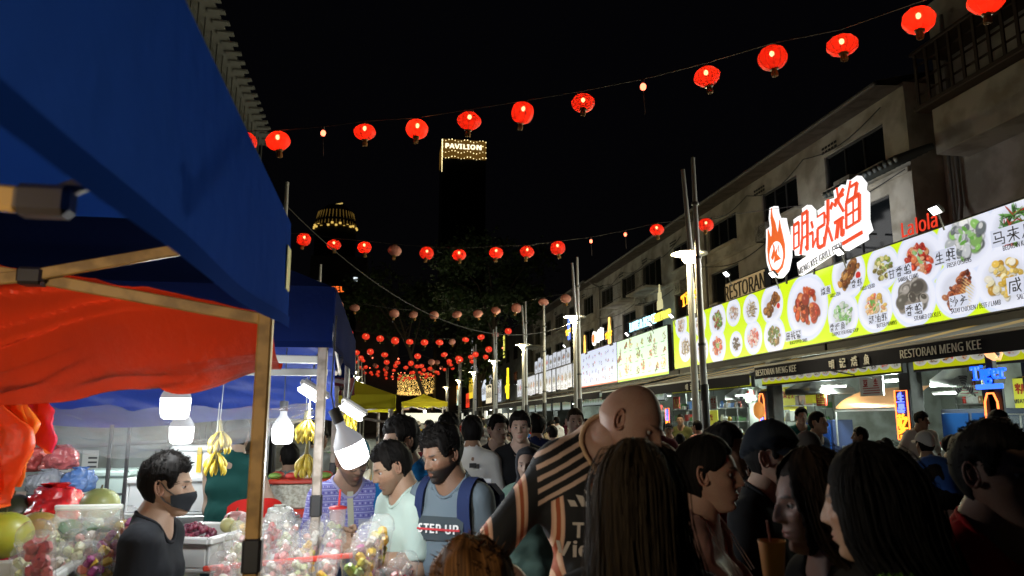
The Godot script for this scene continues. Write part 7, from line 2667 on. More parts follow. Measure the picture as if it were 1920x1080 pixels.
	crumpled("fruit_bag", "big glossy red bag of fruit at the back of the table", "bag", Vector3(-1.52, 1.32, -3.95), Vector3(0.16, 0.095, 0.12), film, "bags on the fruit table")
	crumpled("fruit_bag", "smaller glossy red bag in front of the big one", "bag", Vector3(-1.42, 1.235, -3.6), Vector3(0.12, 0.065, 0.10), film, "bags on the fruit table")
	crumpled("fruit_bag", "dark red bag low beside the grey tray", "bag", Vector3(-1.55, 1.18, -3.4), Vector3(0.10, 0.05, 0.10), paint(0.35, 0.012, 0.03, 0.25, {"bump": "crumple", "bumps": 0.7, "tri": 3.0}), "bags on the fruit table")
	fruit("pineapple", "dark spiky fruit left of the big red bag", Vector3(-1.68, 1.29, -3.9), Vector3(0.12, 0.10, 0.10), [0.05, 0.055, 0.02], 0.4)
	t = thing("price_card", "blank pale price card behind the red bag", "card", Vector3(-1.78, 1.33, -4.05), 0.3)
	m = MB.new()
	m.box(Vector3.ZERO, Vector3(0.16, 0.11, 0.006), 0.001, Basis(Vector3(1, 0, 0), -0.2))
	part("card_sheet", m, paint(0.5, 0.45, 0.36, 0.7), t)
	m = MB.new()
	m.bar(Vector3(0, -0.05, 0.01), Vector3(0, -0.2, 0.02), 0.008, 0.008, 0.0)
	part("stick", m, paint(0.3, 0.2, 0.1), t)
	# a clear bag of green leaves, and cups along the front
	t = thing("leaf_bag", "clear bag stuffed with dark green leaves, standing by the masked man", "bag", Vector3(-1.15, 1.14, -3.32))
	m = MB.new()
	for i in 26:
		m.ball(Vector3(rng.randf_range(-0.07, 0.07), 0.02 + 0.006 * i, rng.randf_range(-0.035, 0.035)), Vector3(0.05, 0.012, 0.035), 8, 5, Basis.from_euler(Vector3(rng.randf(), rng.randf() * 3.0, rng.randf() - 0.5)))
	part("leaf_cluster", m, paint(0.035, 0.10, 0.025, 0.6), t)
	m = MB.new()
	m.grid(30, 18, func(u, w):
		var a: float = u * TAU
		var r := 1.0 + 0.18 * fnl.get_noise_3d(cos(a) * 120, w * 260, sin(a) * 120)
		return Vector3(cos(a) * 0.115 * r * (1.0 + 0.12 * w * w), 0.24 * w, sin(a) * (0.065 * (1.0 - 0.8 * w * w)) * r), true, false)
	part("bag_body", m, paint(0.9, 0.95, 0.9, 0.1, {"alpha": 0.22}), t)
	m = MB.new()
	m.box(Vector3(0, 0.243, 0), Vector3(0.255, 0.022, 0.012), 0.004)
	part("bag_seam", m, paint(0.75, 0.8, 0.75, 0.3), t)
	var hues := {"melon": [[0.50, 0.50, 0.30], [0.42, 0.46, 0.22]], "mix": [[0.5, 0.10, 0.04], [0.55, 0.36, 0.03], [0.25, 0.01, 0.12]], "pink": [[0.50, 0.10, 0.09], [0.42, 0.05, 0.06]], "green": [[0.25, 0.36, 0.05], [0.35, 0.42, 0.14]], "white": [[0.6, 0.55, 0.48], [0.5, 0.25, 0.22]], "gold": [[0.6, 0.34, 0.03], [0.55, 0.45, 0.05]]}
	var cw := {"melon": "pale green melon", "mix": "red and yellow fruit", "pink": "pink watermelon", "green": "green guava", "white": "pale fruit", "gold": "golden mango"}
	var g := "domed fruit cups along the stall front"
	for i in 4:
		fruit_cup(Vector3(-1.245, 1.10 + 0.03 * i, -3.04 - i * 0.105), 1.15, hues.melon, "domed cup of pale green melon, %s of its row below the leaf bag" % ord_word(i), Vector3(0.1, 0, 0), g)
		fruit_cup(Vector3(-1.14, 1.10 + 0.03 * i, -3.05 - i * 0.105), 1.15, hues.melon if i % 2 else hues.white, "cup of pale fruit pieces, %s in the second row from the left" % ord_word(i), Vector3(0.1, 0, 0), g)
		fruit_cup(Vector3(-1.035, 1.10 + 0.03 * i, -3.06 - i * 0.105), 1.15, hues.mix, "cup of red, yellow and purple fruit, %s in the row left of the masked man" % ord_word(i), Vector3(0.1, 0, 0), g)
	fruit_cup(Vector3(-1.02, 1.215, -2.62), 1.25, hues.pink, "cup heaped with pink watermelon at the front of the grey tray", Vector3(0.15, 0, -0.15), g)
	for j in 6:
		for i in 5:
			var kind: String = ["white", "pink", "white", "melon", "white", "gold", "white"][(i * 3 + j) % 7]
			fruit_cup(Vector3(-0.59 + i * 0.095 + 0.01 * sin(j * 3.0), 1.03 + 0.022 * j, -3.05 - j * 0.115), 1.05, hues[kind], "domed cup of %s, row %s from the front, %s from the bronze post" % [cw[kind], ord_word(j), ord_word(i)], Vector3(0.12, 0, 0), g)
	m = MB.new()
	m.box(Vector3(-0.40, 1.165, -3.25), Vector3(0.58, 0.022, 0.012), 0.004, Basis(Vector3(0, 0, 1), 0.06))
	single("red_rail", m, paint(0.6, 0.05, 0.03, 0.4), "red plastic rail across the rows of fruit cups", "rail")
	t = open_box("cup_rack", "red-edged clear rack holding tall fruit cups by the second post", "rack", Vector3(-0.06, 1.035, -3.02), Vector3(0.26, 0.03, 0.42), paint(0.6, 0.05, 0.03, 0.4), 0.15)
	for i in 5:
		fruit_cup(Vector3(-0.085 + 0.018 * i, 1.06 + 0.02 * i, -2.88 - 0.085 * i), 1.25, [hues.green, hues.gold, hues.mix, hues.white, hues.gold][i], "tall cup of %s in the red-edged rack, %s from the front" % [["green guava", "golden mango", "mixed fruit", "pale fruit", "mango and melon"][i], ord_word(i)], Vector3(0.08, 0, 0), "tall cups in the red-edged rack")
	for i in 3:
		fruit_cup(Vector3(0.035 + 0.035 * i, 1.02, -2.86 - 0.17 * i), 1.1, hues.pink if i == 1 else hues.white, "clear cup of %s at the street edge of the stall, %s from the front" % ["pale fruit" if i != 1 else "pink fruit", ord_word(i)], Vector3.ZERO, "clear cups at the stall's street edge")
	for i in 3:
		open_box("clear_tub", "low clear tub with a %s lid at the street edge of the table" % ["white", "red", "pink"][i], "tub", Vector3(0.02 + 0.11 * i, 1.02, -2.62), Vector3(0.10, 0.05, 0.12), paint([0.6, 0.55, 0.6][i], [0.6, 0.08, 0.25][i], [0.58, 0.06, 0.25][i], 0.4), 0.0, "low tubs at the table's street edge", true)
	# oranges in a heap
	for i in 14:
		var a := i * 2.4
		var rr := 0.085 * sqrt(float(i % 7))
		fruit("orange", "orange in the heap behind the masked man, %s laid" % ord_word(i), Vector3(-1.14 + cos(a) * rr * 0.8, 1.175 + (0.07 if i > 6 else 0.0) - 0.2 * rr, -3.72 + sin(a) * rr * 0.6), Vector3.ONE * 0.042, [0.62, 0.30 + 0.04 * (i % 3), 0.012], a, "oranges in a heap")
	# the grape crate
	open_box("fruit_crate", "white slatted crate of dark grapes, right of the masked man", "crate", Vector3(-0.80, 1.08, -3.78), Vector3(0.34, 0.15, 0.46), paint(0.62, 0.61, 0.59, 0.5), -0.35)
	t = thing("grape_cluster", "heap of dark red grapes in the white crate", "grapes", Vector3(-0.84, 1.2, -3.72))
	for i in 75:
		m = MB.new()
		m.ball(Vector3.ZERO, Vector3.ONE * 0.0135, 8, 6)
		var a := i * 2.39996
		var rr := 0.012 * sqrt(float(i))
		part("grape", m, paint(0.10 + 0.03 * (i % 3), 0.012, 0.03, 0.25, {"coat": 0.3}), t, Vector3(cos(a) * rr, 0.05 - rr * rr * 4.5 + 0.01 * sin(i * 7.0), sin(a) * rr))
	for i in 3:
		fruit("apple", "pale yellow apple in the white crate, %s one" % ord_word(i), Vector3(-0.72 + 0.05 * i, 1.235 - 0.01 * i, -3.86 + 0.03 * i), Vector3.ONE * 0.035, [0.55, 0.5, 0.2], i * 1.0, "apples in the white crate")
	fruit("mango", "pink mango at the back of the white crate", Vector3(-0.70, 1.25, -3.96), Vector3(0.06, 0.04, 0.045), [0.5, 0.22, 0.2], 0.3)
	for i in 5:
		fruit("guava", "green guava in the low tray before the crate, %s one" % ord_word(i), Vector3(-0.64 + 0.045 * (i % 3), 1.13 + 0.02 * (i / 3), -3.62 - 0.05 * (i / 2)), Vector3(0.035, 0.022, 0.028), [0.22, 0.36, 0.05] if i < 3 else [0.55, 0.45, 0.03], i * 0.9, "green guavas in a low tray")
	crumpled("fruit_bag", "pink fruit in a clear bag beyond the cups", "bag", Vector3(-0.64, 1.19, -4.1), Vector3(0.08, 0.05, 0.06), paint(0.55, 0.22, 0.22, 0.2, {"bump": "crumple", "bumps": 0.6, "tri": 3.0, "coat": 0.5}), "bags on the fruit table")
	crumpled("fruit_bag", "clear bag of pale fruit behind the cup rows", "bag", Vector3(-0.5, 1.24, -4.0), Vector3(0.09, 0.06, 0.07), paint(0.55, 0.55, 0.5, 0.15, {"bump": "crumple", "bumps": 0.8, "tri": 3.0, "coat": 0.8}), "bags on the fruit table")
	# hanging bags at the left edge
	var k := 0
	for q in [[-1.49, 1.80, -2.98, 0.15, 0.34, 0.55, 0.14, 0.01], [-1.37, 1.80, -2.90, 0.10, 0.38, 0.62, 0.10, 0.02], [-1.32, 1.81, -3.0, 0.06, 0.30, 0.66, 0.20, 0.015], [-1.29, 1.82, -3.1, 0.06, 0.2, 0.4, 0.01, 0.06]]:
		m = MB.new()
		var sd: float = k * 33.0
		m.grid(30, 24, func(u, w):
			var a: float = u * TAU
			var wd: float = q[3] * (0.35 + 0.75 * smoothstep(0.0, 0.35, w)) * (1.0 - 0.12 * w)
			var fold := 1.0 + 0.34 * sin(a * 4.0 + sd + w * 2.0) + 0.55 * fnl.get_noise_3d(cos(a) * 100 + sd, w * 170, sin(a) * 100)
			return Vector3(cos(a) * wd * fold, -q[4] * w + 0.02 * sin(a * 2.0 + sd) * w, sin(a) * wd * 0.35 * fold), true, false)
		t = thing("hanging_bag", ["wide orange plastic bag hanging at the left edge", "longest red-orange plastic bag hanging at the left edge", "bright orange plastic bag hanging nearest the clear sheet", "short crimson plastic bag hanging behind the orange ones"][k], "bag", Vector3(q[0], q[1], q[2]), 0.0, "coloured bags hung at the stall's left")
		part("bag_body", m, paint(q[5], q[6], q[7], 0.4, {"back": Color(1.0, 0.45, 0.2), "bump": "crumple", "bumps": 0.2, "tri": 2.0}), t)
		m = MB.new()
		m.tube([Vector3(-0.03, 0, 0), Vector3(0, 0.07, 0), Vector3(0.03, 0, 0)], 0.006, 5)
		part("bag_handle", m, paint(q[5], q[6], q[7], 0.4), t)
		k += 1
	# the back of the stall: a steel counter with foam boxes, a grey cupboard, bags
	var steel := paint(0.40, 0.41, 0.40, 0.35, {"metal": 0.7, "tri": 1.0, "bump": "cloth", "bumps": 0.1})
	t = thing("steel_table", "steel work table with foam boxes on it at the back of the stall", "table", Vector3(-1.55, 0, -6.1))
	m = MB.new()
	m.box(Vector3(0, 1.04, 0), Vector3(1.55, 0.05, 0.7), 0.006)
	m.box(Vector3(0, 0.98, 0.34), Vector3(1.55, 0.10, 0.02), 0.004)
	part("tabletop", m, steel, t)
	for q in [[-0.74, 0.3], [0.74, 0.3], [0.74, -0.3], [-0.74, -0.3]]:
		m = MB.new()
		m.bar(Vector3(q[0], 0, q[1]), Vector3(q[0], 1.02, q[1]), 0.04, 0.04)
		part("leg", m, steel, t)
	var foam := paint(0.72, 0.74, 0.72, 0.75, {"tri": 8.0, "bump": "weave", "bumps": 0.3})
	open_box("foam_box", "tall pale greenish foam box at the left of the steel table", "foam box", Vector3(-1.95, 1.07, -6.0), Vector3(0.34, 0.26, 0.38), paint(0.5, 0.62, 0.56, 0.6), 0.0, "foam boxes on the steel table", true)
	t = open_box("foam_box", "white foam box with a red round mark behind the masked man", "foam box", Vector3(-1.60, 1.07, -6.0), Vector3(0.38, 0.21, 0.4), foam, 0.05, "foam boxes on the steel table", true)
	m = MB.new()
	m.lathe(Vector3(0.06, 0.06, 0.20), [Vector2(0, 0.004), Vector2(0.022, 0.004), Vector2(0.022, 0), Vector2(0, 0)], 16, Basis(Vector3(1, 0, 0), PI / 2))
	part("red_mark", m, paint(0.5, 0.01, 0.02), t)
	open_box("foam_box", "white foam box with a lid right of the masked man", "foam box", Vector3(-1.20, 1.07, -5.98), Vector3(0.42, 0.22, 0.42), foam, -0.05, "foam boxes on the steel table", true)
	t = open_box("foam_box", "tall foam box bound with yellow tape behind the masked man", "foam box", Vector3(-1.45, 1.07, -6.3), Vector3(0.30, 0.42, 0.3), foam, 0.1, "foam boxes on the steel table", true)
	m = MB.new()
	m.box(Vector3(0.05, 0.22, 0), Vector3(0.035, 0.47, 0.325), 0.002)
	m.box(Vector3(0, 0.2, 0), Vector3(0.307, 0.05, 0.307), 0.002)
	part("yellow_tape", m, paint(0.6, 0.42, 0.03, 0.4), t)
	t = thing("steel_cupboard", "grey steel cupboard with two paper notices at the back left", "cupboard", Vector3(-2.45, 0, -6.9))
	m = MB.new()
	m.box(Vector3(0, 0.85, 0), Vector3(1.5, 1.7, 0.5), 0.01)
	part("cabinet", m, paint(0.30, 0.33, 0.31, 0.5, {"tri": 0.8, "tex": "stain"}), t)
	m = MB.new()
	m.bar(Vector3(-0.3, 1.5, 0.28), Vector3(0.7, 1.56, 0.28), 0.02, 0.025)
	part("rail", m, steel, t)
	for q in [[-0.1, 1.38, 0.16, 0.2], [0.12, 1.36, 0.12, 0.26]]:
		m = MB.new()
		m.box(Vector3(q[0], q[1], 0.256), Vector3(q[2], q[3], 0.006))
		var pap := part("notice", m, paint(0.6, 0.6, 0.56, 0.7), t)
		m = MB.new()
		for i in 5:
			m.box(Vector3(q[0] + 0.02, q[1] + 0.07 - i * 0.035, 0.2605), Vector3(q[2] * 0.55, 0.014, 0.002))
		part("printed_line", m, paint(0.05, 0.05, 0.05), pap)
	for q in [["clear bag of blue plastic by the cupboard", -1.80, 1.36, -5.0, 0.1, 0.2, 0.45], ["grey plastic bag beside the blue one", -1.98, 1.35, -5.0, 0.28, 0.29, 0.31], ["pink plastic bag on top of the grey one", -1.95, 1.49, -5.1, 0.5, 0.12, 0.12], ["red plastic bag deep at the left", -2.15, 1.47, -5.2, 0.45, 0.08, 0.07]]:
		crumpled("plastic_bag", q[0], "bag", Vector3(q[1], q[2], q[3]), Vector3(0.12, 0.075, 0.08), paint(q[4], q[5], q[6], 0.25, {"bump": "crumple", "bumps": 0.7, "tri": 3.0, "coat": 0.4}), "bags on the back shelf")
	t = thing("wire_shelf", "dark wire shelf with bags behind the fruit table", "shelf", Vector3(-2.0, 0, -5.05))
	m = MB.new()
	for i in 9:
		m.bar(Vector3(-0.35, 1.27, -0.16 + i * 0.04), Vector3(0.4, 1.27, -0.16 + i * 0.04), 0.008, 0.008, 0.0)
	part("shelf_grid", m, paint(0.05, 0.05, 0.05), t)
	for q in [[-0.34, -0.16], [0.39, -0.16], [0.39, 0.16], [-0.34, 0.16]]:
		m = MB.new()
		m.bar(Vector3(q[0], 0, q[1]), Vector3(q[0], 1.7, q[1]), 0.02, 0.02)
		part("leg", m, paint(0.05, 0.05, 0.05), t)
	# a second steel table with a red-framed case and a grey bin, a red chair
	t = thing("steel_table", "pale steel table under the red-framed glass case", "table", Vector3(-0.62, 0, -6.0))
	m = MB.new()
	m.box(Vector3(0, 1.0, 0), Vector3(0.8, 0.05, 0.6), 0.006)
	part("tabletop", m, steel, t)
	for q in [[-0.37, 0.27], [0.37, 0.27], [0.37, -0.27], [-0.37, -0.27]]:
		m = MB.new()
		m.bar(Vector3(q[0], 0, q[1]), Vector3(q[0], 0.98, q[1]), 0.04, 0.04)
		part("leg", m, steel, t)
	t = thing("glass_case", "red-framed clear case of snacks on the pale steel table", "case", Vector3(-0.55, 1.03, -6.0))
	m = MB.new()
	m.box(Vector3(0, 0.03, 0), Vector3(0.56, 0.06, 0.4), 0.01)
	m.box(Vector3(0, 0.255, 0), Vector3(0.56, 0.03, 0.4), 0.006)
	for s in [-0.27, 0.27]:
		m.box(Vector3(s, 0.15, 0.19), Vector3(0.022, 0.2, 0.022), 0.004)
	part("frame", m, paint(0.5, 0.04, 0.02, 0.4), t)
	m = MB.new()
	m.box(Vector3(0, 0.15, 0.0), Vector3(0.51, 0.178, 0.34), 0.01)
	part("snack_block", m, paint(0.5, 0.5, 0.42, 0.4, {"tri": 9.0, "tex": "stain"}), t)
	for i in 10:
		m = MB.new()
		m.ball(Vector3(-0.24 + (i % 5) * 0.12, 0.29, -0.08 + (i / 5) * 0.16), Vector3(0.05, 0.025, 0.05), 10, 6)
		part("snack", m, [paint(0.5, 0.05, 0.04), paint(0.6, 0.6, 0.5), paint(0.2, 0.35, 0.06)][i % 3], t)
	open_box("storage_bin", "grey plastic storage bin with a lid under the pale steel table", "bin", Vector3(-0.52, 0.62, -5.75), Vector3(0.56, 0.30, 0.4), paint(0.28, 0.31, 0.31, 0.5), 0.0, "", true)
	m = MB.new()
	m.lathe(Vector3.ZERO, [Vector2(0, 0), Vector2(0.13, 0), Vector2(0.15, 0.02), Vector2(0.152, 0.025)], 20)
	single("steel_plate", m, paint(0.6, 0.6, 0.6, 0.25, {"metal": 0.6}), "round pale plate at the front of the pale steel table", "plate", Vector3(-0.72, 1.03, -5.85))
	t = thing("plastic_chair", "red plastic chair back between the bronze post and the green vest", "chair", Vector3(-0.86, 0, -5.35), 0.3)
	var red := paint(0.42, 0.015, 0.012, 0.35)
	m = MB.new()
	m.box(Vector3(0, 0.60, 0), Vector3(0.42, 0.03, 0.40), 0.012)
	part("seat", m, red, t)
	m = MB.new()
	m.grid(14, 14, func(u, w): return Vector3((u - 0.5) * (0.40 - 0.06 * w) , 0.62 + 0.62 * w - 0.05 * pow(2.0 * u - 1.0, 4.0) * w, 0.2 + 0.08 * w - 0.07 * pow(2.0 * u - 1.0, 2.0)), false, false)
	part("backrest", m, red, t)
	for q in [[-0.18, 0.17], [0.18, 0.17], [0.18, -0.17], [-0.18, -0.17]]:
		m = MB.new()
		m.bar(Vector3(q[0], 0.6, q[1]), Vector3(q[0] * 1.15, 0, q[1] * 1.2), 0.035, 0.035)
		part("leg", m, red, t)
	# back wall of the stall row
	m = MB.new()
	m.box(Vector3(-3.6, 1.3, -4.5), Vector3(0.06, 2.6, 12.0))
	single("stall_partition", m, paint(0.16, 0.17, 0.16, 0.8, {"tri": 0.4, "tex": "stain"}), "grey sheet-metal partition behind the left stalls", "partition")
	# goods under the farther tents
	for i in 6:
		t = open_box("goods_crate", "crate of goods on the far left stalls, %s from the near end" % ord_word(i), "crate", Vector3(-0.55 - 0.3 * (i % 2), 0.95, -9.2 - i * 1.6), Vector3(0.5, 0.22, 0.7), paint([0.5, 0.45, 0.5, 0.1][i % 4], [0.45, 0.1, 0.4, 0.3][i % 4], [0.2, 0.05, 0.35, 0.1][i % 4], 0.6), 0.0, "crates on the farther stalls")
	for i in 2:
		t = thing("stall_counter", ["white counter under the yellow tent", "white counter under the far blue tent"][i], "counter", Vector3(-0.8, 0, [-11.0, -17.8][i]))
		m = MB.new()
		m.box(Vector3(0, 0.46, 0), Vector3(1.2, 0.94, [4.4, 3.4][i]), 0.02)
		part("counter", m, paint(0.45, 0.45, 0.43, 0.6), t)
		m = MB.new()
		m.box(Vector3(0.61, 0.6, 0), Vector3(0.01, 0.5, [4.0, 3.0][i]))
		part("front_panel", m, paint(0.5, 0.4, 0.1, 0.6), t)
	t = thing("stall_counter", "bright white lit stall front under the far small yellow tent", "counter", Vector3(1.8, 0, -36.0))
	m = MB.new()
	m.box(Vector3(0, 1.1, 0), Vector3(1.7, 2.0, 0.6), 0.02)
	part("counter", m, paint(0.7, 0.7, 0.66, 0.6, {"glow": 0.7, "glowc": Color(1, 1, 0.92)}), t)
	m = MB.new()
	m.box(Vector3(-0.1, 1.5, 0.31), Vector3(0.9, 0.3, 0.01))
	part("printed_face", m, paint(0.4, 0.4, 0.4, 0.6), t)


# ---------------------------------------------------------------- the crowd
func jersey() -> Material:
	# black football shirt with cream pinstripe bands and three stripes along each shoulder
	var n := 512
	var d := PackedByteArray()
	d.resize(n * n * 3)
	for j in n:
		for i in n:
			var x := (i / float(n) - 0.5) * 0.9
			var y := 1.75 - j / float(n) * 0.95
			var ax := absf(x)
			var c := Color(0.06, 0.06, 0.065)
			var w := fposmod(ax - 0.055, 0.105)
			if w < 0.034:
				c = Color(0.86, 0.70, 0.58)
				if absf(w - 0.017) < 0.0055:
					c = Color(0.62, 0.30, 0.16)
				elif absf(w - 0.017) > 0.0125:
					c = Color(0.80, 0.62, 0.52)
			# shoulder: stripes run from the collar to the sleeve
			var sh := 1.66 - 0.55 * maxf(0.0, ax - 0.07)
			if y > sh - 0.105 and ax > 0.06 and ax < 0.235:
				var k := fposmod((sh - y) + 0.02, 0.034)
				c = Color(0.80, 0.68, 0.60) if k < 0.015 else Color(0.07, 0.065, 0.07)
			var o := (j * n + i) * 3
			d[o] = int(c.r8)
			d[o + 1] = int(c.g8)
			d[o + 2] = int(c.b8)
	var m := StandardMaterial3D.new()
	m.albedo_texture = ImageTexture.create_from_image(Image.create_from_data(n, n, false, Image.FORMAT_RGB8, d))
	m.uv1_scale = Vector3(1.0 / 0.9, 1.0 / 0.95, 1)
	m.uv1_offset = Vector3(0.5, 1.75 / 0.95, 0)
	m.texture_repeat = true
	m.roughness = 0.8
	m.cull_mode = BaseMaterial3D.CULL_DISABLED
	return m


func kurta() -> Material:
	# violet cotton with rows of small pale motifs
	var n := 256
	var im := Image.create(n, n, false, Image.FORMAT_RGB8)
	for j in n:
		for i in n:
			var c := Color(0.46, 0.46, 0.70)
			var row := fposmod(j / 32.0, 1.0)
			var k := fposmod(i / 16.0 + (0.5 if int(j / 32) % 2 else 0.0), 1.0)
			if row < 0.10:
				c = Color(0.70, 0.70, 0.84)
			elif row > 0.3 and row < 0.8 and absf(k - 0.5) + absf(row - 0.55) * 1.3 < 0.33:
				c = Color(0.68, 0.66, 0.82) if int(i / 16 + j / 32) % 2 else Color(0.32, 0.28, 0.58)
			elif row > 0.85:
				c = Color(0.36, 0.34, 0.62)
			im.set_pixel(i, j, c)
	var m := StandardMaterial3D.new()
	m.albedo_texture = ImageTexture.create_from_image(im)
	m.uv1_scale = Vector3(4.2, 4.2, 1)
	m.roughness = 0.85
	m.cull_mode = BaseMaterial3D.CULL_DISABLED
	return m


func in_hand(root: Node3D, at: Vector3, what: String) -> Vector3:
	return root.transform * at


func build_people() -> void:
	var tan := [0.40, 0.24, 0.16]
	var pale := [0.52, 0.34, 0.26]
	var brown := [0.26, 0.14, 0.085]
	var mid := [0.34, 0.19, 0.12]
	var m: MB
	# the bald man and the woman with long hair in front of him
	var p := person("tall bald man in a black football shirt with cream stripes, turned to the long-haired woman", 1.94, Vector3(0.69, 0, -2.3), 0, {"skin": [0.50, 0.29, 0.21], "hair": "bald", "shirt": jersey(), "sleeve": 0.95, "fat": 0.95, "cell": 0.013, "res": 72, "hy": 50, "hp": 28, "hr": -8, "big": 0.98, "stoop": 0.085, "vneck": 0.05, "collar": 0.03, "rib": true, "ribc": [0.55, 0.36, 0.22],
		"arm_r": [Vector3(-0.19, -0.22, 0.02), Vector3(-0.02, -0.36, 0.22), "relaxed"], "arm_l": [Vector3(0.08, -0.27, 0.04), Vector3(0.04, -0.36, 0.26), "relaxed"]})
	var pr := paint(0.70, 0.62, 0.54, 0.7)
	on_chest(p, "shirt_lettering", words("Team", 0.044), Vector2(-0.062, 1.408), 0.0, pr)
	on_chest(p, "shirt_lettering", words("Viewer", 0.044), Vector2(-0.080, 1.352), 0.0, pr)
	for i in 3:
		m = MB.new()
		var h0: float = [0.018, 0.032, 0.046][i]
		m.poly(PackedVector2Array([Vector2(0, 0), Vector2(0.019, 0), Vector2(0.019 - h0 * 0.38, h0 * 0.9), Vector2(-h0 * 0.38, h0)]), 0.0, 0.002)
		on_chest(p, "chest_mark", m.mesh(), Vector2(-0.145 + i * 0.030, 1.475), 0.0, pr)
	p = person("woman with long straight brown hair seen from behind, in front of the bald man", 1.665, Vector3(0.505, 0, -1.47), 166, {"skin": pale, "fem": 1.0, "hair": "long", "hairc": [0.055, 0.036, 0.018], "length": 0.55, "spread": 0.92, "strands": 900, "thick": 0.024, "shirt": [0.015, 0.015, 0.016], "res": 56, "hp": 6, "hy": 6})
	p = person("woman in profile with tied-back black hair and bare shoulders, looking right", 1.665, Vector3(0.955, 0, -2.22), 52, {"skin": [0.50, 0.30, 0.22], "fem": 1.0, "hair": "bun", "thick": 0.017, "shirt": [0.35, 0.20, 0.17], "sleeve": 0.0, "straps": true, "res": 96, "cell": 0.014, "hy": 8, "hp": 3})
	for s in [-1.0, 1.0]:
		strap(p, [Vector3(s * 0.085, 1.43, -0.03), Vector3(s * 0.085, 1.445, 0.01), Vector2(s * 0.085, 1.36), Vector2(s * 0.08, 1.28)], 0.012, cloth(0.35, 0.2, 0.17), "strap")
	p = person("young man in a black cap and black T-shirt, looking right", 1.69, Vector3(1.385, 0, -2.62), 40, {"skin": [0.52, 0.34, 0.25], "hair": "short", "thick": 0.008, "shirt": [0.012, 0.012, 0.013], "res": 90, "cell": 0.015, "hy": 6, "hp": 4, "rib": true})
	cap_hat(p, 0.012, 0.015, 0.02)
	p = person("woman in profile with long brown hair sipping from an orange cup", 1.645, Vector3(1.01, 0, -1.62), -94, {"skin": [0.48, 0.29, 0.22], "fem": 1.0, "hair": "long", "hairc": [0.030, 0.017, 0.010], "length": 0.45, "spread": 0.85, "strands": 600, "shirt": [0.018, 0.017, 0.017], "res": 110, "cell": 0.015, "hp": 10, "hy": -6, "arm_r": [Vector3(-0.03, -0.24, 0.10), Vector3(0.09, -0.03, 0.22), "grip", Vector3(0.6, 0, 0.3)]})
	var q: Vector3 = p.transform * Vector3(0.0, 1.452, 0.145)
	var t := thing("drink_cup", "tapered orange paper cup held at the drinking woman's mouth", "cup", q)
	t.scale = Vector3.ONE * 0.68
	m = MB.new()
	m.lathe(Vector3.ZERO, [Vector2(0, -0.17), Vector2(0.026, -0.17), Vector2(0.028, -0.165), Vector2(0.043, 0.0), Vector2(0.046, 0.002), Vector2(0.044, 0.008), Vector2(0.040, 0.0)], 24)
	part("cup_wall", m, paint(0.48, 0.19, 0.03, 0.5), t)
	m = MB.new()
	m.tube([Vector3(0.01, -0.1, 0), Vector3(-0.01, 0.07, -0.005)], 0.004, 8)
	part("straw", m, paint(0.4, 0.1, 0.05, 0.4), t)
	p = person("dark-haired woman in a green top with long loose hair, nearest the camera", 1.66, Vector3(1.0, 0, -1.40), -136, {"skin": tan, "fem": 1.0, "hair": "long", "length": 0.36, "strands": 700, "spread": 0.82, "shirt": [0.06, 0.15, 0.012], "sleeve": 1.4, "res": 72, "cell": 0.015, "hp": 8})
	var hb: Transform3D
	p = person("short-haired man in a blue cap and dark green T-shirt seen from behind", 1.56, Vector3(1.95, 0, -2.42), 178, {"skin": pale, "hair": "short", "shirt": [0.02, 0.035, 0.02], "res": 64, "strands": 200, "hy": 12, "hp": 8, "rib": true})
	cap_hat(p, 0.02, 0.06, 0.22, true, 0.032)
	p = person("man in a plain red T-shirt at the right edge, looking right", 1.70, Vector3(1.44, 0, -1.64), 14, {"skin": [0.34, 0.19, 0.13], "hair": "short", "thick": 0.02, "shirt": [0.46, 0.014, 0.018], "res": 90, "cell": 0.014, "strands": 500, "hp": 3, "rib": true, "ribc": [0.4, 0.012, 0.015]})
	p = person("child with orange-brown hair at the bottom edge below the bald man", 1.435, Vector3(0.205, 0, -1.62), 200, {"skin": pale, "hair": "curly", "hairc": [0.20, 0.085, 0.025], "thick": 0.034, "strands": 500, "shirt": [0.12, 0.06, 0.05], "res": 50, "hp": 10})

	# the group at the fruit stall
	p = person("bearded man in a grey T-shirt with a white and red chest print and backpack straps", 1.685, Vector3(0.31, 0, -3.58), -34, {"skin": brown, "hair": "short", "beard": 1.0, "thick": 0.036, "strands": 900, "shirt": [0.125, 0.16, 0.19], "sleeve": 0.72, "fat": 0.92, "res": 90, "cell": 0.014, "hy": -22, "hp": 22, "rib": true, "arm_l": [Vector3(0.07, -0.29, -0.03), Vector3(0.06, -0.53, 0.06), "relaxed"]})
	var sg := MB.new()
	sg.grid(14, 8, func(u, w): return Vector3((u - 0.5) * 0.24, (0.5 - w) * 0.105, 0), false, false)
	on_chest(p, "print_ground", sg.mesh(), Vector2(0.0, 1.245), 0.0, cloth(0.055, 0.07, 0.08), 0.009)
	on_chest(p, "shirt_lettering", words("STEP UP", 0.040), Vector2(0.0, 1.245), 0.0, paint(0.75, 0.74, 0.74, 0.7), 0.013)
	sg = MB.new()
	sg.grid(14, 2, func(u, w): return Vector3((u - 0.5) * 0.22, (0.5 - w) * 0.010, 0), false, false)
	on_chest(p, "print_line", sg.mesh(), Vector2(0.0, 1.243), 0.0, paint(0.5, 0.03, 0.04, 0.7), 0.017)
	var nv := cloth(0.02, 0.03, 0.085)
	for s in [-1.0, 1.0]:
		strap(p, [Vector3(s * 0.12, 1.40, -0.12), Vector3(s * 0.115, 1.465, -0.02), Vector2(s * 0.115, 1.405), Vector2(s * 0.118, 1.30), Vector2(s * 0.13, 1.18), Vector2(s * 0.15, 1.05), Vector2(s * 0.185, 0.96)], 0.062 if s > 0 else 0.04, nv)
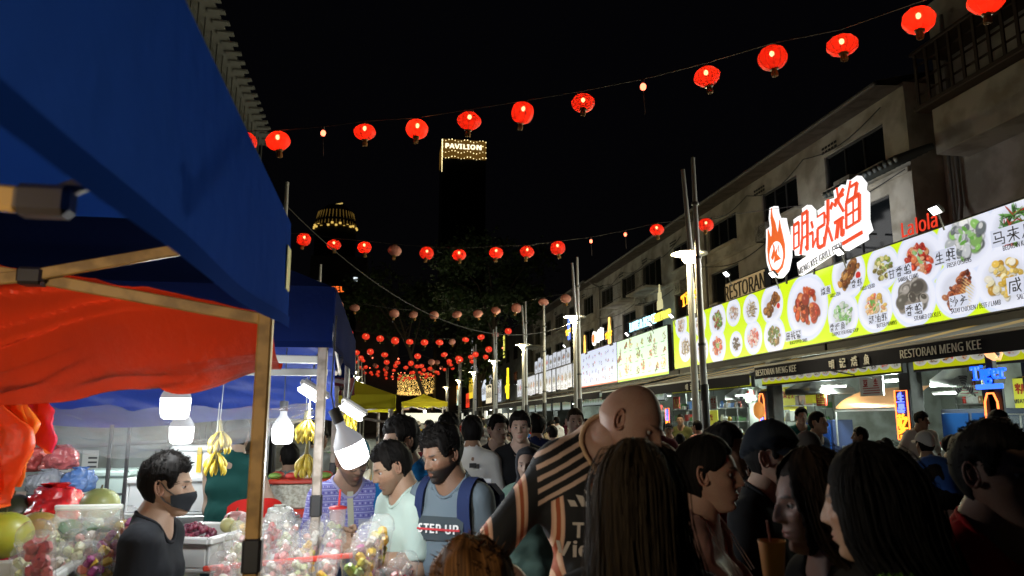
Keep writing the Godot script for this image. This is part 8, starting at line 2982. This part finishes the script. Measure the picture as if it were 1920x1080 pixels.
	m = MB.new()
	m.box(Vector3(0, 1.2, -0.25), Vector3(0.3, 0.44, 0.16), 0.05)
	m.box(Vector3(0, 1.1, -0.35), Vector3(0.24, 0.22, 0.06), 0.025)
	t = thing("backpack", "navy backpack on the bearded man's back", "backpack", p.position, p.rotation.y)
	part("pack_body", m, nv, t)
	p = person("young man in a pale mint shirt beside the bearded man, looking down at the stall", 1.615, Vector3(0.095, 0, -3.76), -62, {"skin": [0.42, 0.26, 0.17], "hair": "short", "thick": 0.026, "strands": 600, "beard": 0.35, "shirt": [0.42, 0.52, 0.47], "sleeve": 0.85, "res": 84, "cell": 0.015, "hy": -14, "hp": 26, "rib": true,
		"arm_l": [Vector3(0.07, -0.27, 0.05), Vector3(-0.10, -0.17, 0.27), "grip", Vector3(-0.7, -0.2, -0.4)], "arm_r": [Vector3(-0.05, -0.27, 0.06), Vector3(0.06, -0.15, 0.26), "grip"]})
	m = MB.new()
	m.lathe(Vector3.ZERO, [Vector2(0.027, -0.010), Vector2(0.031, -0.010), Vector2(0.031, 0.010), Vector2(0.027, 0.010)], 18)
	t = thing("wrist_watch", "dark strap watch on the mint-shirted man's wrist", "watch", p.transform * Vector3(0.052, 1.13, 0.225))
	t.rotation = Vector3(0.4, 0.2, 1.2)
	part("watch_strap", m, paint(0.03, 0.03, 0.035, 0.4), t)
	m = MB.new()
	m.box(Vector3(0.03, 0, 0), Vector3(0.008, 0.026, 0.024), 0.004)
	part("watch_face", m, paint(0.2, 0.2, 0.22, 0.2), t)
	q = p.transform * Vector3(-0.09, 1.29, 0.29)
	t = thing("drink_cup", "clear drink cup with a red lid and straw, held before the blue shirt", "cup", q)
	m = MB.new()
	m.lathe(Vector3.ZERO, [Vector2(0, -0.10), Vector2(0.028, -0.10), Vector2(0.04, 0.03), Vector2(0.036, 0.03)], 20)
	part("cup_wall", m, paint(0.7, 0.55, 0.55, 0.2, {"alpha": 0.5}), t)
	m = MB.new()
	m.lathe(Vector3.ZERO, [Vector2(0.042, 0.028), Vector2(0.042, 0.036), Vector2(0.02, 0.042), Vector2(0, 0.042)], 20)
	m.tube([Vector3(0, -0.05, 0), Vector3(0.008, 0.115, 0)], 0.0055, 8)
	part("lid_and_straw", m, paint(0.55, 0.03, 0.03, 0.4), t)
	t = thing("shoulder_bag", "dark blue shoulder bag hanging between the mint and blue shirts", "bag", p.transform * Vector3(-0.02, 0.93, 0.26), deg_to_rad(-50))
	m = MB.new()
	m.box(Vector3.ZERO, Vector3(0.26, 0.34, 0.10), 0.035)
	part("bag_body", m, cloth(0.012, 0.02, 0.05), t)
	m = MB.new()
	m.tube([Vector3(-0.11, 0.15, 0), Vector3(-0.03, 0.26, -0.02), Vector3(0.07, 0.2, -0.03), Vector3(0.11, 0.15, 0)], 0.007, 6)
	part("bag_strap", m, cloth(0.015, 0.015, 0.02), t)
	p = person("man in a blue polo shirt reaching out over the fruit cups", 1.725, Vector3(0.125, 0, -4.12), -52, {"skin": [0.36, 0.22, 0.15], "hair": "short", "thick": 0.03, "strands": 500, "beard": 0.25, "shirt": [0.012, 0.13, 0.34], "sleeve": 0.8, "res": 76, "cell": 0.015, "hy": -10, "hp": 14, "rib": true,
		"arm_r": [Vector3(-0.10, -0.24, 0.13), Vector3(-0.16, -0.42, 0.30), "reach", Vector3(0.1, -1, -0.2)], "arm_l": [Vector3(0.05, -0.25, 0.12), Vector3(-0.02, -0.42, 0.30), "reach", Vector3(-0.1, -1, 0)]})
	p = person("stall customer with glasses in a violet patterned shirt, behind the largest bulb", 1.625, Vector3(-0.185, 0, -4.22), 16, {"skin": [0.32, 0.19, 0.13], "hair": "short", "thick": 0.02, "beard": 0.55, "shirt": kurta(), "hem": 0.62, "sleeve": 0.9, "res": 84, "cell": 0.015, "hp": 24, "hy": 10, "rib": true, "ribc": [0.3, 0.3, 0.5]})
	cap_hat(p, 0.02, 0.16, 0.26, false, 0.045)
	var pk := MB.new()
	pk.grid(4, 12, func(u, w): return Vector3((u - 0.5) * 0.032, (0.5 - w) * 0.27, 0), false, false)
	on_chest(p, "button_placket", pk.mesh(), Vector2(0.0, 1.22), 0.0, cloth(0.42, 0.42, 0.33), 0.007)
	pk = MB.new()
	pk.grid(6, 3, func(u, w): return Vector3((u - 0.5) * 0.09, (0.5 - w) * 0.03, 0), false, false)
	on_chest(p, "pocket_edge", pk.mesh(), Vector2(0.085, 1.20), 0.0, cloth(0.42, 0.42, 0.5), 0.007)
	hb = p.get_meta("head")
	m = MB.new()
	for s in [-1.0, 1.0]:
		var ring := []
		for i in 17:
			ring.append(hb * Vector3(s * 0.032 + 0.024 * cos(i * TAU / 16), 0.0 + 0.019 * sin(i * TAU / 16), 0.098 - 0.004 * absf(cos(i * TAU / 16))))
		m.tube(ring, 0.0018, 5, false)
		m.tube([hb * Vector3(s * 0.056, 0.004, 0.094), hb * Vector3(s * 0.078, 0.004, 0.0)], 0.0018, 5)
	m.tube([hb * Vector3(-0.009, 0.003, 0.1), hb * Vector3(0.009, 0.003, 0.1)], 0.0018, 5)
	part("glasses", m, paint(0.02, 0.02, 0.02, 0.3), p)
	p = person("young vendor in a black T-shirt and dark face mask, standing among the fruit", 1.565, Vector3(-0.855, 0, -3.18), 86, {"skin": [0.50, 0.32, 0.22], "hair": "short", "thick": 0.03, "strands": 900, "shirt": [0.014, 0.015, 0.018], "sleeve": 0.8, "res": 90, "cell": 0.013, "hy": 4, "hp": 5, "rib": true, "collar": 0.024, "vneck": 0.008})
	hb = p.get_meta("head")
	m = MB.new()
	m.grid(30, 16, func(u, w):
		var az: float = lerpf(-1.12, 1.12, u)
		var y: float = lerpf(-0.012 - 0.016 * absf(az), -0.098 + 0.022 * absf(az), w)
		var k := skull(az, asin(clampf(y / 0.12, -0.95, 0.9)), 0.0, false)
		var nose := 0.026 * bump2(az, 0.34) * bump2(w - 0.25, 0.45)
		return hb * (Vector3(k.x, y, k.z) + Vector3(sin(az), 0, cos(az)) * (0.007 + nose)), false, false)
	part("face_mask", m, cloth(0.022, 0.024, 0.028, 4.0), p)
	m = MB.new()
	for s in [-1.0, 1.0]:
		for y in [[-0.028, 0.018], [-0.07, -0.03]]:
			m.tube([hb * Vector3(s * 0.066, y[0], 0.05), hb * Vector3(s * 0.0755, y[0] * 0.6 + y[1] * 0.4, 0.02), hb * Vector3(s * 0.078, y[1], -0.006)], 0.0022, 5)
	part("mask_loop", m, paint(0.03, 0.03, 0.03), p)
	p = person("man in a sleeveless dark green vest seen from behind, under the back tarp", 1.72, Vector3(-1.03, 0, -5.62), 168, {"skin": [0.50, 0.36, 0.27], "hair": "short", "shirt": [0.010, 0.055, 0.048], "sleeve": 0.0, "fat": 1.08, "res": 44, "hem": 0.78, "arm_l": [Vector3(-0.01, -0.28, 0.02), Vector3(-0.02, -0.42, 0.22), "relaxed"], "arm_r": [Vector3(-0.10, -0.25, 0.03), Vector3(-0.06, -0.34, 0.25), "relaxed"], "legs": [0.015, 0.03, 0.035]})
	p = person("helper in a grey-blue top behind and right of the green vest", 1.5, Vector3(-0.78, 0, -6.7), -160, {"skin": tan, "hair": "short", "shirt": [0.10, 0.15, 0.16], "res": 36, "cell": 0.02})
	p = person("person in a pale T-shirt far under the second tent, behind the bananas", 1.66, Vector3(-0.62, 0, -7.4), 150, {"skin": tan, "hair": "short", "shirt": [0.4, 0.42, 0.38], "res": 36, "cell": 0.02})

	# faces in the middle distance
	p = person("young man in a black T-shirt facing the camera, mid street", 1.775, Vector3(1.075, 0, -6.0), -12, {"skin": [0.54, 0.36, 0.28], "hair": "short", "thick": 0.026, "shirt": [0.012, 0.012, 0.013], "res": 72, "cell": 0.018, "hp": 2, "strands": 300, "rib": true})
	p = person("man in black just behind the left shoulder of the one facing the camera", 1.75, Vector3(0.965, 0, -6.55), 8, {"skin": [0.48, 0.31, 0.23], "hair": "short", "thick": 0.03, "shirt": [0.015, 0.015, 0.017], "res": 60, "hy": 14, "rib": true})
	p = person("pale man with short hair looking ahead, between the lamp posts and the bald head", 1.825, Vector3(1.78, 0, -7.0), -12, {"skin": [0.56, 0.38, 0.30], "hair": "crew", "hairc": [0.05, 0.035, 0.02], "thick": 0.014, "shirt": [0.05, 0.05, 0.055], "res": 72, "hy": 8, "beard": 0.2})
	p = person("man in a white T-shirt with a small black neck label, walking away", 1.735, Vector3(0.69, 0, -6.0), 176, {"skin": mid, "hair": "short", "thick": 0.026, "strands": 300, "shirt": [0.58, 0.56, 0.53], "sleeve": 0.85, "res": 52, "fat": 1.02})
	m = MB.new()
	m.box(Vector3(0.0, 1.385, -0.128), Vector3(0.055, 0.035, 0.004), 0.001)
	part("neck_label", m, paint(0.02, 0.02, 0.02), p)
	p = person("man in an off-white T-shirt walking away, left of the one with the neck label", 1.765, Vector3(0.585, 0, -6.9), 172, {"skin": mid, "hair": "curly", "thick": 0.034, "strands": 300, "shirt": [0.48, 0.44, 0.40], "res": 44})
	p = person("woman in a dark headscarf and sage top holding up a phone", 1.555, Vector3(0.885, 0, -4.62), -24, {"skin": [0.50, 0.33, 0.25], "fem": 1.0, "hair": "veil", "shirt": [0.14, 0.22, 0.18], "sleeve": 1.95, "res": 66, "hp": 6, "arm_r": [Vector3(-0.07, -0.24, 0.09), Vector3(-0.06, -0.02, 0.24), "grip", Vector3(0.5, 0, -0.6)]})
	veil_hat(p, 0.045, 0.045, 0.05)
	t = thing("phone", "white mobile phone held up by the headscarfed woman", "phone", p.transform * Vector3(-0.20, 1.315, 0.265), deg_to_rad(-24))
	m = MB.new()
	m.box(Vector3.ZERO, Vector3(0.072, 0.15, 0.009), 0.003)
	part("phone_body", m, paint(0.55, 0.55, 0.57, 0.3), t)
	m = MB.new()
	m.box(Vector3(0, 0, -0.0052), Vector3(0.064, 0.14, 0.001))
	part("screen", m, glow(0.5, 0.6, 0.7, 0.4), t)
	p = person("man with strong features behind the woman in profile, looking right", 1.69, Vector3(1.50, 0, -3.25), 50, {"skin": mid, "hair": "short", "shirt": [0.16, 0.012, 0.02], "res": 72, "hp": 3, "beard": 0.3})
	p = person("girl with tied black hair between the profile woman and the capped man", 1.56, Vector3(1.91, 0, -3.82), 62, {"skin": pale, "fem": 1.0, "hair": "bun", "shirt": [0.30, 0.30, 0.24], "res": 64})
	p = person("man in a brown-grey cap behind the black-capped man", 1.62, Vector3(2.68, 0, -4.5), 160, {"skin": tan, "hair": "short", "thick": 0.008, "shirt": [0.06, 0.06, 0.05], "res": 48})
	cap_hat(p, 0.06, 0.048, 0.04)
	# at the restaurants
	p = person("waiter in a plain white T-shirt standing beside the neon column", 1.72, Vector3(7.75, 0.12, -10.0), -22, {"skin": mid, "hair": "short", "thick": 0.026, "shirt": [0.55, 0.53, 0.51], "fat": 1.14, "sleeve": 0.85, "res": 56, "hy": 58, "hp": 10, "arm_r": [Vector3(-0.12, -0.25, 0.02), Vector3(-0.16, -0.42, 0.18), "relaxed"], "rib": true})
	p = person("man in a bright yellow and black top looking left before the copper hood", 1.62, Vector3(6.12, 0.0, -9.0), -118, {"skin": brown, "hair": "short", "beard": 0.6, "shirt": [0.58, 0.36, 0.012], "sleeve": 0.4, "res": 48})
	p = person("man with cropped sides looking right behind the blue-capped man", 1.55, Vector3(5.76, 0.0, -7.0), 42, {"skin": [0.50, 0.35, 0.27], "hair": "short", "thick": 0.022, "shirt": [0.05, 0.05, 0.06], "res": 48})
	p = person("diner in a pink top behind the red-shirted man", 1.42, Vector3(5.2, 0, -5.6), 190, {"skin": pale, "fem": 1.0, "hair": "bob", "shirt": [0.5, 0.22, 0.18], "res": 36, "cell": 0.02})

	# everyone farther off is a copy of one of ten figures, with clothes of their own
	var kinds := []
	var hairs := ["short dark hair", "cropped dark hair", "long dark hair", "tied dark hair", "dark cap", "curly dark hair", "pale headscarf", "short brown hair", "pale cap", "bobbed dark hair"]
	for i in 10:
		var fem := 1.0 if i in [2, 3, 6, 9] else 0.0
		var o := {"skin": [pale, tan, mid, brown, tan, mid, pale, pale, tan, pale][i], "fem": fem, "hair": ["short", "crew", "long", "bun", "short", "curly", "veil", "short", "short", "bob"][i], "hairc": [0.03, 0.02, 0.012] if i == 7 else [0.012, 0.01, 0.009], "thick": [0.028, 0.014, 0.022, 0.018, 0.008, 0.036, 0.02, 0.026, 0.008, 0.024][i], "strands": [120, 0, 120, 0, 0, 200, 0, 100, 0, 0][i], "shirt": [0.1, 0.1, 0.1], "res": 34, "cell": 0.024, "seed": i + 2.0, "sleeve": [0.7, 0.8, 0.6, 0.4, 0.9, 0.7, 1.9, 0.8, 0.7, 0.5][i], "fat": [0.92, 1.05, 0.88, 0.86, 1.0, 0.9, 0.95, 1.1, 0.95, 0.9][i]}
		var f := person("figure", [1.72, 1.76, 1.62, 1.58, 1.70, 1.74, 1.56, 1.80, 1.68, 1.60][i], Vector3(0, 0, -200.0 - i), 0, o, "people in the crowd")
		if i == 4:
			cap_hat(f, 0.015, 0.015, 0.02)
		elif i == 8:
			cap_hat(f, 0.4, 0.38, 0.34)
		elif i == 6:
			veil_hat(f, 0.35, 0.30, 0.28)
		kinds.append(f)
	var hues := [["black", 0.013, 0.013, 0.014], ["white", 0.55, 0.53, 0.5], ["navy", 0.015, 0.02, 0.06], ["grey", 0.13, 0.13, 0.14], ["red", 0.28, 0.02, 0.02], ["olive", 0.07, 0.075, 0.03], ["blue", 0.03, 0.09, 0.25], ["beige", 0.34, 0.28, 0.2], ["maroon", 0.10, 0.015, 0.025], ["pink", 0.45, 0.2, 0.2], ["yellow", 0.5, 0.35, 0.03], ["teal", 0.02, 0.13, 0.13]]
	var lamps := ["before the first lamp", "past the first lamp", "past the second lamp", "past the third lamp", "past the fourth lamp"]
	var used := {}
	var spots := []
	for c in get_children():
		if String(c.name).begins_with("person") and c.position.z > -100.0:
			spots.append(c.position)
	var n := 0
	var guard := 0
	var moved := {}
	while n < 118 and guard < 4000:
		guard += 1
		var z := -5.2 - 41.0 * pow(rng.randf(), 1.35)
		var x := rng.randf_range(0.15 if z < -8.0 else 1.2, 6.3) if n % 4 else rng.randf_range(2.5, 11.0)
		if z > -8.0 and x < 0.9 or x > 6.3 and z > -8.5 or x - 0.2 > -z * 0.95:
			continue
		var pos := Vector3(x, 0.12 if x > 6.2 else 0.0, z)
		var near := false
		for s in spots:
			if Vector2(s.x - x, s.z - z).length() < 0.55:
				near = true
		for s in [[12.0, 1.9], [36.7, 1.4]]:
			if s[0] == 12.0 and x < 0.3 and z > -12.6 or absf(z + s[0]) < 1.6 and x > 0.6 and x < 3.1 and s[0] > 30.0:
				near = true
		if near:
			continue
		var ki := rng.randi() % 10
		var hu: Array = hues[[0, 0, 0, 2, 3, 3, 1, 5, 8, 6, 7, 4, 9, 1, 10, 11][rng.randi() % 16]]
		var back := rng.randf() < 0.6
		var side := rng.randf_range(-35, 35)
		var zone: int = 0 if z > -14.0 else (1 if z > -23.4 else (2 if z > -32.6 else (3 if z > -41.7 else 4)))
		var lane := "by the stalls" if x < 2.0 else ("mid street" if x < 4.4 else ("by the kerb" if x < 6.2 else "at the tables"))
		var label := "person in %s, %s, %s, %s, %s" % [hu[0], hairs[ki], "walking away" if back else "coming nearer", lane, lamps[zone]]
		if used.has(label):
			continue
		used[label] = true
		spots.append(pos)
		var who: Node3D
		if not moved.has(ki):
			moved[ki] = true
			who = kinds[ki]
			who.position = pos
			who.rotation.y = deg_to_rad((180.0 if back else 0.0) + side)
			who.set_meta("label", label)
		else:
			who = copy(kinds[ki], label, pos, deg_to_rad((180.0 if back else 0.0) + side))
		who.scale = Vector3.ONE * rng.randf_range(0.94, 1.05)
		var sh: MeshInstance3D = who.get_node("shirt")
		sh.material_override = cloth(hu[1], hu[2], hu[3])
		n += 1


func _ready() -> void:
	# ---- camera, sky, exposure
	var cam := Camera3D.new()
	cam.name = "camera"
	add_child(cam)
	cam.position = Vector3(0, 1.72, 0)
	cam.rotation = Vector3(0.176709, -0.166500, 0)
	var lens := CameraAttributesPhysical.new()
	lens.frustum_focal_length = 31.11
	lens.frustum_focus_distance = 7.0
	lens.frustum_near = 0.05
	lens.frustum_far = 900.0
	lens.exposure_aperture = 5.2
	cam.attributes = lens
	cam.fov = 42.1847
	cam.far = 900.0
	cam.current = true
	var we := WorldEnvironment.new()
	we.name = "world"
	var env := Environment.new()
	env.background_mode = Environment.BG_SKY
	env.sky = Sky.new()
	var ps := ProceduralSkyMaterial.new()
	ps.sky_top_color = Color(0.012, 0.012, 0.018)
	ps.sky_horizon_color = Color(0.03, 0.026, 0.024)
	ps.ground_bottom_color = Color(0.01, 0.01, 0.01)
	ps.ground_horizon_color = Color(0.03, 0.026, 0.024)
	ps.sky_curve = 0.1
	env.sky.sky_material = ps
	env.tonemap_mode = Environment.TONE_MAPPER_LINEAR
	env.tonemap_exposure = 1.0
	env.sdfgi_enabled = true
	env.ssao_enabled = true
	env.ssil_enabled = true
	we.environment = env
	add_child(we)
	fnl.frequency = 0.01
	fnl.fractal_octaves = 3
	fnl.seed = 5
	rng.seed = 20
	# ---- ground
	var m := MB.new()
	m.quad(Vector3(-600, -0.02, 100), Vector3(600, -0.02, 100), Vector3(600, -0.02, -800), Vector3(-600, -0.02, -800), Vector3.UP)
	setting("ground", m, paint(0.05, 0.05, 0.05, 0.9))
	m = MB.new()
	m.quad(Vector3(-3.6, 0, 12), Vector3(6.2, 0, 12), Vector3(6.2, 0, -175), Vector3(-3.6, 0, -175), Vector3.UP)
	setting("road", m, paint(0.06, 0.06, 0.062, 0.55, {"tri": 0.5, "world": true, "tex": "stain", "bump": "weave", "bumps": 0.4}))
	m = MB.new()
	m.box(Vector3(12.1, 0.02, -80), Vector3(11.5, 0.2, 190))
	m.box(Vector3(-6.0, 0.0, -80), Vector3(4.78, 0.2, 190))
	setting("pavement", m, paint(0.16, 0.155, 0.15, 0.7, {"tri": 0.4, "world": true, "tex": "stain"}))
	m = MB.new()
	m.box(Vector3(6.275, 0.03, -80), Vector3(0.148, 0.22, 190), 0.02)
	m.box(Vector3(-3.55, 0.02, -80), Vector3(0.12, 0.2, 190), 0.02)
	setting("kerb", m, paint(0.25, 0.25, 0.24, 0.8))
	build_right()
	build_restaurants()
	build_lanterns()
	build_far()
	build_left()
	build_people()
